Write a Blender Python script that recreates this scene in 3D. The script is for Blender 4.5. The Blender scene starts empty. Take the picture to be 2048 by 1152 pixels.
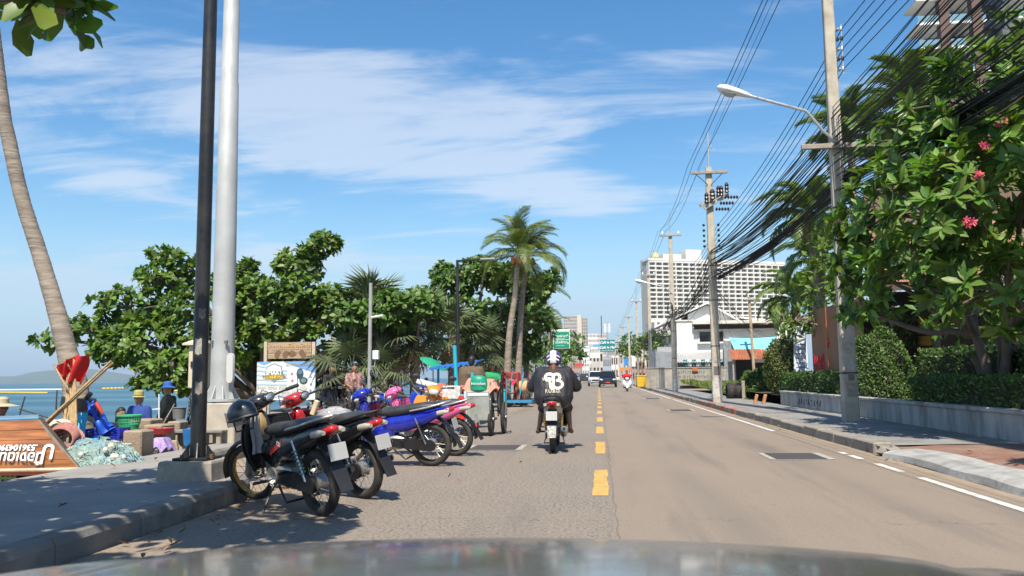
import bpy, bmesh, math, random
import numpy as np
from mathutils import Vector, Matrix, Euler
rad = math.radians
SC = bpy.context.scene
COL = SC.collection
# ---------------------------------------------------------------- camera
CAM = Vector((0, 0, 1.15)); FPX = 1640.0
CROT = Matrix.Rotation(rad(5.95), 3, 'Z') @ Matrix.Rotation(rad(96.2), 3, 'X') @ Matrix.Rotation(rad(-0.71), 3, 'Z')
cd = bpy.data.cameras.new('camera'); cam = bpy.data.objects.new('camera', cd); COL.objects.link(cam)
cam.matrix_world = Matrix.Translation(CAM) @ CROT.to_4x4()
cd.sensor_width = 36; cd.lens = 36 * FPX / 2048; cd.clip_start = 0.05; cd.clip_end = 30000
cd.dof.use_dof = True; cd.dof.focus_distance = 14; cd.dof.aperture_fstop = 6.3
SC.camera = cam
# ---------------------------------------------------------------- light
SUNV = Vector((0.004, -0.56, 0.82)).normalized()
sl = bpy.data.lights.new('sun', 'SUN'); sl.energy = 5.0; sl.angle = rad(0.53); sl.color = (1, .92, .79)
so = bpy.data.objects.new('sun', sl); COL.objects.link(so)
so.rotation_euler = SUNV.to_track_quat('Z', 'Y').to_euler(); so.location = (0, 0, 30)
W = bpy.data.worlds.new('World'); SC.world = W; W.use_nodes = True
SC.view_settings.view_transform = 'Standard'; SC.view_settings.look = 'None'
SC.view_settings.exposure = 0.64; SC.view_settings.gamma = 1
SC.render.engine = 'CYCLES'
SC.cycles.max_bounces = 7; SC.cycles.diffuse_bounces = 3; SC.cycles.glossy_bounces = 3; SC.cycles.transparent_max_bounces = 10
SC.cycles.transmission_bounces = 4; SC.cycles.pixel_filter_width = 1.25
def world_nodes():
    nt = W.node_tree; N = nt.nodes; L = nt.links; N.clear()
    def n(t, **k):
        o = N.new(t)
        for a, b in k.items(): setattr(o, a, b)
        return o
    def math_(op, a, b=None, c=None, clamp=False):
        m = n('ShaderNodeMath', operation=op); m.use_clamp = clamp
        for i, v in enumerate((a, b, c)):
            if v is None: continue
            if isinstance(v, (int, float)): m.inputs[i].default_value = v
            else: L.new(v, m.inputs[i])
        return m.outputs[0]
    sky = n('ShaderNodeTexSky', sky_type='NISHITA'); sky.sun_disc = False
    sky.sun_elevation = math.asin(SUNV.z); sky.sun_rotation = math.atan2(SUNV.x, SUNV.y)
    sky.altitude = 10; sky.air_density = 1.25; sky.dust_density = .6; sky.ozone_density = 3.2
    bg = n('ShaderNodeBackground'); bg.inputs[1].default_value = .105
    hs = n('ShaderNodeHueSaturation'); hs.inputs['Saturation'].default_value = 1.32; hs.inputs['Value'].default_value = 1.0
    L.new(sky.outputs[0], hs.inputs['Color']); L.new(hs.outputs[0], bg.inputs[0])
    tc = n('ShaderNodeTexCoord'); nm = n('ShaderNodeVectorMath', operation='NORMALIZE'); L.new(tc.outputs['Generated'], nm.inputs[0])
    sp = n('ShaderNodeSeparateXYZ'); L.new(nm.outputs[0], sp.inputs[0])
    x, y, z = sp.outputs
    az = math_('ARCTAN2', x, y); el = math_('ARCSINE', z)
    zz = math_('ADD', math_('MAXIMUM', z, 0), .10)
    cb = n('ShaderNodeCombineXYZ'); L.new(math_('DIVIDE', x, zz), cb.inputs[0]); L.new(math_('DIVIDE', y, zz), cb.inputs[1])
    def noise(scale, det, rough, dist, off, sc=(1, 1, 1), rot=0):
        mp = n('ShaderNodeMapping'); L.new(cb.outputs[0], mp.inputs[0]); mp.inputs['Location'].default_value = off
        mp.inputs['Scale'].default_value = sc; mp.inputs['Rotation'].default_value = (0, 0, rot)
        t = n('ShaderNodeTexNoise'); L.new(mp.outputs[0], t.inputs['Vector'])
        t.inputs['Scale'].default_value = scale; t.inputs['Detail'].default_value = det; t.inputs['Roughness'].default_value = rough; t.inputs['Distortion'].default_value = dist
        return t.outputs[0]
    fine = noise(1.5, 9, .6, .8, (3.1, 1.7, .4), (.75, 1.5, 1), rad(12))
    streak = noise(3.2, 8, .65, 1.2, (1.3, 5.7, .2), (.35, 1.6, 1), rad(-14))
    big = noise(.42, 4, .55, .5, (7.3, 2.2, 0), (.6, 1.3, 1), rad(8))
    # cloud banks: soft ellipses in azimuth / elevation, broken up by the noises
    def bank(a, e, ra, re, tilt, amt):
        da = math_('SUBTRACT', az, rad(a)); de = math_('SUBTRACT', math_('SUBTRACT', el, rad(e)), math_('MULTIPLY', da, tilt))
        q = math_('ADD', math_('POWER', math_('DIVIDE', da, rad(ra)), 2.0), math_('POWER', math_('DIVIDE', de, rad(re)), 2.0))
        return math_('MULTIPLY', math_('SUBTRACT', 1.0, math_('MINIMUM', q, 1.0)), amt)
    tot = None
    for b in BANKS:
        v = bank(*b); tot = v if tot is None else math_('MAXIMUM', tot, v)
    m = math_('ADD', math_('MULTIPLY', tot, .56), math_('MULTIPLY', math_('SUBTRACT', fine, .5), 2.1))
    m = math_('ADD', m, math_('MULTIPLY', math_('SUBTRACT', streak, .5), 1.0))
    m = math_('ADD', m, math_('MULTIPLY', math_('SUBTRACT', big, .52), 1.3))
    m = math_('MULTIPLY', math_('ADD', m, .04), 1.55, clamp=True)
    ss = n('ShaderNodeMapRange', interpolation_type='SMOOTHSTEP'); L.new(m, ss.inputs[0])
    ss.inputs[3].default_value = 0; ss.inputs[4].default_value = .62
    cl = n('ShaderNodeBackground'); cl.inputs[0].default_value = (.60, .66, .75, 1); cl.inputs[1].default_value = .86
    mx = n('ShaderNodeMixShader'); L.new(ss.outputs[0], mx.inputs[0]); L.new(bg.outputs[0], mx.inputs[1]); L.new(cl.outputs[0], mx.inputs[2])
    # thin pale veil low over the sea
    ve = n('ShaderNodeMapRange', interpolation_type='SMOOTHERSTEP'); L.new(el, ve.inputs[0]); ve.inputs[1].default_value = rad(14); ve.inputs[2].default_value = rad(-1)
    ve.inputs[3].default_value = 0; ve.inputs[4].default_value = .85
    vb = n('ShaderNodeBackground'); vb.inputs[0].default_value = (.36, .53, .74, 1); vb.inputs[1].default_value = .78
    m2 = n('ShaderNodeMixShader'); L.new(ve.outputs[0], m2.inputs[0]); L.new(mx.outputs[0], m2.inputs[1]); L.new(vb.outputs[0], m2.inputs[2])
    out = n('ShaderNodeOutputWorld'); L.new(m2.outputs[0], out.inputs[0])
# azimuth (deg, + right of the road), elevation, half sizes, tilt, amount
BANKS = [(-17, 17.5, 20, 5.5, -.16, 1.0), (-4, 13.5, 9, 2.6, -.15, 1.0), (-31, 13.2, 12, 2.2, -.1, .75), (-38, 20, 14, 4, -.1, .6), (-20, 7.5, 16, 2.4, -.05, .7),
         (-34, 6, 14, 1.5, 0, .6), (0, 5, 14, 2.0, 0, .7), (14, 24, 10, 3, .3, .55), (60, 18, 25, 6, .1, .8), (-85, 20, 25, 6, -.1, .8), (130, 25, 30, 8, .1, .8), (-150, 22, 30, 7, 0, .8)]
world_nodes()
W.cycles.sampling_method = 'MANUAL'; W.cycles.sample_map_resolution = 256

# ---------------------------------------------------------------- helpers
def at(px, py, Y):
    """the point at depth Y (metres along the road) seen in the photograph at px, py"""
    d = CROT @ Vector(((px - 1024) / FPX, -(py - 576) / FPX, -1))
    return CAM + d * (Y / d.y)
def gp(px, py, z=0.0):
    d = CROT @ Vector(((px - 1024) / FPX, -(py - 576) / FPX, -1))
    return CAM + d * ((z - CAM.z) / d.z)
_uid = [0]
class MB:
    def __init__(s): s.v = []; s.f = []
    def add(s, vs, fs, M=None):
        o = len(s.v)
        if M is not None: vs = [M @ Vector(p) for p in vs]
        s.v.extend([tuple(p) for p in vs]); s.f.extend([tuple(i + o for i in f) for f in fs]); return s
    def box(s, c, d, rz=0, M=None, b=0.0):
        x, y, z = d[0] / 2, d[1] / 2, d[2] / 2
        T = Matrix.Translation(Vector(c)) @ Matrix.Rotation(rz, 4, 'Z')
        if M is not None: T = M @ T
        if b <= 0:
            vs = [(i, j, k) for i in (-x, x) for j in (-y, y) for k in (-z, z)]
            return s.add(vs, [(0, 1, 3, 2), (4, 6, 7, 5), (0, 4, 5, 1), (2, 3, 7, 6), (0, 2, 6, 4), (1, 5, 7, 3)], T)
        b = min(b, x * .9, y * .9, z * .9)
        bm = bmesh.new(); bmesh.ops.create_cube(bm, size=1)
        for v in bm.verts: v.co = Vector((v.co.x * 2 * x, v.co.y * 2 * y, v.co.z * 2 * z))
        bmesh.ops.bevel(bm, geom=bm.edges[:], offset=b, segments=1, affect='EDGES')
        bm.verts.ensure_lookup_table()
        s.add([v.co for v in bm.verts], [[v.index for v in f.verts] for f in bm.faces], T); bm.free(); return s
    def tube(s, pts, r, n=8, caps=True, closed=False, flat=1.0):
        P = [Vector(p) for p in pts]; k = len(P); R = r if hasattr(r, '__len__') else [r] * k
        up = None; rings = []
        for i in range(k):
            a = P[(i - 1) % k] if (i > 0 or closed) else P[i]; b = P[(i + 1) % k] if (i < k - 1 or closed) else P[i]
            t = (b - a)
            if t.length < 1e-9: t = Vector((0, 0, 1))
            t.normalize()
            if up is None:
                up = Vector((0, 0, 1)) if abs(t.z) < .9 else Vector((1, 0, 0))
            u = up - t * up.dot(t)
            if u.length < 1e-6: u = t.orthogonal()
            u.normalize(); w = t.cross(u); up = u
            rings.append([P[i] + (u * math.cos(2 * math.pi * j / n) + w * math.sin(2 * math.pi * j / n) * flat) * R[i] for j in range(n)])
        return s.loft(rings, caps, closed)
    def loft(s, rings, caps=True, closed=False):
        n = len(rings[0]); vs = [p for r in rings for p in r]; fs = []; k = len(rings)
        for i in range(k if closed else k - 1):
            for j in range(n):
                a, b = i * n, ((i + 1) % k) * n; fs.append((a + j, a + (j + 1) % n, b + (j + 1) % n, b + j))
        if caps and not closed:
            fs.append(tuple(range(n))[::-1]); fs.append(tuple(range((k - 1) * n, k * n)))
        return s.add(vs, fs)
    def lathe(s, prof, n=20, M=None, caps=False, closed=False):
        vs = []; fs = []; k = len(prof)
        for r, z in prof:
            for j in range(n):
                a = 2 * math.pi * j / n; vs.append((r * math.cos(a), r * math.sin(a), z))
        for i in range(k if closed else k - 1):
            for j in range(n):
                a, b = i * n, ((i + 1) % k) * n; fs.append((a + j, a + (j + 1) % n, b + (j + 1) % n, b + j))
        if caps: fs.append(tuple(range(n))[::-1]); fs.append(tuple(range((k - 1) * n, k * n)))
        return s.add(vs, fs, M)
    def prism(s, poly, h, M=None, z0=0):
        n = len(poly); vs = [(x, y, z0) for x, y in poly] + [(x, y, z0 + h) for x, y in poly]
        fs = [tuple(range(n))[::-1], tuple(range(n, 2 * n))] + [(i, (i + 1) % n, n + (i + 1) % n, n + i) for i in range(n)]
        return s.add(vs, fs, M)
    def grid(s, fn, nu, nv, closed_u=False):
        vs = [fn(i / (nu if closed_u else nu - 1), j / (nv - 1)) for j in range(nv) for i in range(nu)]; fs = []
        for j in range(nv - 1):
            for i in range(nu if closed_u else nu - 1):
                fs.append((j * nu + i, j * nu + (i + 1) % nu, (j + 1) * nu + (i + 1) % nu, (j + 1) * nu + i))
        return s.add(vs, fs)
    def shell(s, fn, nu, nv, th):
        """grid sheet with real thickness"""
        m = MB().grid(fn, nu, nv); me = bpy.data.meshes.new('tmp'); me.from_pydata(m.v, [], m.f); bm = bmesh.new(); bm.from_mesh(me)
        bmesh.ops.recalc_face_normals(bm, faces=bm.faces[:]); bmesh.ops.solidify(bm, geom=bm.faces[:], thickness=th)
        bm.verts.ensure_lookup_table(); bm.verts.index_update()
        s.add([v.co.copy() for v in bm.verts], [[v.index for v in f.verts] for f in bm.faces]); bm.free(); bpy.data.meshes.remove(me); return s
    def mesh(s, name, mat, smooth=35):
        me = bpy.data.meshes.new(name); me.from_pydata(s.v, [], s.f)
        if mat is not None: me.materials.append(mat)
        bm = bmesh.new(); bm.from_mesh(me); bmesh.ops.recalc_face_normals(bm, faces=bm.faces[:]); bm.to_mesh(me); bm.free()
        if smooth:
            me.polygons.foreach_set('use_smooth', [True] * len(me.polygons)); me.set_sharp_from_angle(angle=rad(smooth))
        return me
    def obj(s, name, mat, parent=None, smooth=35, kind=None, label=None, loc=None, rot=None):
        return link(name, s.mesh(name, mat, smooth), parent, kind, label, loc, rot)
def link(name, me, parent=None, kind=None, label=None, loc=None, rot=None):
    o = bpy.data.objects.new(name, me); COL.objects.link(o)
    if parent is not None: o.parent = parent
    if kind: o['kind'] = kind
    if label: o['label'] = label
    if loc is not None: o.location = loc
    if rot is not None: o.rotation_euler = rot
    return o
def tag(o, label, cat, group=None):
    o['label'] = label; o['category'] = cat
    if group: o['group'] = group
    return o
def thing(name, label, cat, loc=(0, 0, 0), rz=0, group=None, rot=None):
    o = bpy.data.objects.new(name, None); COL.objects.link(o); o.empty_display_size = .2
    o.location = loc; o.rotation_euler = rot if rot is not None else (0, 0, rz)
    return tag(o, label, cat, group)
def struct(o): o['kind'] = 'structure'; return o
def copy_tree(o, parent=None):
    c = o.copy(); COL.objects.link(c); c.parent = parent
    for ch in o.children: copy_tree(ch, c)
    return c
def fast(name, V, Fq, mat, smooth=True):
    """mesh from numpy vertices (n,3) and faces (m,k)"""
    me = bpy.data.meshes.new(name); V = np.asarray(V, dtype=np.float32); Fq = np.asarray(Fq, dtype=np.int32); k = Fq.shape[1]
    me.vertices.add(len(V)); me.vertices.foreach_set('co', V.ravel())
    me.loops.add(Fq.size); me.loops.foreach_set('vertex_index', Fq.ravel())
    me.polygons.add(len(Fq)); me.polygons.foreach_set('loop_start', np.arange(0, Fq.size, k, dtype=np.int32))
    me.polygons.foreach_set('use_smooth', np.full(len(Fq), smooth)); me.update(calc_edges=True)
    if mat is not None: me.materials.append(mat)
    return me
def scatter(tv, tf, mats):
    """copies of template tv (k,3), tf (m,q) under (n,4,4) matrices"""
    mats = np.asarray(mats); n = len(mats); k = len(tv)
    h = np.concatenate([np.asarray(tv, float), np.ones((k, 1))], 1)
    V = np.einsum('nij,kj->nki', mats, h)[:, :, :3].reshape(-1, 3)
    Fq = (np.asarray(tf)[None] + (np.arange(n) * k)[:, None, None]).reshape(-1, len(tf[0]))
    return V, Fq
def frame(pos, fwd, up, s=1.0, sw=None):
    """matrix: local x = fwd, local z = up-ish, uniform scale (sw scales the width y)"""
    f = Vector(fwd).normalized(); u = Vector(up); u = u - f * u.dot(f)
    if u.length < 1e-5: u = f.orthogonal()
    u.normalize(); w = u.cross(f); sw = s if sw is None else sw
    return Matrix(((f.x * s, w.x * sw, u.x * s, pos[0]), (f.y * s, w.y * sw, u.y * s, pos[1]), (f.z * s, w.z * sw, u.z * s, pos[2]), (0, 0, 0, 1)))
_fonts = {}
def text(s, size, M, name, mat, parent=None, depth=.002, bold=0, kind=None, sx=1.0, align='CENTER', shear=0, label=None):
    cu = bpy.data.curves.new('tx', 'FONT'); cu.body = s; cu.size = size; cu.extrude = depth; cu.align_x = align; cu.align_y = 'CENTER'; cu.offset = bold; cu.shear = shear; cu.resolution_u = 3
    o = bpy.data.objects.new('tx', cu); COL.objects.link(o); dg = bpy.context.evaluated_depsgraph_get()
    me = bpy.data.meshes.new_from_object(o.evaluated_get(dg)); bpy.data.objects.remove(o); bpy.data.curves.remove(cu)
    me.transform(M @ Matrix.Diagonal((sx, 1, 1, 1))); me.materials.clear(); me.materials.append(mat); me.name = name
    return link(name, me, parent, kind, label)
def front_M(c, yaw=0.0, tilt=0.0, roll=0.0):
    """text plane standing up, facing -Y, at c"""
    return Matrix.Translation(Vector(c)) @ Matrix.Rotation(yaw, 4, 'Z') @ Matrix.Rotation(rad(90) + tilt, 4, 'X') @ Matrix.Rotation(roll, 4, 'Z')
# ---------------------------------------------------------------- materials
_m = {}
def mat(name, col, rough=.6, metal=0.0, var=.12, scale=6.0, bump=0.0, bscale=40.0, coat=0.0, trans=0.0, spec=.5, stain=None, stain_amt=.0, stain_scale=1.2, island=0.0, alpha=1.0, stretch=None):
    if name in _m: return _m[name]
    m = bpy.data.materials.new(name); m.use_nodes = True; nt = m.node_tree; N = nt.nodes; L = nt.links
    b = N['Principled BSDF']; _m[name] = m
    b.inputs['Roughness'].default_value = rough; b.inputs['Metallic'].default_value = metal; b.inputs['Specular IOR Level'].default_value = spec
    b.inputs['Coat Weight'].default_value = coat; b.inputs['Coat Roughness'].default_value = .08
    if alpha < 1: b.inputs['Alpha'].default_value = alpha
    tc = N.new('ShaderNodeTexCoord'); vec = tc.outputs['Object']
    if stretch:
        mp = N.new('ShaderNodeMapping'); mp.inputs['Scale'].default_value = stretch; L.new(vec, mp.inputs[0]); vec = mp.outputs[0]
    def noise(sc, det=5, ro=.6):
        t = N.new('ShaderNodeTexNoise'); t.inputs['Scale'].default_value = sc; t.inputs['Detail'].default_value = det; t.inputs['Roughness'].default_value = ro
        L.new(vec, t.inputs['Vector']); return t.outputs[0]
    def mr(v, a, c, lo=.3, hi=.7):
        r = N.new('ShaderNodeMapRange'); r.inputs[1].default_value = lo; r.inputs[2].default_value = hi; r.inputs[3].default_value = a; r.inputs[4].default_value = c; L.new(v, r.inputs[0]); return r.outputs[0]
    col = (*col, 1)
    cur = None
    if var > 0 or island > 0 or stain:
        hv = N.new('ShaderNodeHueSaturation'); hv.inputs['Color'].default_value = col
        val = mr(noise(scale), 1 - var, 1 + var)
        if island > 0:
            g = N.new('ShaderNodeNewGeometry'); q = mr(g.outputs['Random Per Island'], 1 - island, 1 + island, 0, 1)
            mm = N.new('ShaderNodeMath'); mm.operation = 'MULTIPLY'; L.new(val, mm.inputs[0]); L.new(q, mm.inputs[1]); val = mm.outputs[0]
            oi = N.new('ShaderNodeObjectInfo'); h = N.new('ShaderNodeMath'); h.operation = 'ADD'; L.new(g.outputs['Random Per Island'], h.inputs[0]); L.new(oi.outputs['Random'], h.inputs[1])
            fr = N.new('ShaderNodeMath'); fr.operation = 'FRACT'; L.new(h.outputs[0], fr.inputs[0]); L.new(mr(fr.outputs[0], .5 - island * .07, .5 + island * .07, 0, 1), hv.inputs['Hue'])
        L.new(val, hv.inputs['Value']); cur = hv.outputs[0]
        if stain:
            mx = N.new('ShaderNodeMix'); mx.data_type = 'RGBA'; L.new(mr(noise(stain_scale, 8, .65), 0, stain_amt, .45, .68), mx.inputs[0]); L.new(cur, mx.inputs[6]); mx.inputs[7].default_value = (*stain, 1); cur = mx.outputs[2]
        L.new(cur, b.inputs['Base Color'])
    else: b.inputs['Base Color'].default_value = col
    if rough > .12 and metal < 1: L.new(mr(noise(scale * 2.3), max(0, rough - .08), min(1, rough + .1)), b.inputs['Roughness'])
    if bump > 0:
        bp = N.new('ShaderNodeBump'); bp.inputs['Strength'].default_value = bump; bp.inputs['Distance'].default_value = .02; L.new(noise(bscale, 6), bp.inputs['Height']); L.new(bp.outputs[0], b.inputs['Normal'])
    if trans > 0:
        t = N.new('ShaderNodeBsdfTranslucent'); ms = N.new('ShaderNodeMixShader'); ms.inputs[0].default_value = trans
        if cur is not None:
            br = N.new('ShaderNodeMix'); br.data_type = 'RGBA'; br.blend_type = 'MULTIPLY'; br.inputs[0].default_value = 1; L.new(cur, br.inputs[6]); br.inputs[7].default_value = (1.5, 1.7, .6, 1); L.new(br.outputs[2], t.inputs[0])
        else: t.inputs[0].default_value = col
        L.new(b.outputs[0], ms.inputs[1]); L.new(t.outputs[0], ms.inputs[2]); L.new(ms.outputs[0], N['Material Output'].inputs[0])
    return m
def emit_off(): pass
def hexc(r, g, b):
    f = lambda c: (c / 255 / 12.92) if c <= 10 else ((c / 255 + .055) / 1.055) ** 2.4
    return (f(r), f(g), f(b))
concrete = mat('concrete', (.36, .34, .30), .85, var=.18, scale=3, bump=.25, bscale=30, stain=(.14, .13, .11), stain_amt=.5)
black_plastic = mat('black_plastic', (.018, .018, .02), .42, var=.2, scale=12)
rubber = mat('rubber', (.022, .021, .02), .8, var=.25, scale=14, bump=.2, bscale=90, stain=(.10, .085, .07), stain_amt=.45, stain_scale=6)
steel = mat('steel', (.5, .5, .5), .35, 1, var=.1)
dull_metal = mat('dull_metal', (.25, .24, .23), .5, .8, var=.25, scale=10, stain=(.08, .06, .04), stain_amt=.5, stain_scale=5)
chrome = mat('chrome', (.72, .72, .72), .12, 1, var=.05)
black_metal = mat('black_metal', (.02, .02, .022), .45, .3, var=.2)
glass_dark = mat('glass_dark', (.012, .014, .016), .06, var=0, spec=.6)
white_paint = mat('white_paint', (.78, .77, .74), .45, var=.06)
wood = mat('wood', (.23, .15, .085), .75, var=.3, scale=5, bump=.3, bscale=20, stretch=(1, 1, 6))
grey_wood = mat('grey_wood', (.30, .26, .21), .85, var=.3, scale=5, bump=.3, bscale=22, stretch=(1, 1, 5))
skin = mat('skin', (.30, .16, .09), .55, var=.08)
dark_hair = mat('dark_hair', (.012, .010, .009), .5, var=.2)
# ================================================================ ground, road, kerbs, sea
def plane(name, x0, x1, y0, y1, z, m, nx=1, ny=1, zf=None, parent=None):
    b = MB().grid(lambda u, v: (x0 + (x1 - x0) * u, y0 + (y1 - y0) * v, z if zf is None else zf(x0 + (x1 - x0) * u, y0 + (y1 - y0) * v)), nx + 1, ny + 1)
    return b.obj(name, m, parent)
def road_mat():
    m = bpy.data.materials.new('road_asphalt'); m.use_nodes = True; nt = m.node_tree; N = nt.nodes; L = nt.links; b = N['Principled BSDF']
    tc = N.new('ShaderNodeTexCoord'); V = tc.outputs['Object']; sp = N.new('ShaderNodeSeparateXYZ'); L.new(V, sp.inputs[0])
    def noise(sc, det=4, ro=.6, st=None, dist=0):
        v = V
        if st:
            mp = N.new('ShaderNodeMapping'); mp.inputs['Scale'].default_value = st; L.new(V, mp.inputs[0]); v = mp.outputs[0]
        t = N.new('ShaderNodeTexNoise'); t.inputs['Scale'].default_value = sc; t.inputs['Detail'].default_value = det; t.inputs['Roughness'].default_value = ro; t.inputs['Distortion'].default_value = dist; L.new(v, t.inputs['Vector']); return t.outputs[0]
    def ma(op, a, c=None, clamp=False):
        q = N.new('ShaderNodeMath'); q.operation = op; q.use_clamp = clamp
        for i, v in enumerate((a, c)):
            if v is None: continue
            if isinstance(v, (int, float)): q.inputs[i].default_value = v
            else: L.new(v, q.inputs[i])
        return q.outputs[0]
    def mr(v, lo, hi, a=0., c=1.):
        r = N.new('ShaderNodeMapRange'); r.inputs[1].default_value = lo; r.inputs[2].default_value = hi; r.inputs[3].default_value = a; r.inputs[4].default_value = c; L.new(v, r.inputs[0]); return r.outputs[0]
    def mix(f, a, c, bt='MIX'):
        x = N.new('ShaderNodeMix'); x.data_type = 'RGBA'; x.blend_type = bt
        for i, v in ((0, f), (6, a), (7, c)):
            if isinstance(v, (int, float)): x.inputs[i].default_value = v
            elif isinstance(v, tuple): x.inputs[i].default_value = (*v, 1)
            else: L.new(v, x.inputs[i])
        return x.outputs[2]
    vo = N.new('ShaderNodeTexVoronoi'); vo.inputs['Scale'].default_value = 70; L.new(V, vo.inputs['Vector'])
    X = ma('ADD', sp.outputs[0], mr(noise(2.2, 3), .3, .7, -.02, .02))
    # coarse chippings on the old lane, smooth tan overlay right of the seam
    coarse = mix(mr(noise(34, 3, .75), .5, .585), (.235, .198, .160), (.078, .067, .057))
    coarse = mix(mr(vo.outputs['Distance'], .0, .35, .16, 0.), coarse, (.38, .345, .30))
    smooth = mix(mr(noise(38, 6, .8), .38, .62), (.255, .204, .156), (.180, .144, .112))
    smooth = mix(mr(noise(7, 6, .75), .63, .68, 0, .75), smooth, (.10, .086, .073))
    col = mix(mr(X, .10, .115), coarse, smooth)
    col = mix(mr(noise(.55, 5, .6), .35, .7, 0, .35), col, (.25, .205, .16))
    col = mix(mr(noise(1.0, 5, .65, (1.6, .12, 1)), .52, .70, 0, .6), col, (.125, .108, .092))
    # oily wheel paths worn along the lanes
    wp = ma('ABSOLUTE', ma('SUBTRACT', ma('ABSOLUTE', ma('SUBTRACT', sp.outputs[0], 1.75)), .75))
    col = mix(ma('MULTIPLY', mr(wp, .35, .0), mr(noise(.8, 4, .6, (1, .15, 1)), .4, .65, 0, .7)), col, (.125, .108, .093))
    # sand washed against the kerbs
    edge = ma('MAXIMUM', mr(sp.outputs[0], 3.35, 3.85), mr(sp.outputs[0], -2.6, -3.4))
    col = mix(ma('MULTIPLY', edge, mr(noise(2.5, 6, .7), .35, .6, .2, 1.)), col, (.31, .235, .16))
    # seam crack
    sd = ma('ABSOLUTE', ma('SUBTRACT', X, .115)); col = mix(mr(sd, .008, .002, 0, .6), col, (.06, .052, .046))
    # transverse cracks
    cy = ma('ADD', sp.outputs[1], mr(noise(1.1, 4, .7), .3, .7, -.25, .25)); pp = ma('PINGPONG', cy, 3.4)
    col = mix(ma('MULTIPLY', mr(pp, .014, .003), mr(noise(.9, 2), .45, .55, 0, .7)), col, (.05, .045, .04))
    L.new(col, b.inputs['Base Color']); b.inputs['Roughness'].default_value = .85
    bp = N.new('ShaderNodeBump'); bp.inputs['Strength'].default_value = .4; bp.inputs['Distance'].default_value = .008
    L.new(ma('ADD', noise(60, 4, .7), ma('MULTIPLY', vo.outputs['Distance'], .2)), bp.inputs['Height']); L.new(bp.outputs[0], b.inputs['Normal'])
    return m
M_road = road_mat()
M_land = mat('dry_earth', (.26, .21, .15), .95, var=.25, scale=.6, bump=.3, bscale=9, stain=(.09, .10, .05), stain_amt=.6, stain_scale=.2)
M_sand = mat('wet_sand', (.24, .20, .15), .9, var=.25, scale=1.5, bump=.4, bscale=14, stain=(.11, .09, .07), stain_amt=.6)
M_pave = mat('promenade_concrete', (.25, .225, .19), .9, var=.2, scale=1.1, bump=.2, bscale=40, stain=(.13, .115, .095), stain_amt=.6, stain_scale=.9)
M_walk = mat('sidewalk_concrete', (.23, .222, .21), .88, var=.2, scale=2.2, bump=.25, bscale=45, stain=(.13, .115, .1), stain_amt=.55, stain_scale=1.4)
M_kerb = mat('kerb_concrete', (.27, .245, .205), .9, var=.25, scale=4, bump=.5, bscale=18, stain=(.085, .075, .065), stain_amt=.75, stain_scale=2.4)
M_yel = mat('yellow_road_paint', (.58, .34, .08), .75, var=.2, scale=14, bump=.3, bscale=50, stain=(.22, .17, .11), stain_amt=.75, stain_scale=7)
M_wht = mat('white_road_paint', (.62, .59, .53), .75, var=.12, scale=14, stain=(.25, .22, .18), stain_amt=.7, stain_scale=7)
M_kred = mat('faded_red_kerb_paint', (.36, .10, .08), .8, var=.3, scale=12, stain=(.3, .26, .22), stain_amt=.9, stain_scale=8)
# land to the right of the beach edge, one sheet to the horizon; the beach side drops away to the sea
EDGE = [(-6.05, -60), (-6.05, 15.5), (-9.0, 20), (-12.5, 28), (-14, 45), (-16, 400), (-30, 12000)]
def beach_edge(y):
    for (x0, y0), (x1, y1) in zip(EDGE, EDGE[1:]):
        if y <= y1: return x0 + (x1 - x0) * (y - y0) / (y1 - y0)
    return -30
n = len(EDGE)
land = MB().add([(x, y, -.03) for x, y in EDGE] + [(9000, y, -.03) for x, y in EDGE] + [(x, y, -.6) for x, y in EDGE], [(i, n + i, n + i + 1, i + 1) for i in range(n - 1)] + [(i, i + 1, 2 * n + i + 1, 2 * n + i) for i in range(n - 1)])
struct(land.obj('ground', M_land, smooth=0))
SEA = -.95
def bz(d, y): return -.30 - .072 * d - .004 * d * d + .035 * math.sin(d * 1.7 + y * 1.3) + .03 * math.sin(y * .7 + 2)
ys = [-30 + k * 1.2 for k in range(60)] + [45 * 1.12 ** k for k in range(1, 48)]; nd = 30
b = MB(); b.add([(beach_edge(y) + .01 - 26 * (j / (nd - 1)) ** 1.4, y, bz(26 * (j / (nd - 1)) ** 1.4, y)) for y in ys for j in range(nd)], [(i * nd + j, i * nd + j + 1, (i + 1) * nd + j + 1, (i + 1) * nd + j) for i in range(len(ys) - 1) for j in range(nd - 1)])
struct(b.obj('beach', M_sand))
road = struct(MB().grid(lambda u, v: (-3.42 + 7.28 * u, -12 + 912 * v, .0), 2, 40).obj('road', M_road))
bay = struct(MB().add([(-3.42, 8.2, -.004), (-3.415, 15.6, -.004), (-5.55, 15.6, -.004), (-5.3, 9.8, -.004), (-4.5, 8.6, -.004)], [(0, 1, 2, 3, 4)]).obj('parking_bay', M_road))
pe = [(-6.03, 15.55), (-8.95, 20.02), (-12.4, 28), (-13.9, 45), (-15.8, 400)]
struct(MB().add([(x, y, -.008) for x, y in pe] + [(-3.40, y, -.008) for x, y in pe], [(i, 5 + i, 6 + i, i + 1) for i in range(4)]).obj('promenade', M_pave, smooth=0))
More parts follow.
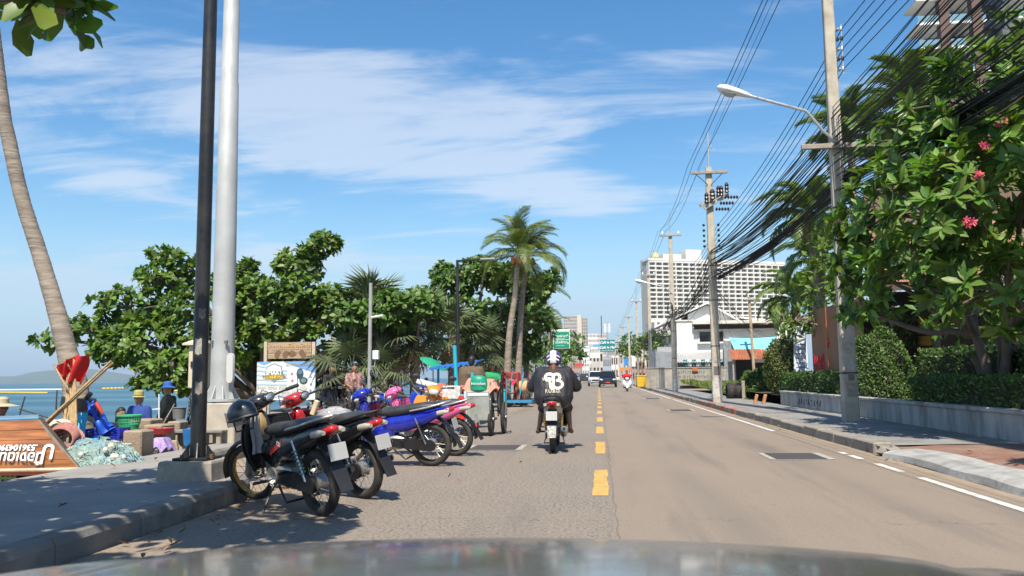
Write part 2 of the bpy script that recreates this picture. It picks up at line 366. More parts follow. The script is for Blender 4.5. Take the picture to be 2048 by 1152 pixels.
# markings
yd = []
y = 8.12
random.seed(4)
while y < 150:
    b = MB(); w = .145; n = 6
    for k in range(n):
        a0, a1 = y + 2.2 * k / n, y + 2.2 * (k + 1) / n - (.012 if k in (2,) else 0)
        j = lambda: random.uniform(-.012, .012)
        b.add([(-.075 + j() - .01, a0, .004), (-.075 + w + j(), a0, .004), (-.075 + w + j(), a1, .004), (-.075 + j() - .01, a1, .004)], [(0, 1, 2, 3)])
    b.obj('lane_dash', M_yel, road, smooth=0, kind=None); y += 4.32
def wl(y0, y1, x=3.42, w=.10):
    MB().add([(x, y0, .004), (x + w, y0, .004), (x + w, y1, .004), (x, y1, .004)], [(0, 1, 2, 3)]).obj('edge_line', M_wht, road, smooth=0)
for a, c in ((3, 9.55), (10.1, 11.0), (11.6, 12.1), (12.3, 12.6), (17.2, 40), (41, 130)): wl(a, c)
# dark drain covers set in pale concrete strips
M_cover = mat('drain_cover_dark', (.055, .05, .05), .8, var=.25, scale=20, bump=.4, bscale=60)
M_strip = mat('drain_strip', (.34, .31, .27), .9, var=.2, scale=15)
def drain(x0, x1, y0, y1, sk):
    b = MB().add([(x0, y0, .005), (x1, y0, .005), (x1 + sk, y1, .005), (x0 + sk, y1, .005)], [(0, 1, 2, 3)]); o = b.obj('drain_cover', M_cover, road, smooth=0)
    for q, w in ((x0 - .09, .08), (x1 + .01, .10)):
        MB().add([(q, y0 - .02, .006), (q + w, y0 - .02, .006), (q + w + sk, y1 + .02, .006), (q + sk, y1 + .02, .006)], [(0, 1, 2, 3)]).obj('frame_strip', M_strip, o, smooth=0)
    MB().add([(x0 - .05, y0 - .05, .0055), (x1 + .05, y0 - .05, .0055), (x1 + .05, y0 - .01, .0055), (x0 - .05, y0 - .01, .0055)], [(0, 1, 2, 3)]).obj('frame_strip', M_strip, o, smooth=0)
drain(-2.1, -1.36, 13.1, 14.05, .02); drain(2.36, 3.02, 11.55, 12.45, .0); drain(2.3, 2.95, 27.0, 28.2, 0); drain(2.3, 2.95, 41, 42.5, 0)
# right kerb: single stones, the nearest run a worn low slab, a broken stone at its end
kerb = struct(bpy.data.objects.new('kerb', None)); COL.objects.link(kerb)
random.seed(11)
stone = MB().box((0, 0, 0), (.27, .985, .2), b=.018).mesh('kerb_stone', M_kerb)
stone_r = MB().box((0, 0, 0), (.27, .985, .2), b=.018).mesh('kerb_stone', M_kred)
for k in range(48):
    yy = 12.3 + k
    o = link('kerb_stone', stone_r if (k in (12, 14, 17, 19, 30, 32)) else stone, kerb, loc=(3.99 + random.uniform(-.012, .012), yy + .5, .062 + random.uniform(-.012, .010)), rot=(random.uniform(-.006, .006), random.uniform(-.02, .02), random.uniform(-.012, .012)))
struct(MB().box((3.99, 180, .06), (.27, 238, .2)).obj('kerb', M_kerb))
b = MB(); random.seed(5)   # broken end
pts = []
def brk(u, v):
    a = 2 * math.pi * u; r = .11 * (1 + .35 * math.sin(3 * a + v * 9) + random.uniform(-.2, .2)) * (1 if 0 < v < 1 else .5)
    return (3.98 + r * math.cos(a) * 1.2, 11.75 + .5 * v, .05 + r * math.sin(a) * .8)
b.grid(brk, 9, 6); b.obj('broken_kerb_stone', M_kerb, kerb, smooth=0)
# low slab kerb nearer than the break
def slab(u, v):
    yy = 3 + 8.7 * v; prof = [(3.86, .0), (3.885, .075), (3.97, .105), (4.16, .125), (4.34, .133), (4.34, 0.0)][round(u * 5)]
    return (prof[0] + .025 * math.sin(yy * 1.3) + .012 * math.sin(yy * 5.1) - (.22 * max(0, yy - 11.2) if yy > 11.2 else 0), yy, prof[1] + .006 * math.sin(yy * 3.7))
sk = MB().grid(slab, 6, 50); M_slab = mat('pale_kerb_cement', (.34, .335, .315), .9, var=.2, scale=5, bump=.5, bscale=16, stain=(.15, .135, .12), stain_amt=.6, stain_scale=2)
sk.obj('kerb_slab', M_slab, kerb)
# right sidewalk: grey concrete, red clay pavers on the nearest stretch
def paver_mat():
    m = bpy.data.materials.new('red_pavers'); m.use_nodes = True; N = m.node_tree.nodes; L = m.node_tree.links; b = N['Principled BSDF']
    tc = N.new('ShaderNodeTexCoord'); br = N.new('ShaderNodeTexBrick'); br.inputs['Scale'].default_value = 1; br.inputs['Brick Width'].default_value = .2; br.inputs['Row Height'].default_value = .1; br.inputs['Mortar Size'].default_value = .006
    br.inputs['Color1'].default_value = (.19, .085, .06, 1); br.inputs['Color2'].default_value = (.26, .125, .085, 1); br.inputs['Mortar'].default_value = (.16, .13, .1, 1)
    L.new(tc.outputs['Object'], br.inputs['Vector'])
    t = N.new('ShaderNodeTexNoise'); t.inputs['Scale'].default_value = 2.2; t.inputs['Detail'].default_value = 6; L.new(tc.outputs['Object'], t.inputs['Vector'])
    r = N.new('ShaderNodeMapRange'); r.inputs[1].default_value = .42; r.inputs[2].default_value = .66; r.inputs[4].default_value = .65; L.new(t.outputs[0], r.inputs[0])
    mx = N.new('ShaderNodeMix'); mx.data_type = 'RGBA'; L.new(r.outputs[0], mx.inputs[0]); L.new(br.outputs['Color'], mx.inputs[6]); mx.inputs[7].default_value = (.24, .20, .155, 1); L.new(mx.outputs[2], b.inputs['Base Color']); b.inputs['Roughness'].default_value = .9
    bp = N.new('ShaderNodeBump'); bp.inputs['Strength'].default_value = .6; bp.inputs['Distance'].default_value = .006; L.new(br.outputs['Fac'], bp.inputs['Height']); bp.invert = True; L.new(bp.outputs[0], b.inputs['Normal'])
    return m
M_pav = paver_mat()
struct(plane('sidewalk', 4.13, 6.0, 12.3, 300, .13, M_walk, 2, 60, zf=lambda x, y: .13 + .008 * math.sin(y * 1.9 + x * 3)))
struct(plane('sidewalk', 4.02, 6.0, 2.5, 12.3, .125, M_pav, 6, 30, zf=lambda x, y: (.126 if x > 4.36 else .10) + .005 * math.sin(y * 2.9 + x * 4)))
# left raised sidewalk with a rounded end where the bikes stand
edge = [(-3.44, -3), (-3.44, 2), (-3.44, 4), (-3.45, 6), (-3.46, 7.6), (-3.52, 8.1), (-3.72, 8.5), (-4.1, 8.85), (-4.6, 9.2), (-5.0, 9.7), (-5.2, 10.4), (-5.3, 11.5), (-5.45, 13.5), (-5.55, 15.5)]
back = [(-6.03, 15.5), (-6.03, -3)]
lw = MB(); n = len(edge)
M_lw = mat('left_walk_concrete', (.265, .25, .228), .9, var=.14, scale=1.6, bump=.2, bscale=60, stain=(.16, .145, .125), stain_amt=.5, stain_scale=1.1)
lw.add([(x - .16, y, .168) for x, y in edge] + [(-6.03, y, .168) for x, y in edge], [(i, i + 1, n + i + 1, n + i) for i in range(n - 1)])
lw.add([(-6.03, -3, .168), (-6.03, 15.5, .168), (-6.03, 15.5, -.6), (-6.03, -3, -.6)], [(0, 1, 2, 3)])
struct(lw.obj('sidewalk', M_lw, smooth=0))
lk = struct(bpy.data.objects.new('kerb', None)); COL.objects.link(lk)
M_lk = mat('left_kerb_concrete', (.20, .185, .165), .9, var=.3, scale=4, bump=.5, bscale=16, stain=(.06, .055, .05), stain_amt=.7, stain_scale=2)
def resample(P, step):
    out = []; P = [Vector((*p, 0)) for p in P]
    for a, b2 in zip(P, P[1:]):
        k = max(1, round((b2 - a).length / step))
        for i in range(k): out.append(a.lerp(b2, i / k))
    return out + [P[-1]]
rs = resample(edge, .95)
for i in range(len(rs) - 1):
    a, c = rs[i], rs[i + 1]; d = (c - a).normalized(); nrm = Vector((-d.y, d.x, 0)); a2 = a + d * .005; c2 = c - d * .005
    prof = [(0, -.05), (.0, .12), (.025, .165), (.045, .173), (.17, .176), (.17, -.05)]
    b = MB(); b.loft([[a2 + nrm * w + Vector((0, 0, z)) for w, z in prof], [c2 + nrm * w + Vector((0, 0, z)) for w, z in prof]])
    o = b.obj('kerb_stone', M_lk if i not in (9, 10) else M_kerb, lk, smooth=0)
# sea to the horizon, floats, far hills
def sea_mat():
    m = bpy.data.materials.new('sea_water'); m.use_nodes = True; N = m.node_tree.nodes; L = m.node_tree.links; b = N['Principled BSDF']
    b.inputs['Base Color'].default_value = (.035, .105, .15, 1); b.inputs['Roughness'].default_value = .4; b.inputs['Specular IOR Level'].default_value = .22
    tc = N.new('ShaderNodeTexCoord'); mp = N.new('ShaderNodeMapping'); mp.inputs['Scale'].default_value = (1, .35, 1); mp.inputs['Rotation'].default_value = (0, 0, rad(25)); L.new(tc.outputs['Object'], mp.inputs[0])
    t = N.new('ShaderNodeTexNoise'); t.inputs['Scale'].default_value = .9; t.inputs['Detail'].default_value = 5; L.new(mp.outputs[0], t.inputs['Vector'])
    bp = N.new('ShaderNodeBump'); bp.inputs['Strength'].default_value = .5; bp.inputs['Distance'].default_value = .25; L.new(t.outputs[0], bp.inputs['Height']); L.new(bp.outputs[0], b.inputs['Normal'])
    t2 = N.new('ShaderNodeTexNoise'); t2.inputs['Scale'].default_value = .012; t2.inputs['Detail'].default_value = 3; mp2 = N.new('ShaderNodeMapping'); mp2.inputs['Scale'].default_value = (1, 3.5, 1); L.new(tc.outputs['Object'], mp2.inputs[0]); L.new(mp2.outputs[0], t2.inputs['Vector'])
    mx = N.new('ShaderNodeMix'); mx.data_type = 'RGBA'; r = N.new('ShaderNodeMapRange'); r.inputs[1].default_value = .42; r.inputs[2].default_value = .58; L.new(t2.outputs[0], r.inputs[0]); L.new(r.outputs[0], mx.inputs[0])
    mx.inputs[6].default_value = (.030, .092, .135, 1); mx.inputs[7].default_value = (.065, .15, .185, 1); L.new(mx.outputs[2], b.inputs['Base Color'])
    return m
struct(plane('sea', -14000, -7, -3000, 14000, SEA, sea_mat(), 1, 1))
# ================================================================ plant builders
M_almond = mat('almond_leaf', (.090, .155, .022), .45, var=.15, scale=.5, trans=.24, island=.5, spec=.45)
M_frang = mat('frangipani_leaf', (.112, .195, .034), .45, var=.15, scale=.9, trans=.28, island=.5, spec=.45)
M_hedge = mat('hedge_leaf', (.065, .125, .022), .5, var=.15, scale=1.5, trans=.15, island=.4)
M_bark = mat('bark', (.17, .135, .10), .9, var=.3, scale=5, bump=.6, bscale=24)
M_palmtrunk = mat('palm_trunk', (.29, .24, .19), .92, var=.34, scale=3, bump=.8, bscale=6, stain=(.12, .10, .08), stain_amt=.6, stain_scale=2, stretch=(1, 1, 6))
M_coco = mat('coconut_frond', (.12, .155, .03), .42, var=.12, scale=.5, trans=.25, island=.3)
M_fan = mat('fan_palm_leaf', (.105, .130, .062), .5, var=.12, scale=.5, trans=.15, island=.3)
M_fox = mat('foxtail_frond', (.135, .20, .05), .45, var=.12, scale=.5, trans=.25, island=.35)
M_dry = mat('dry_frond', (.30, .22, .12), .8, var=.2, island=.35, trans=.1)
def leaf_template(w=.42, droop=.18, fold=.10, n=4, tip=.0):
    """blade along +x, unit length: two strips folded along the midrib"""
    ts = [i / (n - 1) for i in range(n)]; wd = lambda t: w * .5 * (max(.06, math.sin(math.pi * (t * .96 + .02) ** (1.35 if tip > .2 else 1.0)) ** .8) if t < 1 else tip)
    V = []; 
    for t in ts:
        z = -droop * t * t; V += [(t, -wd(t), z + fold * wd(t) * 2), (t, 0, z), (t, wd(t), z + fold * wd(t) * 2)]
    Fq = []
    for i in range(n - 1):
        a = i * 3; Fq += [(a, a + 1, a + 4, a + 3), (a + 1, a + 2, a + 5, a + 4)]
    return np.array(V), np.array(Fq)
def rosettes(centres, rng, nleaf, size, spread=(.5, 1.25), updir=.5, jitter=.03, sv=.25):
    """leaf matrices around each centre; every centre has an outward axis"""
    out = []
    for p, ax in centres:
        ax = Vector(ax).normalized(); u = ax.orthogonal().normalized(); w = ax.cross(u)
        for k in range(rng.randint(max(1, int(nleaf * .7)), int(nleaf * 1.3))):
            a = k * 2.4 + rng.uniform(-.4, .4); sp = rng.uniform(*spread)
            d = ax * math.cos(sp) + (u * math.cos(a) + w * math.sin(a)) * math.sin(sp)
            s = size * rng.uniform(1 - sv, 1 + sv); nrm = ax + Vector((rng.uniform(-.4, .4), rng.uniform(-.4, .4), rng.uniform(0, .8)))
            q = Vector(p) + Vector((rng.uniform(-jitter, jitter), rng.uniform(-jitter, jitter), rng.uniform(-jitter, jitter)))
            out.append(frame(q, d, nrm, s, s * rng.uniform(.8, 1.15)))
    return out
def lobe_points(lobes, rng, seed_flat=.35):
    """(position, outward axis) samples in ellipsoids (centre, radii, n), denser to the outside"""
    out = []
    for c, r, n in lobes:
        c = Vector(c); r = Vector(r) if hasattr(r, '__len__') else Vector((r, r, r))
        k = 0
        while k < n:
            d = Vector((rng.gauss(0, 1), rng.gauss(0, 1), rng.gauss(0, 1))).normalized(); q = rng.uniform(.45, 1) ** .6
            if d.z < -.55 and rng.random() < .6: continue
            p = c + Vector((d.x * r.x, d.y * r.y, d.z * r.z)) * q
            ax = Vector((d.x, d.y, d.z + seed_flat)) ; out.append((p, ax)); k += 1
    return out
def add_crown(tree, mats, tmpl, M, nparts, near=None, stuff_name='crown'):
    """the nparts leaves nearest the viewer side become leaf parts, the others one crown mesh"""
    V, Fq = tmpl; near = near or CAM
    order = sorted(range(len(mats)), key=lambda i: (mats[i].translation - near).length) if nparts else list(range(len(mats)))
    pick = order[:nparts]; rest = order[nparts:]
    if rest:
        v, f = scatter(V, Fq, [np.array(mats[i]) for i in rest]); link(stuff_name, fast(stuff_name, v, f, M), tree, 'stuff')
    if pick:
        me = fast('leaf', V, Fq, M)
        for i in pick:
            o = link('leaf', me, tree); o.matrix_local = mats[i]
def limb(b, p0, p1, r0, r1, rng, n=6, wob=.1, sag=0.0, sides=7):
    p0 = Vector(p0); p1 = Vector(p1); L = (p1 - p0).length; pts = []; off = Vector((rng.uniform(-1, 1), rng.uniform(-1, 1), rng.uniform(-.5, 1))) * wob * L
    for i in range(n):
        t = i / (n - 1); q = p0.lerp(p1, t) + off * math.sin(math.pi * t) + Vector((0, 0, -sag * math.sin(math.pi * t)))
        if 0 < i < n - 1: q += Vector((rng.uniform(-1, 1), rng.uniform(-1, 1), rng.uniform(-1, 1))) * L * .02
        pts.append(q)
    b.tube(pts, [r0 + (r1 - r0) * i / (n - 1) for i in range(n)], sides); return pts
def frond_mesh(name, M, L=3.0, n=34, lw=.05, ll=.62, droop=1.1, arch=.35, twist=.5, rng=random, plume=0.0, hang=.5):
    """pinnate palm frond along +x; leaflets both sides, hanging"""
    V = []; Fq = []
    def cen(t): return Vector((L * t * (1 - .18 * t * t * droop), 0, arch * L * math.sin(t * 1.6) * .8 - droop * L * .42 * t ** 2.2))
    k = 9
    for i in range(k):
        t = i / (k - 1); p = cen(t); r = .022 * L / 3 * (1 - .85 * t) + .004
        V += [(p.x, -r, p.z), (p.x, 0, p.z + r), (p.x, r, p.z), (p.x, 0, p.z - r)]
    for i in range(k - 1):
        for j in range(4): Fq.append((i * 4 + j, i * 4 + (j + 1) % 4, (i + 1) * 4 + (j + 1) % 4, (i + 1) * 4 + j))
    for i in range(n):
        t = .14 + .86 * (i + .5) / n; p = cen(t); tg = (cen(min(1, t + .02)) - cen(t - .02)).normalized(); le = ll * L / 3 * (math.sin(math.pi * (t * .82 + .16)) * .75 + .3) * rng.uniform(.85, 1.1)
        for s in (-1, 1):
            ang = rng.uniform(-.12, .12)
            for lay in ((0,) if plume == 0 else (-1, 0, 1)):
                side = Vector((0, s, 0)); dirv = (tg * (.62 + .3 * t) + side * (.95 - .25 * t) + Vector((0, 0, .25 - hang * .35 + lay * plume + ang))).normalized()
                tip = (dirv + Vector((0, 0, -hang))).normalized(); w = lw * L / 3
                a = p; m1 = a + dirv * le * .5; m2 = m1 + tip * le * .5; wd = tg * w
                o = len(V); V += [tuple(a - wd * .35), tuple(a + wd * .35), tuple(m1 + wd * .5), tuple(m1 - wd * .5), tuple(m2 + wd * .06), tuple(m2 - wd * .06)]
                Fq += [(o, o + 1, o + 2, o + 3), (o + 3, o + 2, o + 4, o + 5)]
    return fast(name, V, Fq, M)
def fan_mesh(name, M, R=.9, n=26, stem=.8, droop=.35, rng=random):
    """fan palm leaf: petiole along +x then a disc of pointed blades"""
    V = []; Fq = []
    for i in range(3):
        t = i / 2; r = .016; V += [(stem * t, -r, 0), (stem * t, 0, r), (stem * t, r, 0), (stem * t, 0, -r)]
    for i in range(2):
        for j in range(4): Fq.append((i * 4 + j, i * 4 + (j + 1) % 4, (i + 1) * 4 + (j + 1) % 4, (i + 1) * 4 + j))
    c = Vector((stem, 0, 0))
    for i in range(n):
        a = rad(-140 + 280 * i / (n - 1)); d = Vector((math.cos(a), math.sin(a), .12)); r = R * rng.uniform(.88, 1.08) * (1 - .18 * abs(a) / 2.4); s = Vector((-math.sin(a), math.cos(a), 0)); w = R * .085
        m = c + d * r * .55 + Vector((0, 0, .03 * (i % 2))); e = c + d * r + Vector((0, 0, -droop * r * rng.uniform(.6, 1.2)))
        o = len(V); V += [tuple(c - s * .008), tuple(c + s * .008), tuple(m + s * w * .5), tuple(m - s * w * .5), tuple(e + s * .004), tuple(e - s * .004)]
        Fq += [(o, o + 1, o + 2, o + 3), (o + 3, o + 2, o + 4, o + 5)]
    return fast(name, V, Fq, M)
def ringed_trunk(pts, r0, r1, n=10, ring=.10, amp=.016, flare=0.0):
    """palm trunk along a smooth curve with leaf-scar rings"""
    P = [Vector(p) for p in pts]; out = []; R = []
    seg = []
    for i in range(len(P) - 1):
        a = P[max(0, i - 1)]; b = P[i]; c = P[i + 1]; d = P[min(len(P) - 1, i + 2)]; m = max(2, int((c - b).length / ring * 2))
        for k in range(m):
            t = k / m; seg.append(.5 * ((2 * b) + (c - a) * t + (2 * a - 5 * b + 4 * c - d) * t * t + (3 * b - a - 3 * c + d) * t ** 3))
    seg.append(P[-1]); k = len(seg)
    for i, p in enumerate(seg):
        t = i / (k - 1); r = r0 + (r1 - r0) * t + flare * math.exp(-t * 9); R.append(r * (1 + (amp if i % 2 else -amp) * (1 + .8 * math.sin(i * 2.3)))); out.append(p)
    return MB().tube(out, R, n)
def palm(name, label, base, top, r0, r1, fronds, rng, n, lean=None, mid=None, flare=.0, group=None, tilt=(-.5, 1.15), sub=None, dry=None, ndry=0, heart=None, wind=None):
    t = thing(name, label, 'palm tree', base, group=group); tp = Vector(top) - Vector(base)
    pts = [(0, 0, 0)] + [tuple(Vector(m) - Vector(base)) for m in (mid or [])] + [tuple(tp)]
    ringed_trunk(pts, r0, r1, flare=flare).obj('trunk', M_palmtrunk, t, smooth=60)
    for i in range(n):
        a = i * 2.39996 + rng.uniform(-.2, .2); f = i / max(1, n - 1); el = tilt[1] + (tilt[0] - tilt[1]) * f + rng.uniform(-.12, .12)
        if wind: a = a + wind * math.sin(a)
        o = link('frond', fronds[i % len(fronds)], t); o.location = tp; o.rotation_euler = Euler((rng.uniform(-.3, .3), -el, a), 'XYZ'); s = rng.uniform(.85, 1.1); o.scale = (s, s, s)
    for i in range(ndry):
        a = i * 2.39996 + .7; o = link('dry_frond', dry[i % len(dry)], t); o.location = tp - Vector((0, 0, .15)); o.rotation_euler = Euler((0, rng.uniform(1.0, 1.35), a), 'XYZ')
    if heart:
        b = MB().lathe([(r1 * .9, -heart), (r1 * 1.5, -heart * .6), (r1 * 1.3, -.1), (r1 * .4, .35)], 10); o = b.obj('crownshaft', M_fox if sub is None else sub, t); o.location = tp
    return t
def leaf_box(name, label, size, loc, rng, n, rz=0, group=None, leaf=.055, core=(.008, .016, .004), cat='hedge', shape='box', M=None):
    """clipped hedge: a dark twiggy core under a skin of small leaves"""
    t = thing(name, label, cat, loc, rz, group); sx, sy, sz = size; M = M or M_hedge
    def surf():
        if shape == 'box':
            A = [sx * sz, sx * sz, sy * sz, sy * sz, sx * sy]; k = rng.choices(range(5), A)[0]; u, v = rng.uniform(-.5, .5), rng.uniform(0, 1)
            ff = .96 + .05 * math.sin(u * 9 + v * 5 + k)
            if k == 0: return Vector((u * sx, -sy / 2 * ff, v * sz)), Vector((0, -1, .35))
            if k == 1: return Vector((u * sx, sy / 2 * ff, v * sz)), Vector((0, 1, .35))
            if k == 2: return Vector((-sx / 2 * ff, u * sy, v * sz)), Vector((-1, 0, .35))
            if k == 3: return Vector((sx / 2 * ff, u * sy, v * sz)), Vector((1, 0, .35))
            return Vector((u * sx, (v - .5) * sy, sz * (.985 + .02 * math.sin(u * 7 + v * 11)))), Vector((0, 0, 1))
        d = Vector((rng.gauss(0, 1), rng.gauss(0, 1), rng.gauss(0, 1))).normalized()
        if shape == 'dome' and d.z < -.1: d.z = abs(d.z)
        q = .97 + .05 * math.sin(d.x * 9 + d.z * 7)
        if shape == 'dome': return Vector((d.x * sx / 2, d.y * sy / 2, max(0, d.z) * sz)) * q, d
        return Vector((d.x * sx / 2 * q, d.y * sy / 2 * q, sz / 2 + d.z * sz / 2 * q)), d
    mats = []
    for i in range(n):
        p, nr = surf(); p = p + nr.normalized() * rng.uniform(-.07, .03) ; d = (nr.normalized() * rng.uniform(.2, 1) + Vector((rng.uniform(-1, 1), rng.uniform(-1, 1), rng.uniform(-.5, 1)))).normalized()
        mats.append(np.array(frame(p, d, nr + Vector((rng.uniform(-.6, .6), rng.uniform(-.6, .6), rng.uniform(-.2, .8))), leaf * rng.uniform(.7, 1.3))))
    tv, tf = leaf_template(.55, .1, .12, 3, .1); v, f = scatter(tv, tf, mats); link('foliage', fast('foliage', v, f, M), t, 'stuff')
    b = MB()
    if shape == 'box': b.box((0, 0, sz * .46), (sx * .9, sy * .86, sz * .92), b=.04)
    elif shape == 'dome': b.grid(lambda u, v: (math.cos(u * 6.283) * math.cos(v * 1.57) * sx * .45, math.sin(u * 6.283) * math.cos(v * 1.57) * sy * .45, math.sin(v * 1.57) * sz * .93), 20, 9)
    else: b.grid(lambda u, v: (math.cos(u * 6.283) * math.sin(v * 3.1416) * sx * .45, math.sin(u * 6.283) * math.sin(v * 3.1416) * sy * .45, sz / 2 - math.cos(v * 3.1416) * sz * .46), 20, 11)
    b.obj('twig_core', mat('twig_core', (.035, .035, .018), .95, var=.3, scale=20, bump=1, bscale=60), t)
    return t
# ================================================================ right side: poles, cables, planter, plants
M_pole = mat('pole_concrete', (.45, .40, .315), .85, var=.14, scale=3, bump=.25, bscale=40, stain=(.16, .14, .115), stain_amt=.5, stain_scale=2)
M_galv = mat('galvanised', (.42, .43, .43), .45, .6, var=.1)
M_insul = mat('insulator_brown', (.035, .022, .018), .3, var=.1)
M_cable = mat('cable_black', (.012, .012, .013), .6, var=.1)
POLES = [(5.9, -13.0, 12), (5.32, 18.35, 12.5), (4.30, 31.0, 8.95), (4.72, 52.4, 10.1), (4.60, 74.0, 10.2), (4.6, 98, 10.0), (4.6, 124, 10.0), (4.5, 150, 10), (4.4, 180, 10), (4.3, 215, 10)]
def insulator_disc(b, p, ax, n, r=.07, gap=.11):
    ax = Vector(ax).normalized(); M0 = ax.to_track_quat('Z', 'Y').to_matrix().to_4x4()
    for k in range(n): b.lathe([(.015, -.05), (r, -.02), (r * .8, .015), (.02, .04)], 8, Matrix.Translation(Vector(p) + ax * gap * k) @ M0)
def utility_pole(i, x, y, H, label):
    t = thing('utility_pole', label, 'utility pole', (x, y, 0), group='concrete utility poles along the right kerb')
    def sec(z):
        f = 1 - .42 * z / 12.5; a, c = .165 * f, .12 * f; e = .03 * f
        return [(-a + e, -c, z), (a - e, -c, z), (a, -c + e, z), (a, c - e, z), (a - e, c, z), (-a + e, c, z), (-a, c - e, z), (-a, -c + e, z)]
    MB().loft([sec(0), sec(H * .5), sec(H)]).obj('shaft', M_pole, t, smooth=0)
    if i <= 3:
        for z in (1.15, 2.4, 3.6, 4.75) if i == 1 else (2.2, 3.9, 5.2):
            f = 1 - .42 * z / 12.5; MB().box((0, 0, z), (.165 * f * 2 + .012, .12 * f * 2 + .012, .03)).obj('band', black_metal, t)
    return t
LBL = {1: 'nearest concrete utility pole with white street lamp arm, beside low planter wall', 2: 'concrete utility pole with fuse insulators and steel rod on its crossarm, second from the viewer',
       3: 'concrete utility pole with crossarm and lamp arm standing beside the grass plot', 4: 'concrete utility pole beside the yellow bins at the far end of the old wall'}
pole_obj = {}
for i, (x, y, H) in enumerate(POLES):
    if i == 0: continue
    pole_obj[i] = utility_pole(i, x, y, H, LBL.get(i, 'far concrete utility pole receding along the right kerb beyond the yellow bins'))
M_greywood = grey_wood
def crossarm(t, z, L, y=-.16, x=0): MB().box((x, y, z), (L, .09, .11), b=.01).obj('crossarm', M_greywood, t)
# pole 1 fittings
t = pole_obj[1]; X1, Y1, _ = POLES[1]
def rel(p, k): return Vector(p) - Vector((POLES[k][0], POLES[k][1], 0))
crossarm(t, rel(at(1668, 291, Y1 - .2), 1).z, 1.55)
for k in range(5):
    z = 8.75 - k * .23; b = MB(); b.box((.13, -.15, z), (.05, .14, .03)); b.lathe([(.02, -.05), (.035, -.03), (.03, .03), (.02, .05)], 8, Matrix.Translation((.2, -.2, z))); b.obj('spool_insulator', M_insul if k % 2 else M_galv, t)
MB().tube([(.2, -.2, 8.85), (.2, -.2, 7.7)], .012, 6).obj('insulator_rod', M_galv, t)
M_plate = mat('pole_number_plate', (.10, .11, .13), .5, var=.2, scale=20); 
zp = rel(at(1685, 432, Y1), 1).z; MB().box((.01, -.125, zp), (.2, .02, .34)).obj('number_plate', M_plate, t)
for (dz, w, hgt, c) in ((.55, .2, .3, (.30, .26, .2)), (1.05, .14, .2, (.42, .40, .36)), (.82, .12, .16, (.2, .16, .12)), (1.45, .16, .22, (.36, .33, .28))):
    MB().box((.02, -.128, dz + .25), (w, .008, hgt)).obj('torn_poster', mat('torn_poster_%d' % int(dz * 100), c, .9, var=.3, scale=18), t)
# street lamp arms
M_lamp = mat('lamp_white', (.74, .74, .72), .4, var=.06); M_lens = mat('lamp_lens', (.45, .45, .42), .2, var=.05)
def lamp_arm(k, px0, px1, pyr, label=None):
    """arm root on pole k, lamp head end given as photo points"""
    t = pole_obj[k]; Yk = POLES[k][1] - .14
    root = rel(at(px0[0], px0[1], Yk), k); el = rel(at(pyr[0], pyr[1], Yk), k); hd = rel(at(px1[0], px1[1], Yk), k)
    MB().tube([(0, -.1, root.z - .25), root, root.lerp(el, .55) + Vector((-.02, 0, .04)), el, el.lerp(hd, .5), hd], .033, 8).obj('lamp_arm', M_galv, t)
    d = (hd - el).normalized(); L = .78; up = Vector((0, 0, 1)); ring = []
    for u, wy, zt, zb in ((0, .05, .04, -.04), (.12, .07, .07, -.05), (.4, .12, .10, -.07), (.7, .155, .11, -.10), (.92, .12, .075, -.10), (1.0, .05, .02, -.05)):
        c = hd + d * (u * L - .12); ring.append([c + Vector((0, wy * math.cos(a), zt * math.sin(a) if math.sin(a) > 0 else -zb * math.sin(a))) for a in [2 * math.pi * j / 14 for j in range(14)]])
    h = MB().loft(ring).obj('lamp_head', M_lamp, t, smooth=60)
    ring = []
    for u, wy, zb in ((.46, .07, -.08), (.55, .11, -.145), (.75, .12, -.16), (.88, .07, -.10)):
        c = hd + d * (u * L - .12); ring.append([c + Vector((0, wy * math.cos(a), -.06 + (zb + .06) * max(0, -math.sin(a)))) for a in [2 * math.pi * j / 12 for j in range(12)]])
    MB().loft(ring).obj('lamp_lens', M_lens, h)
lamp_arm(1, (1646, 262), (1492, 190), (1612, 222))
lamp_arm(3, (1336, 580), (1290, 565), (1326, 573))
# pole 2 fittings
t = pole_obj[2]; X2, Y2, H2 = POLES[2]
crossarm(t, 8.72, 1.35); MB().tube([(.02, 0, 8.7), (.02, 0, 10.35)], .028, 6).obj('steel_rod', M_galv, t)
b = MB().tube([(-.5, -.16, 8.68), (-.06, -.12, 8.25)], .014, 5).tube([(.5, -.16, 8.68), (.06, -.12, 8.25)], .014, 5); b.obj('arm_brace', black_metal, t, kind='stuff')
for s in (-1, 1): MB().box((0.05, 0, 0), (1.05, .09, .12), M=Matrix.Translation((s * .08 + .1, -.2, 7.62 - .05 * s)) @ Matrix.Rotation(rad(-28), 4, 'Y')).obj('fuse_bracket', M_pole, t)
for k, (dx, dz) in enumerate(((-.1, .0), (.14, .12), (.45, .24))):
    for q in (0, 1): MB().lathe([(.03, -.2), (.085, -.17), (.06, -.1), (.085, -.03), (.06, .04), (.085, .1), (.03, .2)], 10, Matrix.Translation((dx + q * .2 - .05, -.3, 7.72 + dz + q * .12))).obj('fuse_insulator', M_insul, t)
for k in range(3):
    b = MB(); insulator_disc(b, (.55 - .17 * k, -.28, 7.72 - .22 * k), (1, -.05, -.03), 5, .075, .105); b.obj('insulator_string', M_insul, t, kind='stuff')
for s in (-1, 1):
    for k in range(5): MB().lathe([(.02, -.05), (.05, -.02), (.05, .02), (.02, .05)], 8, Matrix.Translation((s * .27, -.1, 6.72 - .2 * k))).obj('spool_insulator', M_insul, t)
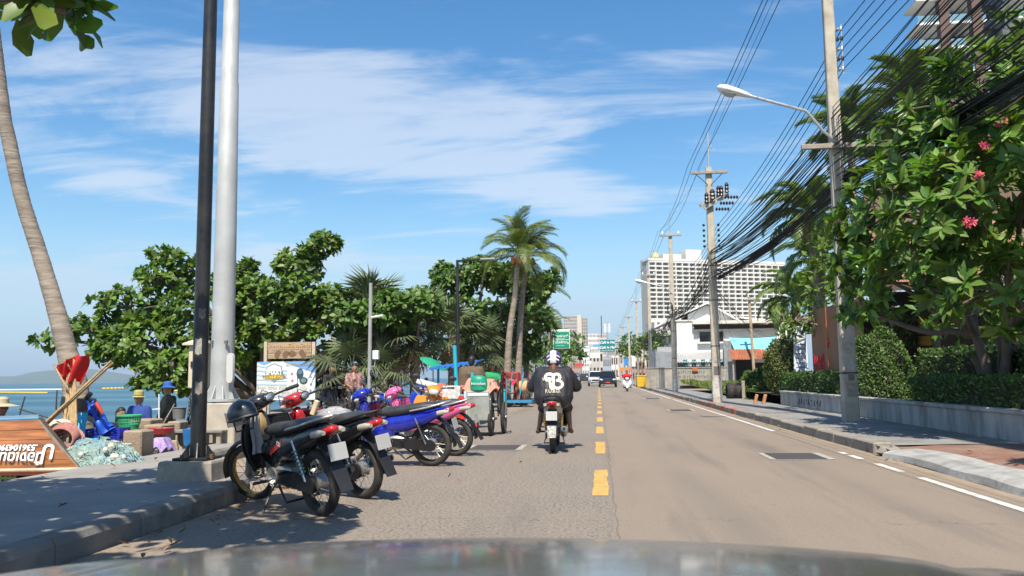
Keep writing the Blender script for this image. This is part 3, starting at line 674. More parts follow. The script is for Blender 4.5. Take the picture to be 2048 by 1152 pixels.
for (w, hgt, z, c) in ((.22, .3, 1.3, (.13, .12, .11)), (.2, .34, .85, (.44, .42, .4)), (.16, .2, 1.7, (.35, .33, .3))):
    MB().box((0, -.128, z), (w, .008, hgt)).obj('torn_poster', mat('torn_poster_p%d' % int(z * 100), c, .9, var=.3, scale=18), t)
for k in (2, 3, 4):
    MB().box((0, 0, .62), (.345, .255, .62 if k == 2 else .8)).obj('white_painted_band', mat('band_white', (.5, .48, .43), .8, var=.15, scale=8, stain=(.2, .18, .16), stain_amt=.7, stain_scale=5), pole_obj[k])
for k in range(3, len(POLES)):
    t = pole_obj[k]; H = POLES[k][2]; crossarm(t, H - .12, 1.35)
    if k <= 5:
        MB().tube([(0, 0, H), (0, 0, H + 1.6)], .028, 6).obj('steel_rod', M_galv, t)
        for s in (-1, 1): MB().lathe([(.02, -.1), (.06, -.06), (.05, .05), (.02, .1)], 7, Matrix.Translation((s * .5, -.16, H + .05))).obj('pin_insulator', M_lamp, t)
# ---- overhead cables: every cable one object running from pole to pole
random.seed(21)
CL = 'black overhead cable in the tangled bundle strung pole to pole on the right'
def cable(pts, sags, r, label, group, name='overhead_cable', n=5, step=9):
    P = []
    for i in range(len(pts) - 1):
        a, b2 = Vector(pts[i]), Vector(pts[i + 1]); m = step
        for k in range(m):
            s = k / m; q = a.lerp(b2, s); q.z -= 4 * sags[i] * s * (1 - s); P.append(q)
    P.append(Vector(pts[-1])); o = MB().tube(P, r, n).obj(name, M_cable, smooth=60); tag(o, label, 'cable', group); return o
for i in range(54):
    g = i % 6; z0 = (9.6, 8.6, 7.7, 7.0, 6.5, 6.1)[g] + random.gauss(0, .14); z1 = (6.75, 6.35, 6.05, 5.7, 5.4, 5.1)[g] + random.gauss(0, .10); z2 = (5.75, 5.6, 5.35, 5.25, 4.95, 4.8)[g] + random.gauss(0, .06)
    pts = []; sg = []; dx = random.uniform(-.1, .25); nsp = 5 if i < 16 else (4 if i < 30 else 2)
    zs = [z0, z1, z2, 5.0 + random.gauss(0, .18), 5.1 + random.gauss(0, .2), 5.0 + random.gauss(0, .2)]
    for k in range(nsp + 1):
        X, Y, H = POLES[k]; pts.append((X + dx + random.uniform(-.1, .1) - (.02 if k else 0), Y - .15, zs[k]))
    sg = [random.uniform(.5, .9), random.uniform(.05, .40), random.uniform(.3, .8), random.uniform(.4, .9), random.uniform(.4, .9)]
    cable(pts, sg, random.choice((.007, .008, .010, .012, .016)), CL, 'cables in the tangled overhead bundle')
# heavy lashed bundle low at the right edge
for i in range(14):
    pts = [(6.5 + random.uniform(-.15, .15), -13, 5.4 + random.uniform(-.2, .2)), (5.48 + random.uniform(-.06, .06), 18.2, 5.35 + random.uniform(-.1, .1)), (4.5, 30.9, 4.7 + random.uniform(-.08, .08))]
    cable(pts, [random.uniform(.45, .6), random.uniform(.15, .3)], random.choice((.012, .016, .02, .024)), 'thick black overhead cable in the lowest lashed bundle above the frangipani tree', 'cables in the lowest lashed bundle')
# slack loops crossing to the buildings behind
for i in range(9):
    a = (5.4 + random.uniform(-.1, .2), 18.4, random.uniform(4.6, 6.0)); b2 = (9.5 + random.uniform(0, 5), 34 + random.uniform(0, 18), random.uniform(3.5, 5.5))
    cable([a, b2], [random.uniform(.4, 1.3)], .007, 'thin drop cable sagging from the nearest utility pole to the houses behind', 'drop cables to the houses', step=14)
for i in range(10):
    a = (4.4, 31.1, random.uniform(3.8, 5.2)); b2 = (9 + random.uniform(0, 7), 66 + random.uniform(0, 4), random.uniform(3, 5)); cable([a, b2], [random.uniform(.3, 1.0)], .009, 'thin drop cable sagging from the second utility pole to the white house', 'drop cables to the white house', step=14)
# low voltage wires on spools, high voltage on crossarm
for k in range(5):
    cable([(6.3, -13, 9.6 - .25 * k), (5.54, 18.1, 8.75 - .23 * k), (4.55, 30.9, 6.72 - .2 * k), (4.95, 52.3, 7.4 - .2 * k), (4.85, 74, 7.4 - .2 * k)], [.5, .3, .5, .5], .010, 'single black wire held on the spool insulators above the cable bundle', 'wires on the spool insulators')
for k, (dx, dz) in enumerate(((-.80, .0), (-.56, .2), (-.36, .02), (.3, 1.45))):
    pts = [(3.72 + dx * .4, -14, 9.0 + dz)] + [(X + dx * (1 if j > 1 else 1), Y - .2, (H + .12 if j > 0 else H) + dz) for j, (X, Y, H) in enumerate(POLES[2:9])]
    cable(pts, [.35] + [.5] * (len(pts) - 2), .009 if k < 3 else .006, 'high voltage line running above the road edge past the pole tops' if k < 3 else 'thin earth wire strung along the steel rods on the pole tops', 'high voltage lines on the pole tops' if k < 3 else None)
M_spacer = mat('line_spacer', (.55, .55, .55), .5, var=.1)
for px, py, Y in ((1422, 297, 28.5), (1480, 190, 22.5), (1335, 470, 47), (1357, 420, 42)):
    p = at(px, py, Y); b = MB().tube([p + Vector((.12 * math.cos(a), 0, .12 * math.sin(a))) for a in [2 * math.pi * j / 4 for j in range(4)]], .012, 5, closed=True)
    tag(b.obj('line_spacer', M_spacer), 'small pale diamond spacer clipped on the high voltage lines', 'line spacer', 'spacers on the high voltage lines')
# coil of slack cable at pole 3
p = Vector((4.55, 52.1, 5.3))
for k in range(3):
    o = MB().tube([p + Vector((.16 * math.cos(a), .05 * k, .38 * math.sin(a))) for a in [2 * math.pi * j / 16 for j in range(16)]], .03, 6, closed=True).obj('cable_coil', M_cable); tag(o, 'coil of slack black cable hung on the third utility pole', 'cable coil', 'cable coils on the third pole')
# ---- planter wall
M_plwall = mat('planter_wall_paint', (.42, .41, .385), .85, var=.14, scale=2, bump=.2, bscale=20, stain=(.15, .135, .115), stain_amt=.85, stain_scale=2.4, stretch=(1, 1, .22))
t = thing('planter_wall', 'low whitewashed planter wall along the right sidewalk, cracked and stained', 'wall', (6.1, 3, .1))
MB().box((0, 12.7, .2), (.18, 25.4, .44)).obj('wall_body', M_plwall, t, smooth=0)
random.seed(3); y = 0
while y < 25.3:
    l = min(random.uniform(2.2, 3.6), 25.4 - y); MB().box((-.01, y + l / 2, .455), (.24, l - .008, .07), b=.012).obj('coping_stone', M_plwall, t, smooth=0); y += l
random.seed(77); b = MB()
for k in range(9):
    yy = 20.4 + k * .3; z0 = .10; p = [(-.094, yy, z0 + random.uniform(0, .05)), (-.094, yy + random.uniform(-.05, .1), z0 + .2), (-.094, yy + .12, z0 + random.uniform(.0, .2))]
    b.tube(p, .008, 4)
b.obj('sprayed_scrawl', mat('black_spray', (.05, .05, .055), .8), t, kind='stuff')
M_soil = mat('soil', (.075, .055, .035), .95, var=.3, scale=6, bump=.6, bscale=20)
struct(plane('planter_bed', 6.18, 40, 3, 48, .42, M_soil, 2, 2))
rng = random.Random(8)
leaf_box('clipped_hedge', 'low clipped hedge spilling over the planter wall at the right edge', (.95, 8.0, .62), (6.62, 13.2, .42), rng, 17000, leaf=.062)
leaf_box('clipped_hedge', 'taller clipped hedge behind the low one, under the frangipani trunk', (.9, 6.4, 1.2), (7.62, 16.4, .42), rng, 12000, leaf=.062)
leaf_box('rounded_bush', 'big rounded clipped bush right behind the nearest utility pole', (1.75, 2.0, 1.85), (6.98, 21.4, .40), rng, 12000, shape='dome', cat='bush', leaf=.065)
leaf_box('clipped_hedge', 'low dark hedge between the rounded bush and the twiggy topiary', (.9, 7.2, .75), (6.75, 26.4, .40), rng, 8000, leaf=.075)
leaf_box('topiary_bush', 'round topiary with a bare twiggy flank beside the tarpaulin shack', (1.5, 1.5, 2.2), (6.75, 31.0, .3), rng, 5500, shape='ball', cat='bush', leaf=.075, M=mat('topiary_leaf', (.10, .135, .022), .5, var=.15, scale=1.5, trans=.15, island=.4))
leaf_box('leafy_shrub', 'loose green shrub in front of the tarpaulin shack', (2.2, 1.6, 1.25), (6.9, 36.5, .1), rng, 4500, shape='dome', cat='bush', leaf=.11)
leaf_box('dark_bush', 'dark shaded bush under the frangipani at the right edge', (1.5, 3.0, 1.3), (8.9, 13.4, .42), rng, 6000, shape='dome', cat='bush', leaf=.08)
# ---- frangipani trees
def frangipani(label, base, lobes, nparts, flowers, seed, stems=6):
    rng = random.Random(seed); t = thing('frangipani_tree', label, 'tree', base, group='frangipani trees behind the hedge'); B = Vector(base)
    lob = [(Vector(c) - B, r, n) for c, r, n in lobes]; pts = lobe_points(lob, rng, .5)
    mats = rosettes(pts, rng, 13, .25, (.55, 1.4), sv=.4); add_crown(t, mats, leaf_template(.36, .22, .12, 4), M_frang, nparts, near=CAM - B)
    b = MB(); forks = []
    for k in range(stems):
        a = k * 2.4; q = Vector((.35 * math.cos(a), .35 * math.sin(a), rng.uniform(.9, 1.6))); limb(b, (.05 * math.cos(a), .05 * math.sin(a), 0), q, .11, .075, rng); forks.append(q)
    for c, r, n in lob:
        f = min(forks, key=lambda q: (q - c).length); mid = limb(b, f, c, .07, .03, rng, 7, .12)
    for i, (p, ax) in enumerate(pts):
        if i % 3 == 0:
            c = min(lob, key=lambda l: (l[0] - p).length)[0]; limb(b, c, p, .018, .012, rng, 4, .12, sides=5)
    b.obj('trunk', mat('frangipani_bark', (.13, .105, .085), .85, var=.25, scale=5, bump=.4, bscale=20), t, smooth=60)
    Mf = mat('frangipani_flower', (.62, .07, .13), .5, var=.2, scale=20, trans=.2); 
    for p in flowers:
        fl = MB(); p = Vector(p) - B
        for q in range(5):
            c = Vector((rng.uniform(-.05, .05), rng.uniform(-.05, .05), rng.uniform(-.04, .04))); ax = Vector((rng.uniform(-.6, .4), -1, rng.uniform(-.3, .7))).normalized(); u = ax.orthogonal(); w = ax.cross(u)
            for s in range(5):
                a = 2 * math.pi * s / 5; d = (u * math.cos(a) + w * math.sin(a)); e = (u * math.cos(a + .6) + w * math.sin(a + .6))
                fl.add([c, c + d * .022 + ax * .01 - e * .008, c + d * .042 + ax * .015, c + (d * .5 + e * .5) * .036 + ax * .014, c + e * .015], [(0, 1, 2, 3, 4)])
        fl.obj('flower_cluster', Mf, t, loc=p)
    return t
LB = [(at(1795, 430, 15.5), (1.2, 1.2, 1.0), 72), (at(1880, 320, 14.2), (1.3, 1.2, 1.1), 79), (at(1985, 235, 13.2), (1.35, 1.2, 1.1), 84), (at(1950, 420, 12.6), (1.3, 1.1, 1.0), 84),
      (at(1775, 560, 15.8), (.95, .9, .7), 41), (at(2070, 380, 12.4), (1.2, 1.1, 1.1), 55), (at(1870, 520, 13.6), (1.1, .9, .7), 53), (at(2060, 130, 13.6), (1.1, 1.1, .9), 48), (at(1735, 505, 16.3), (.75, .7, .7), 31), (at(2010, 585, 12.4), (.9, .8, .55), 36), (at(2120, 560, 12.2), (1.1, .9, .8), 31),
      (at(1730, 620, 16.8), (.5, .5, .4), 14)]
FLW = [at(2002, 244, 11.9), at(1970, 292, 11.6), at(1962, 350, 11.5), at(1941, 444, 11.3)]
frangipani('pink flowering frangipani tree with large glossy leaves behind the clipped hedges', (7.0, 15.4, .42), LB, 300, FLW, 31)
frangipani('frangipani tree overhanging the near sidewalk at the right edge', (7.6, 8.6, .42), [((7.1, 8.4, 4.2), (1.6, 1.6, 1.1), 60), ((6.6, 6.9, 3.7), (1.4, 1.4, .9), 46), ((6.5, 10.0, 4.1), (1.0, .9, .8), 30), ((8.3, 10.2, 4.6), (1.4, 1.3, 1.0), 40), ((5.9, 4.8, 3.9), (1.3, 1.3, .9), 50), ((5.5, 6.9, 4.1), (.9, 1.0, .6), 50), ((6.3, 8.9, 4.2), (.8, .9, .6), 40), ((6.9, 11.6, 4.6), (.9, .9, .8), 24)], 40, [], 37)
# ---- palms standing behind the frangipani
rf = random.Random(12)
fox = [frond_mesh('foxtail', M_fox, 2.3, 30, .075, .55, 1.0, .35, rng=rf, plume=.35, hang=.35) for _ in range(3)]
royal = [frond_mesh('royal', M_fox, 2.5, 40, .085, .7, 1.35, .35, rng=rf, hang=.9) for _ in range(3)]
dryf = [frond_mesh('dry', M_dry, 1.5, 18, .06, .5, 1.2, .1, rng=rf, hang=1.2) for _ in range(2)]
def cpalm(label, px, py, Y, r, fr, n, seed, ndry=0, tilt=(-.45, 1.2), dx=0, s=1.0):
    p = at(px, py, Y); palm('feather_palm', label, (p.x + dx, Y, .35), tuple(p), r * 1.25, r, fr, random.Random(seed), n, group='feather palms behind the frangipani', tilt=tilt, dry=dryf, ndry=ndry, heart=.7)
cpalm('feather palm with its crown directly behind the lamp arm of the nearest pole', 1700, 275, 26.5, .11, fox, 22, 1)
cpalm('feather palm whose drooping crown hangs left of the nearest utility pole', 1622, 430, 31, .11, royal, 24, 2, 9)
cpalm('tall feather palm in front of the balcony tower at the top right', 1838, 215, 24, .12, fox, 22, 3, 5)
cpalm('low feather palm with hanging dead fronds beside the large white hotel', 1590, 600, 38, .13, royal, 22, 4, 10)
cpalm('feather palm with pale fronds low between the second pole and the rust fence', 1640, 520, 34, .12, royal, 20, 6, 6)
cpalm('feather palm half hidden by cables between the pole and the frangipani', 1770, 330, 30, .11, fox, 18, 5, 4)
# broad-leaved tree mass behind the pole and the rusty fence
def broad_tree(name, label, base, lobes, seed, M, size, nleaf=7, group=None, trunk_r=.16, nparts=0, tmpl=None, twig=.12, spread=(.5, 1.35)):
    rng = random.Random(seed); t = thing(name, label, 'tree', base, group=group); B = Vector(base)
    lob = [(Vector(c) - B, r, n) for c, r, n in lobes]; pts = lobe_points(lob, rng, .45); mats = rosettes(pts, rng, nleaf, size, spread, sv=.4, jitter=.06)
    add_crown(t, mats, tmpl or leaf_template(.5, .15, .1, 3, .15), M, nparts, near=CAM - B)
    b = MB(); top = Vector((0, 0, 0)); cz = min(c.z for c, r, n in lob); fork = Vector((rng.uniform(-.1, .1), rng.uniform(-.1, .1), max(.5, cz * .55)))
    limb(b, (0, 0, -.05), fork, trunk_r, trunk_r * .75, rng, 6, .05, sides=9)
    for c, r, n in lob: limb(b, fork - Vector((0, 0, rng.uniform(0, .3))), c, trunk_r * .5, trunk_r * .18, rng, 7, .13)
    for i, (p, ax) in enumerate(pts):
        if rng.random() < twig: c = min(lob, key=lambda l: (l[0] - p).length)[0]; limb(b, c, p, trunk_r * .14, .008, rng, 4, .1, sides=5)
    b.obj('trunk', M_bark, t, smooth=60); return t
broad_tree('leafy_tree', 'dark leafy tree behind the nearest pole, left of the frangipani', (8.4, 24, .3), [(at(1660, 570, 23), (1.1, 1.1, .7), 60), (at(1650, 500, 25), (.8, .8, .6), 40), (at(1720, 590, 22), (.9, .9, .6), 50), (at(1760, 480, 23), (1.0, 1, .8), 50), (at(1590, 640, 29), (1.0, 1.0, .6), 40)], 41, M_almond, .2)
broad_tree('leafy_tree', 'shaded tree filling the far right behind the pavilion', (13, 26, .0), [(at(1960, 620, 20), (1.6, 1.4, 1.0), 80), (at(2060, 560, 19), (1.6, 1.4, 1.2), 80), (at(1830, 640, 24), (1.2, 1.2, .9), 60)], 42, M_almond, .22)
# ================================================================ buildings, fences and signs on the right and far ahead
def wall_rect(b, p0, p1, th):
    """vertical slab between two photo corners given as world points on one depth"""
    x0, x1 = sorted((p0.x, p1.x)); z0, z1 = sorted((p0.z, p1.z)); b.box(((x0 + x1) / 2, p0.y + th / 2, (z0 + z1) / 2), (x1 - x0, th, z1 - z0)); return b
M_white = mat('white_wall', (.72, .71, .68), .7, var=.06, scale=1.2, stain=(.5, .47, .42), stain_amt=.4, stain_scale=.7)
M_cream = mat('cream_trim', (.58, .54, .47), .7, var=.1); M_greyroof = mat('grey_sheet_roof', (.26, .27, .28), .55, .2, var=.15, scale=3)
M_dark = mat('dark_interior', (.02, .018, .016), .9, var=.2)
# --- rusty fence sheets, banner
t = thing('sheet_fence', 'tall rust brown sheet metal fence behind the rounded bush', 'fence', (7.3, 23.6, .4))
M_rustsheet = mat('rust_brown_sheet', (.36, .175, .095), .7, var=.18, scale=3, bump=.1, stain=(.24, .11, .06), stain_amt=.6, stain_scale=1.5, stretch=(1, 1, .4))
M_seam = mat('orange_primer', (.55, .16, .05), .6, var=.2, scale=8)
y = 0
for k, l in enumerate((1.75, 1.85, 1.9)):
    MB().box((0, y + l / 2, 1.42), (.03, l - .012, 2.84 + .03 * k)).obj('sheet', M_rustsheet, t); y += l
    if k < 2: MB().box((-.022, y, 1.9), (.02, .10, 1.9)).obj('seam_strip', M_seam, t)
for yy in (.1, 1.8, 3.6, 5.4): MB().box((.06, yy, 1.4), (.06, .06, 2.9)).obj('post', black_metal, t)
red = mat('red_spray', (.62, .02, .03), .6, var=.1)
b = MB(); random.seed(6)
for k in range(7):
    yy = 4.0 + k * .2; b.tube([(-.02, yy, .75), (-.02, yy + .04, 1.35 + random.uniform(-.1, .1)), (-.02, yy + .13, .9 + random.uniform(-.05, .3))], .022, 5)
b.tube([(-.02, 3.85, .6), (-.02, 5.3, .62)], .03, 5); b.tube([(-.02, 3.3, 1.75), (-.02, 3.5, 1.55), (-.02, 3.42, 1.9)], .022, 5)
b.obj('red_scrawl', red, t, kind='stuff', label='red sprayed scrawl on the rust brown sheets')
c = at(1600, 700, 29.6); t = thing('banner', 'white price banner with rows of blue writing leaning at the end of the rust fence', 'banner', (c.x, 29.6, c.z))
w, h = .42, 1.66
MB().box((0, 0, 0), (w, .03, h), M=Matrix.Rotation(rad(2.5), 4, 'Y')).obj('sheet', mat('banner_white', (.62, .66, .74), .6, var=.08), t)
M_bt = mat('banner_blue', (.10, .14, .26), .7)
for k in range(9):
    random.seed(k); b = MB(); x = -.16
    while x < .15: l = random.uniform(.02, .06); b.box((x + l / 2, -.022, .68 - k * .16), (l, .006, .035)); x += l + .015
    b.obj('text_row', M_bt, t, kind='stuff')
for s in (-1, 1): MB().box((s * .17, .02, -1.0), (.03, .03, .5)).obj('leg', black_metal, t)
# --- pavilion with shingle roof behind the frangipani
P0 = at(1880, 566, 21.5); t = thing('pavilion', 'dark open pavilion with a brown shingle roof behind the frangipani tree', 'building', (P0.x, 21.5, 0))
M_sh = [mat('shingle_%d' % k, c, .75, var=.2, scale=8) for k, c in enumerate(((.24, .125, .075), (.29, .155, .09), (.20, .105, .065)))]
zE = P0.z; sl = Vector((0, 1.9, 1.75)).normalized(); W_ = 7.5
MB().add([(-1.6, -.4, zE - .05), (W_, -.4, zE - .05), (W_, 3.6, zE + 3.3), (-.6, 3.6, zE + 3.3), (-1.6, -.4, zE - .2), (W_, -.4, zE - .2), (W_, 3.6, zE + 3.1), (-.6, 3.6, zE + 3.1)], [(0, 1, 2, 3), (4, 7, 6, 5), (0, 4, 5, 1), (0, 3, 7, 4), (1, 5, 6, 2)]).obj('roof', mat('roof_board', (.10, .06, .04), .8), t, smooth=0)
roof = t.children[-1] if t.children else None
rnd = random.Random(2); d = Vector((0, 4.0, 3.35)).normalized(); nn = Vector((0, -d.z, d.y))
shm = [MB().box((0, 0, 0), (.33, .022, .26)).mesh('shingle', m, 0) for m in M_sh]; R_ = Matrix.Rotation(math.atan2(d.z, d.y), 4, 'X')
for r in range(13):
    for q in range(20):
        p = Vector((-1.4 + q * .35 + (.17 if r % 2 else 0), -.38, zE - .02)) + d * (r * .22 + .1) + nn * .035
        o = link('shingle', shm[rnd.randrange(3)], roof); o.matrix_local = Matrix.Translation(p) @ Matrix.Rotation(math.atan2(d.z, d.y) + rad(90) - rad(90) , 4, 'X') @ Matrix.Rotation(rad(90 - 6), 4, 'X')
for x in (-1.2, .9, 3.0, 5.2): MB().box((x, .3, zE / 2), (.16, .16, zE)).obj('post', M_dark, t)
MB().box((3.2, 3.0, 1.5), (8.4, .1, 3.0)).obj('back_wall', mat('pavilion_wall', (.10, .085, .07), .9, var=.2), t)
MB().box((2.6, .3, zE - .35), (8.0, .12, .35)).obj('beam', M_dark, t)
P = at(1838, 620, 24); t = thing('painted_gate_pillar', 'gold and white decorated pillar glimpsed behind the frangipani trunk', 'pillar', (P.x + .1, 24, .3))
M_gold = mat('gold_paint', (.55, .36, .06), .4, .3, var=.2, scale=20)
b = MB()
for k in range(7): b.lathe([(.16, 0), (.2, .08), (.15, .2), (.17, .26)], 10, Matrix.Translation((0, 0, .3 + k * .32)))
b.obj('column', M_gold, t); MB().box((.25, .05, 1.3), (.14, .2, 2.6)).obj('white_post', M_white, t); MB().box((0, 0, .15), (.5, .5, .3)).obj('base', M_cream, t)
P = at(1915, 615, 30); t = thing('guard_house', 'small white building with a red trim line glimpsed through the leaves', 'building', (P.x + 1.2, 30, 0))
MB().box((0, 1, 1.8), (4.2, 2, 3.6)).obj('wall', M_white, t); MB().box((0, -.02, 3.0), (4.3, .04, .14)).obj('red_trim', mat('red_trim', (.45, .06, .04), .6), t); MB().box((0, 1, 3.68), (4.6, 2.4, .16)).obj('roof', M_cream, t)
MB().box((.2, -.02, 1.0), (1.0, .05, 2.0)).obj('door', M_dark, t)
t = thing('picket_fence', 'black picket fence behind the hedge at the right edge', 'fence', (9.1, 10.5, .42))
for k in range(48): MB().box((.0, k * .14, .75), (.025, .03, 1.5)).obj('picket', black_metal, t) if k == 0 else link('picket', t.children[0].data, t, loc=(0, k * .14, 0))
for z in (.2, 1.35): MB().box((0, 3.3, z), (.03, 6.8, .05)).obj('rail', black_metal, t)
# --- old boundary wall, grass plot
Yw = 63.0
a = at(1292, 737, Yw); c = at(1455, 764, Yw); t = thing('boundary_wall', 'weathered concrete boundary wall with black scrawled writing, in front of the white house', 'wall', ((a.x + c.x) / 2, Yw, c.z))
hw = a.z - c.z; Lw = abs(c.x - a.x); nP = 5
M_oldwall = mat('old_wall', (.33, .30, .25), .9, var=.2, scale=1.5, bump=.2, stain=(.17, .155, .13), stain_amt=.7, stain_scale=.9)
for k in range(nP): MB().box((-Lw / 2 + (k + .5) * Lw / nP, 0, hw / 2 - .2), (Lw / nP - .02, .16, hw + .4)).obj('panel', M_oldwall, t)
MB().box((0, -.01, hw + .03), (Lw + .1, .24, .07)).obj('coping', M_oldwall, t)
spray = mat('black_spray2', (.06, .06, .065), .8); random.seed(15)
for row in range(2):
    b = MB(); x = -.6 + row * .0
    while x < (1.35 if row == 0 else 1.6):
        p = [(x + random.uniform(-.03, .03), -.085, hw * (.62 - .32 * row) + random.uniform(-.02, .02)), (x + random.uniform(-.02, .06), -.085, hw * (.62 - .32 * row) + random.uniform(.12, .25)), (x + random.uniform(.05, .11), -.085, hw * (.62 - .32 * row) + random.uniform(0, .2))]
        b.tube(p, .016, 4); x += random.uniform(.13, .2)
    b.obj('scrawled_line', spray, t, kind='stuff')
p = at(1390, 739, Yw - .2); o = MB().box((0, 0, 0), (.42, .04, .3), b=.02).obj('rusty_plate', mat('rusty_plate', (.40, .12, .04), .8, var=.25), None, loc=p); tag(o, 'small square rust orange plate hung on the old boundary wall', 'plate')
# grass bank between kerb and wall
M_grass_g = mat('grass_soil', (.075, .085, .03), .95, var=.3, scale=3)
def bank_z(x, y): return .12 + max(0, min(1, (y - 34) / 26)) * .42
gb = struct(plane('grass_plot', 6.02, 15, 34, 62.8, 0, M_grass_g, 8, 14, zf=lambda x, y: bank_z(x, y)))
rng = random.Random(19); mats = []
for k in range(9000):
    x, y = 6.1 + 7 * rng.random() ** 1.3, rng.uniform(36, 62.5); s = rng.uniform(.10, .24) * (1.6 if x < 6.7 else 1)
    mats.append(np.array(frame((x, y, bank_z(x, y)), (rng.uniform(-.5, .5), rng.uniform(-.5, .5), 1), (rng.uniform(-1, 1), rng.uniform(-1, 1), 0), s)))
v, f = scatter(*leaf_template(.3, .3, .1, 3, .1), mats)
o = link('grass', fast('grass', v, f, mat('grass_blade', (.13, .17, .03), .6, var=.2, scale=.5, trans=.2, island=.35))); o['kind'] = 'stuff'; tag(o, 'sunlit green grass in front of the old boundary wall', 'grass')
# yellow bins
for k, dx in enumerate((0, 1.05)):
    P = at(1281, 774, 73); t = thing('wheelie_bin', ('yellow wheelie bin nearest the kerb beside the fourth pole', 'yellow wheelie bin tilted behind its neighbour beside the fourth pole')[k], 'bin', (P.x + dx * .5, 73 + k * .6, .13), rot=(0, 0, .1 - .3 * k), group='yellow bins')
    M_bin = mat('bin_yellow', (.62, .38, .02), .5, var=.1)
    MB().loft([[(x * s, y * s, z) for x, y in ((-.36, -.36), (.36, -.36), (.36, .36), (-.36, .36))] for z, s in ((.05, .8), (.95, 1.0))]).obj('body', M_bin, t, smooth=0)
    MB().box((0, .02, 1.0), (.8, .84, .09), b=.03).obj('lid', M_bin, t)
    for s in (-1, 1): MB().lathe([(.0, -.03), (.1, -.03), (.1, .03), (0, .03)], 10, Matrix.Translation((s * .3, .33, .1)) @ Matrix.Rotation(rad(90), 4, 'Y')).obj('wheel', rubber, t)
# old tyres and timber post by the kerb
Pt = at(1470, 783, 36); 
for k, (px, dy) in enumerate(((1460, 0), (1476, .25))):
    p = at(px, 782, 36 + dy); o = MB().lathe([(.22 + .07 * math.cos(a), .1 * math.sin(a)) for a in [2 * math.pi * j / 10 for j in range(10)]] , 24, Matrix.Rotation(rad(90), 4, 'Y') @ Matrix.Rotation(rad(8 * k), 4, 'X'), closed=True).obj('old_tyre', rubber, None, loc=(p.x, 36 + dy, .42)); o.scale = (1.5, 1.35, 1.35); tag(o, ('worn grey tyre standing on edge beside the second utility pole', 'dark tyre standing between the worn tyre and a timber post')[k], 'tyre')
p = at(1487, 790, 35.6); o = MB().box((0, 0, .38), (.13, .13, .8), b=.01).obj('timber_post', grey_wood, None, loc=(p.x, 35.6, .1)); tag(o, 'short pale timber post beside the old tyres', 'post')
p = at(1500, 777, 36.5); b = MB().box((0, 0, 0), (.55, .3, .22), b=.08); o = b.obj('plastic_bag', mat('blue_bag', (.04, .14, .5), .5, var=.3, scale=10), None, loc=(p.x, 36.5, p.z)); tag(o, 'crumpled blue plastic bag in the shrub beside the timber post', 'bag')
for k, px in enumerate((1509, 1525)):
    p = at(px, 797, 29.5); o = MB().box((0, 0, .16), (.1, .14, .34), M=Matrix.Rotation(rad(16), 4, 'Y'), b=.02).obj('timber_stub', mat('orange_timber', (.42, .2, .09), .8, var=.3, scale=8), None, loc=(p.x, 29.5 - .1 * k, .13)); tag(o, ('leaning orange timber stub at the end of the planter wall, left of its pair', 'leaning orange timber stub touching the end of the planter wall')[k], 'stub')
# --- white house
Yh = 74.0
t = thing('white_house', 'white two storey house with a broad gable behind the old boundary wall', 'house', (0, Yh, 0))
L_ = lambda px, py, dy=0: at(px, py, Yh + dy) - Vector((0, Yh, 0))
b = MB(); g = [L_(1368, 655), L_(1562, 655)]; zt = L_(1470, 655).z; x0, x1 = L_(1368, 700).x, L_(1562, 700).x
b.box(((x0 + x1) / 2, 4, zt / 2), (x1 - x0, 8, zt)); b.obj('wall', M_white, t, smooth=0)
b = MB(); xl, xr = L_(1352, 640).x, L_(1385, 640).x; zb = L_(1368, 643).z; b.box(((xl + xr) / 2, 3, zb / 2), (xr - xl, 6.6, zb)); b.obj('stair_tower', M_white, t, smooth=0); MB().box(((xl + xr) / 2, 3, zb + .06), (xr - xl + .2, 6.8, .12)).obj('tower_cap', M_cream, t)
gx0, gx1 = L_(1377, 642).x, L_(1478, 642).x; gz0 = L_(1420, 643).z; ap = L_(1415, 604)
MB().prism([(gx0, gz0), (gx1, gz0), (gx1, gz0 + .15), (ap.x, ap.z - .25), (gx0, L_(1377, 628).z)], 6, Matrix.Rotation(rad(90), 4, 'X') @ Matrix.Translation((0, 0, -6.4))).obj('gable_wall', M_white, t, smooth=0)
def roof_plane(pts, th=.16, dep=(-.22, 8)):
    a, c = pts; b = MB(); a = Vector((a.x, 0, a.z)); c = Vector((c.x, 0, c.z))
    V = [Vector((q.x, y, q.z + dz)) for y in dep for q in (a, c) for dz in (0, -th)]
    b.add(V, [(0, 2, 3, 1), (4, 5, 7, 6), (0, 4, 6, 2), (1, 3, 7, 5), (0, 1, 5, 4), (2, 6, 7, 3)]); return b
M_rooftrim = mat('white_roof_edge', (.66, .65, .62), .6, var=.06)
rl = roof_plane((ap, L_(1308, 653))).obj('roof_slope', M_rooftrim, t, smooth=0); roof_plane((ap, L_(1478, 640))).obj('roof_slope', M_rooftrim, t, smooth=0); roof_plane((L_(1478, 633), L_(1545, 640))).obj('roof_slope', M_rooftrim, t, smooth=0)
xa, xb = L_(1383, 650).x, L_(1553, 650).x; za = L_(1470, 642).z
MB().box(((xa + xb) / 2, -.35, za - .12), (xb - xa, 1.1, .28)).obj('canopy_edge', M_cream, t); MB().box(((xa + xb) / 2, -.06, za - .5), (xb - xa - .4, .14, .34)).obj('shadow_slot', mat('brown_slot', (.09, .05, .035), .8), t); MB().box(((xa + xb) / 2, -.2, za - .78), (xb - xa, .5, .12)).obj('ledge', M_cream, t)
p0, p1 = L_(1398, 664), L_(1447, 683); f = MB().box(((p0.x + p1.x) / 2, -.03, (p0.z + p1.z) / 2), (p1.x - p0.x + .16, .08, p0.z - p1.z + .16)).obj('window', M_cream, t)
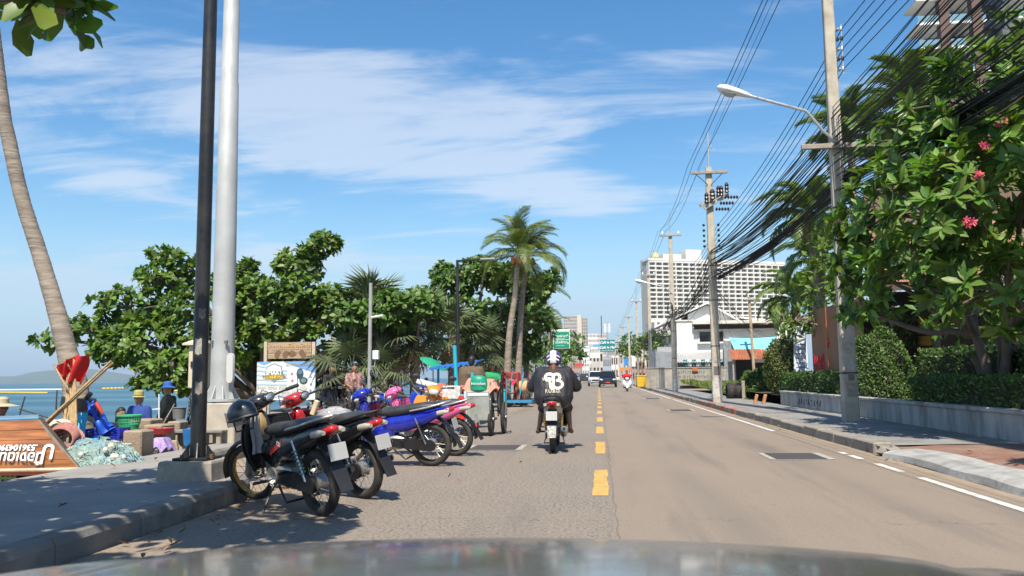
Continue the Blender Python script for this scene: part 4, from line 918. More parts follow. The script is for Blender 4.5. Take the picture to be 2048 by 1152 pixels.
for k in range(2): MB().box((p0.x + (k + .5) * (p1.x - p0.x) / 2, -.08, (p0.z + p1.z) / 2), ((p1.x - p0.x) / 2 - .06, .04, p0.z - p1.z - .02)).obj('pane', glass_dark, f)
MB().box(((p0.x + p1.x) / 2 + .4, -.18, p1.z - .12), (p1.x - p0.x + 1.2, .4, .08)).obj('sill', M_white, f)
# lean-to with corrugated roof and striped curtain
q0, q1 = L_(1338, 706), L_(1452, 722); cr = MB(); nx = 60
cr.shell(lambda u, v: (q0.x + (q1.x - q0.x) * u, -3.0 * v - .2, q0.z + .0 - v * .9 + .04 * math.sin(u * nx * 2 * 1.2)), 180, 2, .02); cr.obj('corrugated_canopy', mat('corrugated_grey', (.40, .40, .39), .6, .2, var=.12), t)
M_teal = mat('teal_cloth', (.03, .17, .19), .8, var=.1); xs0, xs1 = L_(1366, 722, -3).x, L_(1446, 722, -3).x; zc0, zc1 = L_(1400, 719, -3).z, L_(1400, 732, -3).z
for k in range(9):
    x = xs0 + (xs1 - xs0) * k / 9; MB().grid(lambda u, v: (x + (xs1 - xs0) / 9 * u, -3.0 + .04 * math.sin(u * 6 + k), zc0 + (zc1 - zc0) * v), 6, 2).obj('curtain_stripe', M_teal if k % 2 == 0 else M_white, t)
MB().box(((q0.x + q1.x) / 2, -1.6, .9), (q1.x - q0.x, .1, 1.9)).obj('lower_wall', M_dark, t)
gl = [L_(1304, 690), L_(1369, 690)]
MB().add([(L_(1298, 706).x, -2.5, L_(1300, 697).z - .3), (L_(1367, 672).x, 1.5, L_(1367, 686).z + .3), (L_(1367, 700).x, 1.5, L_(1367, 706).z), (L_(1298, 735).x, -2.5, L_(1298, 735).z), (L_(1338, 735).x, -2.6, L_(1338, 737).z), (L_(1338, 708).x, -2.6, L_(1338, 706).z)], [(0, 1, 2, 5), (0, 5, 4, 3)]).obj('side_roof', M_greyroof, t, smooth=0)
b = MB().box((L_(1330, 690).x, -2.0, L_(1330, 737).z / 2 + 1.0), (L_(1340, 690).x - L_(1302, 690).x, .1, 3.4)); b.obj('side_wall', mat('grey_boards', (.33, .335, .34), .8, var=.1), t)
for k in range(9):
    p = L_(1323 + k * 2.4, 693 - k * 1.2, -1); MB().box((p.x, -1, p.z + .45), (.05, .05, .9)).obj('stair_baluster', black_metal, t)
MB().box((L_(1333, 676).x, -1, L_(1333, 676).z + .1), (1.2, .05, .06), M=None).obj('stair_rail', black_metal, t)
# tarpaulin shack
Ys = 68; S_ = lambda px, py, dy=0: at(px, py, Ys + dy) - Vector((0, Ys, 0))
t = thing('tarpaulin_shack', 'shack under a turquoise tarpaulin with a rusty tin roof beside the white house', 'shack', (0, Ys, 0))
a, c, d_, e = S_(1460, 674), S_(1556, 673), S_(1545, 702), S_(1472, 701)
MB().shell(lambda u, v: (a.x + (c.x - a.x) * u + .3 * v * (1 - u), .6 - 1.0 * v + .08 * math.sin(u * 7), a.z + (d_.z - a.z) * v - .1 * math.sin(math.pi * u) * (1 - v)), 16, 8, .02).obj('tarpaulin', mat('turquoise_tarp', (.16, .52, .58), .45, var=.08, scale=1.5), t)
a, d_ = S_(1456, 699), S_(1530, 719)
MB().shell(lambda u, v: (a.x + (d_.x - a.x) * u, -.3 - 1.2 * v, a.z + (d_.z - a.z) * v + .03 * math.sin(u * 90)), 90, 3, .015).obj('tin_roof', mat('rusted_tin', (.30, .10, .045), .85, var=.3, scale=2.5, stain=(.18, .06, .03), stain_amt=.7), t)
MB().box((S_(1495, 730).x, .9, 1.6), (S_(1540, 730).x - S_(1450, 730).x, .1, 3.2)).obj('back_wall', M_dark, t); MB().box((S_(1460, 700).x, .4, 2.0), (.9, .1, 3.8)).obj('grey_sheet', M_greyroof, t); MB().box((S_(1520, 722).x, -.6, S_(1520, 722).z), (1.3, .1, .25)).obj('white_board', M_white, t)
for px in (1461, 1500, 1535): MB().box((S_(px, 720).x, -1.2, 1.2), (.12, .12, 2.5)).obj('post', grey_wood, t)
p0 = at(1502, 594, 66); o = MB().tube([(p0.x, 66, 0), (p0.x - .15, 66, p0.z)], [.12, .10], 10).obj('timber_pole', mat('old_pole', (.36, .28, .18), .9, var=.2, scale=3), None); tag(o, 'bare timber pole standing in front of the white house roof', 'pole')
MB().box((p0.x - .12, 65.8, p0.z - .2), (1.0, .12, .12)).obj('crossbar', grey_wood, o)
# carport roof right of the house
t = thing('carport', 'carport roof on thin posts right of the white house', 'carport', (at(1575, 640, 70).x, 70, 0))
MB().box((0, 0, at(1570, 637, 70).z), (3.2, 5, .12), M=Matrix.Rotation(rad(7), 4, 'Y')).obj('roof', M_cream, t)
for x in (-.6, .9): MB().box((x, -2, 2.3), (.1, .1, 4.6)).obj('post', M_white, t)
broad_tree('leafy_tree', 'green tree behind the carport, left of the rust fence', (at(1580, 650, 80).x, 80, 0), [(at(1580, 650, 80), (2.0, 2, 1.4), 90), (at(1555, 665, 80), (1.4, 2, 1.2), 60)], 43, M_almond, .4)
broad_tree('leafy_tree', 'bright green tree between the third and fourth poles, behind the grey roof', (at(1310, 690, 95).x, 95, 0), [(at(1325, 690, 92), (2.0, 2, 1.6), 80), (at(1300, 695, 92), (2.0, 2, 1.6), 80)], 44, M_almond, .45)
broad_tree('leafy_tree', 'dusty tree leaning over the kerb behind the fourth pole', (at(1262, 700, 130).x + 1.5, 130, 0), [(at(1266, 690, 130), (2.4, 2, 1.8), 80), (at(1255, 705, 130), (1.6, 2, 1.4), 50)], 45, M_almond, .5)
# --- large white hotel: slabs, fins, a window in every bay
Yt = 560.0; p0 = at(1297, 516, Yt); ang = rad(22); t = thing('hotel_tower', 'huge white hotel slab with a grid of balconies behind the white house', 'building', (p0.x, Yt, 0), rz=ang)
Hh = p0.z; NF, NB, fh, bw = 27, 21, 3.02, 5.05; Wd = NB * bw
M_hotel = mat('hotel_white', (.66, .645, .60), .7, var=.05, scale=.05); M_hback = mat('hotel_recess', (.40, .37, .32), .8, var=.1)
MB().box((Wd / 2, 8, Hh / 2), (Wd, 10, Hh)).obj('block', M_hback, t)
sm = MB().box((Wd / 2, 1.3, 0), (Wd + .6, 3.4, .4)).mesh('balcony_slab', M_hotel, 0); pm = MB().box((Wd / 2, -.3, .42), (Wd + .4, .16, .7)).mesh('balcony_parapet', M_hotel, 0)
for k in range(NF):
    z = Hh - 2.6 - k * fh
    link('balcony_slab', sm, t, loc=(0, 0, z)); link('balcony_parapet', pm, t, loc=(0, 0, z))
fm = MB().box((0, 1.2, Hh / 2 - 1.4), (.62, 3.4, Hh - 2.8)).mesh('fin', M_hotel, 0)
for k in range(NB + 1): link('fin', fm, t, loc=(k * bw, 0, 0))
MB().box((Wd / 2, 4, Hh - .8), (Wd + 1.4, 9, 1.6)).obj('parapet', M_hotel, t); MB().box((38, 12, Hh + 4), (12, 10, 8)).obj('plant_room', M_hotel, t)
MB().box((22, 12, Hh + 2.5), (14, 8, 4)).obj('plant_room', M_hotel, t); MB().lathe([(3.2, 0), (3.0, 2), (1.8, 3.6), (.2, 4.4)], 14, Matrix.Translation((10, 10, Hh + 1.5))).obj('dome', mat('dome_gold', (.5, .42, .2), .5), t)
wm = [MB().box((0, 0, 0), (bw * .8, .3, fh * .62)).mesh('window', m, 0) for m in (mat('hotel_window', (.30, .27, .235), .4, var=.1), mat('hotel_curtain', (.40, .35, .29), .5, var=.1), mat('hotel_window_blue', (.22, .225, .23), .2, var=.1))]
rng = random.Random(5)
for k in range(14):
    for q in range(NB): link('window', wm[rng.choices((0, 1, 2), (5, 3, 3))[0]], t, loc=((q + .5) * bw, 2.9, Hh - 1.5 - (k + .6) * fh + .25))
# --- balcony tower top right
Yc = 110.0; pc = at(1822, 60, Yc); t = thing('balcony_tower', 'tall apartment tower with glass balconies and brown piers at the top right corner', 'building', (pc.x, Yc, 0))
MB().box((8.2, 5.5, 40), (6.0, 7, 92)).obj('core', mat('tower_core', (.16, .14, .13), .7, var=.1), t); MB().box((29, 14, 40), (34, 26, 92)).obj('block', mat('tower_white', (.68, .65, .58), .7, var=.05), t)
M_pier = mat('brown_pier', (.12, .075, .06), .8, var=.1); M_gl = mat('balcony_glass', (.16, .27, .33), .08, var=.05, spec=.7)
for x in (3.2, 7.2): MB().box((x, -2.2, 40), (1.2, 1.2, 92)).obj('pier', M_pier, t)
s1 = MB().box((0, 0, 0), (8.6, 4.6, .32)).mesh('balcony_slab', M_white, 0); s2 = MB().box((0, 0, 0), (6.2, 3.6, .32)).mesh('balcony_slab', M_white, 0); g1 = MB().box((0, 0, .62), (8.4, .06, 1.0)).mesh('glass_rail', M_gl, 0); g2 = MB().box((0, 0, .62), (6.0, .06, 1.0)).mesh('glass_rail', M_gl, 0); d1 = MB().box((0, 0, 1.2), (2.6, .1, 2.4)).mesh('window', glass_dark, 0)
for k in range(5, 18):
    z = k * 3.3
    link('balcony_slab', s1, t, loc=(4.2, -.2, z)); link('glass_rail', g1, t, loc=(4.2, -2.4, z)); link('window', d1, t, loc=(5.2, .93, z + .2))
    link('balcony_slab', s2, t, loc=(15, -1.4, z)); link('glass_rail', g2, t, loc=(15, -3.1, z)); link('window', d1, t, loc=(14, .93, z + .2)); link('window', d1, t, loc=(19.6, .93, z + .2)); link('window', d1, t, loc=(11, .93, z + .2))
# --- far towers at the end of the road
def tower(label, px0, px1, py, Y, m, dep=20, nw=None, nf=None, wm_=None, rz=0.0, name='apartment_tower'):
    a, c = at(px0, py, Y), at(px1, py, Y); w = c.x - a.x; t = thing(name, label, 'building', ((a.x + c.x) / 2, Y, 0), rz=rz); H = a.z
    MB().box((0, dep / 2, H / 2), (w, dep, H)).obj('block', m, t)
    if nw:
        wmesh = MB().box((0, 0, 0), (w / nw * .55, .3, (H / nf) * .5)).mesh('window', wm_ or glass_dark, 0)
        for i in range(nw):
            for j in range(nf): link('window', wmesh, t, loc=(-w / 2 + (i + .5) * w / nw, -.05, (j + .6) * H / nf))
    return t, w, H
M_tg = mat('tower_grey', (.40, .37, .35), .8, var=.08, scale=.05); M_tb = mat('tower_beige', (.55, .48, .40), .8, var=.06, scale=.05); M_fw = mat('far_window', (.17, .16, .16), .4)
tower('tall grey apartment tower far down the road, left of the road end', 1127, 1156, 632, 620, M_tg, nw=7, nf=18, wm_=M_fw)
tower('narrow beige lift shaft on the tall grey apartment tower', 1154, 1163, 630, 612, M_tb, name='lift_tower')
tower('grey tower block tight behind the beige lift shaft', 1162, 1174, 636, 640, M_tg, nw=3, nf=18, wm_=M_fw)
tower('low white apartment slab with dark roof line far behind the café sign', 1174, 1196, 668, 700, M_white, nw=8, nf=9, wm_=M_fw)
tower('cream apartment block with antenna far behind the café sign', 1192, 1212, 669, 760, M_tb, nw=6, nf=10, wm_=M_fw)
tower('small white block with blue panes far ahead of the rider', 1163, 1180, 692, 500, M_white, nw=6, nf=8, wm_=mat('far_blue', (.22, .3, .42), .4))
tower('far pale block right of the café sign', 1216, 1236, 692, 800, M_tg, nw=6, nf=6, wm_=M_fw)
a = at(1203, 640, 700); o = MB().tube([(a.x, 760, a.z - 12), (a.x, 760, a.z + 8)], .4, 5).obj('mast', black_metal); tag(o, 'thin antenna mast on the far cream block', 'antenna')
a = at(1214, 645, 300); t = thing('phone_mast', 'white cellular mast rising behind the café sign', 'antenna', (a.x, 300, 0)); MB().tube([(0, 0, 0), (0, 0, a.z)], .25, 6).obj('pole', M_galv, t)
for k in range(3): MB().box((.8 * (k - 1), 0, a.z - 2), (.5, .3, 3.2)).obj('antenna_panel', M_white, t)
# white multi storey building right behind the third pole
t, w, H = tower('white balcony building behind the third and fourth poles', 1300, 1345, 640, 140, M_white, dep=14, nw=4, nf=4, wm_=M_fw, name='white_building')
for k in range(1, 4): MB().box((0, -.6, k * H / 4), (w + .8, 1.4, .3)).obj('balcony_slab', M_white, t)
# shops and hoardings along the far street
rng = random.Random(33); shopc = [(.6, .58, .55), (.45, .42, .38), (.36, .22, .17), (.55, .5, .4), (.3, .34, .38)]
for k, (px0, px1, py, Y) in enumerate(((1160, 1178, 718, 330), (1178, 1206, 704, 300), (1140, 1162, 724, 300), (1100, 1142, 735, 330), (1206, 1222, 716, 260), (1222, 1240, 712, 230), (1240, 1262, 706, 190), (1262, 1290, 722, 150), (1268, 1300, 690, 210))):
    tower('far street building ' + ('with a pale hoarding front left of the road end', 'white row of hoardings at the road end', 'low pale roof beside the far trees', 'long low roofline behind the palms', 'plain front behind the café sign posts', 'grey front under the café sign', 'brown front behind the far poles', 'low shop beside the fourth pole', 'pale block above the far shops')[k], px0, px1, py, Y, mat('shop_%d' % (k % 5), shopc[k % 5], .8, var=.15, scale=.3), dep=8, nw=4, nf=2, wm_=M_dark if k % 2 else M_fw, name='street_building')
def board(label, px0, py0, px1, py1, Y, m, post=True, cat='sign', name='hoarding', dpost=0.0):
    a, c = at(px0, py0, Y), at(px1, py1, Y); t = thing(name, label, cat, ((a.x + c.x) / 2, Y, 0)); w = c.x - a.x
    MB().box((0, 0, (a.z + c.z) / 2), (w, .15, a.z - c.z)).obj('board', m, t)
    if post:
        for s in (-1, 1): MB().box((s * w * .38, .12, a.z / 2), (.12, .1, a.z)).obj('post', M_galv, t)
    return t, w, (a.z + c.z) / 2, a.z - c.z
M_ct = mat('sign_teal', (.012, .17, .19), .45, var=.05); M_st = mat('sign_white', (.8, .8, .78), .5)
for k, (y0, y1) in enumerate(((680, 690), (690.5, 703.5))):
    t, w, zc, h = board(('upper teal café board on the roadside pole', 'lower teal café board with a line of small print')[k], 1200, y0, 1230, y1, 130, M_ct, post=False, name='cafe_sign')
    text('Café le Mar', h * (.62 if k == 0 else .5), front_M((0, -.09, zc + (.0 if k == 0 else h * .15))), 'lettering', M_st, t, sx=1.0, bold=.01, shear=.25)
    if k: text('MEDITERRANEAN FOOD', h * .16, front_M((0, -.09, zc - h * .3)), 'small_print', M_st, t)
    MB().tube([(-w / 2, .15, zc), (w / 2 + 1.8, .15, zc)], .07, 6).obj('bracket', black_metal, t)
board('small blue board left of the café boards', 1186, 689, 1201, 694, 150, mat('sky_blue', (.10, .30, .55), .5), post=False); board('white hoarding panel under the café boards', 1180, 706, 1200, 716, 170, M_white)
board('blue signboard beside the red shirted rider', 1248, 717, 1257, 731, 95, mat('shop_blue', (.03, .22, .55), .5)); board('tall white board beside the fifth pole', 1263, 712, 1271, 733, 88, M_white)
board('orange shop board behind the red shirted rider', 1240, 735, 1262, 742, 110, mat('shop_orange', (.6, .2, .03), .6)); board('red and white shop board far left of the road end', 1150, 727, 1166, 733, 200, mat('shop_red', (.5, .05, .04), .6)); board('pale shop board above the far traffic', 1168, 722, 1184, 728, 210, M_white)
# green direction sign on a mast arm
Yg = 72; a, c = at(1106, 663, Yg), at(1140, 697, Yg); m0 = at(1082, 760, Yg); t = thing('direction_sign', 'green direction sign with white lettering on a curved mast arm above the rider', 'road sign', (m0.x, Yg, 0))
xl, xr = a.x - m0.x, c.x - m0.x; za = at(1100, 661, Yg).z; w = xr - xl; h = a.z - c.z; xc = (xl + xr) / 2; zc = (a.z + c.z) / 2
MB().tube([(0, 0, 0), (0, 0, za - .6), (.12, 0, za - .2), (.45, 0, za), (xr, 0, za)], .06, 8).obj('mast', M_galv, t)
MB().box((xc, -.1, zc), (w, .04, h), b=.01).obj('white_border', M_st, t); MB().box((xc, -.125, zc), (w - .08, .02, h - .08)).obj('green_panel', mat('sign_green', (.005, .21, .12), .4, var=.05), t)
M_ = lambda dx, dz: front_M((xc + dx, -.14, zc + dz))
text('เมืองพัทยา', .34, M_(-.12, .33), 'lettering', M_st, t, sx=.8); text('MUEANG PATTAYA', .10, M_(-.1, .1), 'small_print', M_st, t); text('ท่าเรือพัทยา', .34, M_(-.12, -.2), 'lettering', M_st, t, sx=.8); text('PATTAYA PIER', .10, M_(-.1, -.5), 'small_print', M_st, t)
MB().box((xc, -.14, zc + .02), (w - .1, .01, .03)).obj('divider', M_st, t); text('↖', .3, M_(.55, .38), 'arrow', M_st, t); text('↗', .3, M_(.55, -.3), 'arrow', M_st, t)
# ================================================================ left side: trees, palms, poles, boards
M_alm2 = mat('almond_leaf_far', (.085, .150, .026), .5, var=.12, scale=.5, trans=.2, island=.35)
def lob(px, py, Y, rx, rz, n, ry=None): return (at(px, py, Y), (rx, ry or rx, rz), n)
K = 1.55
AL = [(110, 680, 27.1, .45, .2, 10), (180, 662, 27.1, .6, .33, 26), (262, 622, 27.6, .9, .55, 54), (330, 560, 28.6, .7, .38, 34), (360, 525, 28.6, .42, .22, 14), (322, 508, 28.6, .3, .13, 8), (290, 690, 27.1, 1.0, .6, 64), (345, 735, 26.6, .7, .34, 30), (310, 768, 26.2, .5, .14, 14),
      (400, 640, 28.1, 1.0, .75, 66), (470, 570, 28.6, .7, .45, 36), (520, 610, 28.6, .9, .6, 52), (490, 538, 28.6, .33, .2, 14), (598, 530, 28.6, .55, .42, 38), (645, 492, 28.6, .42, .26, 22), (590, 590, 28.1, .8, .45, 40), (655, 605, 28.1, .6, .36, 28), (560, 660, 28.6, .9, .6, 50), (640, 650, 28.6, .7, .45, 34),
      (480, 690, 29.6, 1.0, .7, 52), (718, 640, 27.6, .55, .22, 22), (765, 600, 29.6, .5, .18, 16), (560, 715, 30.1, .8, .4, 36), (430, 720, 27.6, .8, .5, 40), (375, 775, 26.6, .35, .12, 8), (235, 700, 26.9, .6, .35, 30), (690, 690, 28.6, .5, .3, 16), (740, 655, 27.6, .3, .2, 10)]
broad_tree('almond_tree', 'wide spreading sea almond tree with glossy leaves behind the two tall poles', (-12.6, 29.6, -.1), [lob(a, b_, c, d * K, e * K, int(n * 2.7)) for a, b_, c, d, e, n in AL], 51, M_almond, .225, 9, trunk_r=.26, nparts=300, tmpl=leaf_template(.6, .18, .12, 4, .3))
AL2 = [(905, 575, 37, 1.0, .8, 60), (960, 548, 37, 1.1, .8, 70), (1015, 560, 38, 1.0, .8, 66), (1065, 585, 39, .9, .8, 56), (930, 640, 36, 1.2, 1.0, 74), (1000, 640, 36.5, 1.3, 1.0, 80), (1070, 650, 38, 1.0, .9, 60), (905, 705, 37, 1.0, .7, 40), (980, 700, 37, 1.1, .8, 50), (1040, 700, 39, 1.0, .8, 50), (870, 600, 37, .8, .5, 36), (885, 545, 37.5, .6, .4, 26), (1100, 560, 39, .45, .5, 20)]
broad_tree('almond_tree', 'tall dense sea almond tree behind the thin lamp posts, left of the coconut palms', (at(985, 755, 38).x, 38, 0), [lob(*a[:5], int(a[5] * 2.3)) for a in AL2], 52, M_alm2, .23, 9, trunk_r=.28, tmpl=leaf_template(.6, .15, .1, 4, .3))
AL3 = [(800, 607, 25.2, .75, .36, 40), (845, 612, 25.6, .7, .34, 34), (755, 625, 25, .6, .32, 30), (705, 628, 25, .5, .3, 22), (790, 640, 25.2, .6, .25, 20), (850, 605, 34, 1.1, .6, 46), (740, 690, 33, 1.2, .8, 50), (690, 720, 32, 1.1, .7, 44), (640, 745, 32, 1.0, .5, 34)]
broad_tree('almond_tree', 'darker sea almond tree behind the fan palms', (at(775, 760, 27.5).x, 27.5, -.1), [lob(*a[:5], int(a[5] * 2.4)) for a in AL3], 53, M_alm2, .225, 8, trunk_r=.22, tmpl=leaf_template(.6, .15, .1, 4, .3))
# tree over the car at the near left: only a leaf cluster reaches into the frame, its shade lies on the sidewalk
NT = [(at(55, -5, 6.0), (.50, .45, .26), 20), (at(130, 20, 6.1), (.16, .2, .16), 4), ((-4.9, 4.2, 4.5), (1.3, 1.0, .5), 90), ((-5.2, 2.8, 4.7), (1.3, 1.2, .6), 80), ((-3.6, 2.9, 4.6), (1.1, 1.2, .5), 66), ((-2.6, 3.4, 4.5), (.75, .8, .4), 26), ((-3.9, 4.1, 4.6), (.9, .8, .4), 46), ((-6.3, 4.0, 4.6), (1.1, 1.2, .6), 66), ((-6.6, 2.2, 4.5), (1.2, 1.3, .6), 60), ((-3.2, 1.2, 4.5), (1.2, 1.0, .5), 50), ((-5.2, .6, 4.6), (1.3, 1.2, .6), 50), ((-2.2, 1.9, 4.5), (.6, .6, .3), 14), ((-7.6, 3.2, 4.6), (1.0, 1.3, .6), 50)]
broad_tree('almond_tree', 'near sea almond tree whose leaf cluster hangs into the top left corner', (-6.9, 1.6, .0), NT, 57, M_almond, .255, 9, trunk_r=.22, nparts=150, tmpl=leaf_template(.55, .2, .12, 4, .25), spread=(.6, 1.5))
# ---- coconut palms
rf = random.Random(14)
coco = [frond_mesh('coconut', M_coco, 2.45, 40, .05, .78, dr, .38, rng=rf, hang=hg) for dr, hg in ((.9, .55), (1.2, .7), (.7, .45), (1.35, .9))]
M_nut = mat('coconut_orange', (.36, .14, .04), .5, var=.2)
def coconut(label, b, m, tp, Y, n, seed, tilt=(-.55, 1.35), wind=0.0, r=.13, nuts=8):
    B = at(*b, Y); B.z = 0; T = at(*tp, Y); t = palm('coconut_palm', label, tuple(B), tuple(T), r * 1.2, r * .75, coco, random.Random(seed), n, mid=[tuple(at(*q, Y)) for q in m], flare=.08, group='coconut palms along the promenade', tilt=tilt, wind=wind)
    rg = random.Random(seed + 5)
    nm = MB().lathe([(.0, -.13), (.08, -.1), (.11, 0), (.08, .1), (0, .14)], 8).mesh('coconut', M_nut)
    for k in range(nuts): a = rg.uniform(0, 6.28); link('coconut', nm, t, loc=T - B + Vector((.2 * math.cos(a), .2 * math.sin(a), -.18 - .2 * rg.random())))
    return t
coconut('tall coconut palm with a leaning trunk and wind blown crown, left of its pair', (1012, 757), [(1018, 680), (1030, 590)], (1036, 508), 33.0, 20, 1, wind=-.55)
coconut('tall coconut palm with a straighter trunk and crown drooping right, beside the leaning one', (1034, 757), [(1040, 660), (1046, 580)], (1056, 512), 34.0, 17, 2, tilt=(-.9, 1.0), wind=.5)
coconut('short coconut palm behind the tall pair, trunk right of both', (1053, 757), [(1052, 680)], (1052, 600), 40, 13, 3)
coconut('coconut palm further down the promenade, left of the green sign mast', (1072, 755), [(1074, 700)], (1078, 650), 62, 14, 4)
coconut('coconut palm directly behind the green direction sign', (1096, 754), [(1097, 700)], (1100, 650), 78, 14, 5)
coconut('smallest far coconut palm right of the green direction sign', (1112, 753), [], (1118, 676), 100, 13, 6)
coconut('coconut palm with a thin trunk between the lamp post and the rider', (1063, 755), [], (1066, 640), 70, 12, 7, nuts=4)
for k, (px, py, Y, lb) in enumerate(((1066, 712, 58, 'low shrubby tree under the far coconut palms'), (1110, 700, 85, 'round street tree left of the far traffic'), (1132, 712, 120, 'far street tree just left of the road end'), (1130, 690, 130, 'far leafy tree above the road end, left side'))):
    c = at(px, py, Y); broad_tree('leafy_tree', lb, (c.x, Y, 0), [(c, (1.5 * Y / 60, 1.5, 1.1 * Y / 60), 70), (c + Vector((-.8, 0, -.6)), (1.1, 1, .7), 40)], 60 + k, M_alm2, .3 * Y / 60)
# ---- fan palms
rf = random.Random(15); fans = [fan_mesh('fan', M_fan, .95, 28, .85, dr, rf) for dr in (.15, .35, .55)]; dfan = [fan_mesh('dryfan', M_dry, .8, 20, .7, .6, rf)]
def fan_palm(label, px, py, Y, n, seed, pyb=762, ndry=3, s=1.0, tilt=(-.6, 1.4)):
    T = at(px, py, Y); t = palm('fan_palm', label, (T.x, Y, -.05), tuple(T), .19, .15, fans, random.Random(seed), n, group='fan palms along the promenade', tilt=tilt, dry=dfan, ndry=ndry)
    for o in t.children:
        if 'frond' in o.name: o.scale = [q * s for q in o.scale]
    return t
for k, a in enumerate((('fan palm whose spiky crown tops the almond tree beside the camera pole', 742, 632, 29, 20, 1, 762, 3, 1.15), ('fan palm with grey green fans in the middle of the palm row', 830, 660, 27, 20, 2, 762, 4, .95), ('fan palm right of the thin lamp post', 905, 670, 30, 18, 3, 762, 3, .9), ('fan palm with pale fans nearest the coconut palms', 945, 700, 31, 16, 4, 762, 3, .95),
        ('low fan palm with hanging dead fans beside the camera pole', 705, 740, 25, 9, 5, 762, 9, .9), ('fan palm between the camera pole and the tent canopy', 790, 690, 26, 16, 6, 762, 4, .85), ('small fan palm clump behind the green shirted person', 1000, 715, 36, 14, 7, 762, 2, .9), ('young fan palm low behind the parked motorbikes', 765, 745, 25, 8, 8, 762, 0, .7))): fan_palm(*a)
# leaning palm trunk at the far left, crown out of frame
B = at(168, 868, 11.6); pts = [at(152, 790, 11.6), at(143, 740, 11.7), at(118, 640, 11.7), at(80, 510, 11.7), at(45, 400, 11.6), at(18, 280, 11.5), at(0, 175, 11.4)]; T = at(-60, -330, 11.0)
t = palm('leaning_palm', 'leaning ringed palm trunk at the far left with fishing gear round its foot', (B.x, 11.6, -.45), tuple(T), .110, .095, coco, random.Random(9), 14, mid=[tuple(p) for p in pts], flare=.26, tilt=(.1, 1.3))
b = MB().tube([at(158, 795, 11.55) - Vector((B.x, 11.6, -.45)), at(155, 815, 11.55) - Vector((B.x, 11.6, -.45))], .235, 14); b.obj('dark_wrap', black_plastic, t)
# ---- tall black post on its plinth
M_bp = mat('black_pole_paint', (.020, .021, .024), .38, .2, var=.25, scale=3, stain=(.075, .065, .05), stain_amt=.55, stain_scale=2.2)
B = gp(394, 961, .17); B.x *= (B.y + .18) / B.y; t = thing('black_post', 'tall black steel post on a concrete plinth beside the nearest motorbike', 'lamp post', (B.x, B.y + .18, .168))
MB().loft([[(x * s, y * s, z) for x, y in ((-.30, -.26), (.28, -.26), (.28, .26), (-.30, .26))] for z, s in ((0, 1), (.17, .95), (.19, .92))]).obj('plinth', mat('plinth_cement', (.32, .295, .245), .9, var=.2, scale=6, bump=.3, bscale=25, stain=(.14, .12, .1), stain_amt=.6, stain_scale=4), t, smooth=0)
MB().box((0, 0, .205), (.36, .36, .025), b=.005).obj('base_plate', black_metal, t)
MB().tube([(0, 0, .2), (0, 0, 2.5), (0, 0, 6.4), (.0, 0, 9.5)], [.078, .074, .066, .058], 18, flat=1.0).obj('shaft', M_bp, t, smooth=60)
for a in range(4):
    M0 = Matrix.Rotation(a * math.pi / 2 + .4, 4, 'Z'); MB().add([(.08, -.006, .215), (.17, -.006, .215), (.08, -.006, .36), (.08, .006, .215), (.17, .006, .215), (.08, .006, .36)], [(0, 1, 2), (3, 5, 4), (0, 3, 4, 1), (1, 4, 5, 2), (0, 2, 5, 3)], M0).obj('gusset', black_metal, t, smooth=0)
    p = M0 @ Vector((.14, .14, .2)); MB().lathe([(.0, .05), (.02, .05), (.02, .0)], 6, Matrix.Translation(p)).obj('bolt', mat('rusty_bolt', (.16, .08, .045), .8, var=.3), t)
for z, h_, c_, a0 in ((1.25, .16, (.34, .32, .28), -1.9), (1.62, .10, (.16, .15, .14), -1.5), (.85, .12, (.25, .22, .18), -1.7)):
    MB().shell(lambda u, v: (.0795 * math.cos(a0 + .9 * u), .0795 * math.sin(a0 + .9 * u), z + h_ * v + .01 * math.sin(u * 9)), 7, 3, .0015).obj('paper_scrap', mat('scrap_%d' % int(z * 100), c_, .9, var=.35, scale=30), t)
# ---- tall grey galvanised mast behind it
Yg = 12.9; B = at(443, 800, Yg); t = thing('grey_mast', 'tall grey galvanised mast bolted to a concrete block behind the black post', 'mast', (B.x, Yg, .17)); zb = B.z - .17
M_gm = mat('mast_galvanised', (.40, .415, .41), .62, .15, var=.10, scale=2.5, stain=(.30, .30, .29), stain_amt=.5, stain_scale=2)
MB().tube([(0, 0, zb), (0, 0, zb + 2.5), (0, 0, 6.0), (0, 0, 6.02), (0, 0, 11)], [.185, .175, .15, .138, .11], 24).obj('shaft', M_gm, t, smooth=60)
MB().lathe([(.19, zb - .02), (.30, zb - .02), (.30, zb + .02), (.19, zb + .02)], 20).obj('flange', M_gm, t)
for a in range(10):
    M0 = Matrix.Rotation(a * 2 * math.pi / 10 + .2, 4, 'Z'); MB().add([(.17, -.008, zb + .02), (.29, -.008, zb + .02), (.17, -.008, zb + .26), (.17, .008, zb + .02), (.29, .008, zb + .02), (.17, .008, zb + .26)], [(0, 1, 2), (3, 5, 4), (0, 3, 4, 1), (1, 4, 5, 2), (0, 2, 5, 3)], M0).obj('gusset', M_gm, t, smooth=0)
MB().box((.06, 0, (zb - .03) / 2 - .05), (.60, .6, zb + .05), b=.02).obj('concrete_block', mat('block_cement', (.40, .35, .28), .9, var=.15, scale=4, bump=.2), t)
o = at(459, 736, Yg - .2) - t.location; MB().loft([[(o.x + w * math.cos(a) * .06, -.16 - d, o.z + (.17 if math.sin(a) > 0 else -.17) + .07 * math.sin(a)) for a in [2 * math.pi * j / 16 for j in range(16)]] for w, d in ((1, -.03), (1, .035), (.9, .045))]).obj('hand_hole_cover', mat('cover_white', (.5, .5, .48), .5, var=.05), t)
for px, py in ((452, 684), (423, 684)): p = at(px, py, Yg - .18) - t.location; MB().box(tuple(p), (.05, .04, .05)).obj('clip', dull_metal, t)
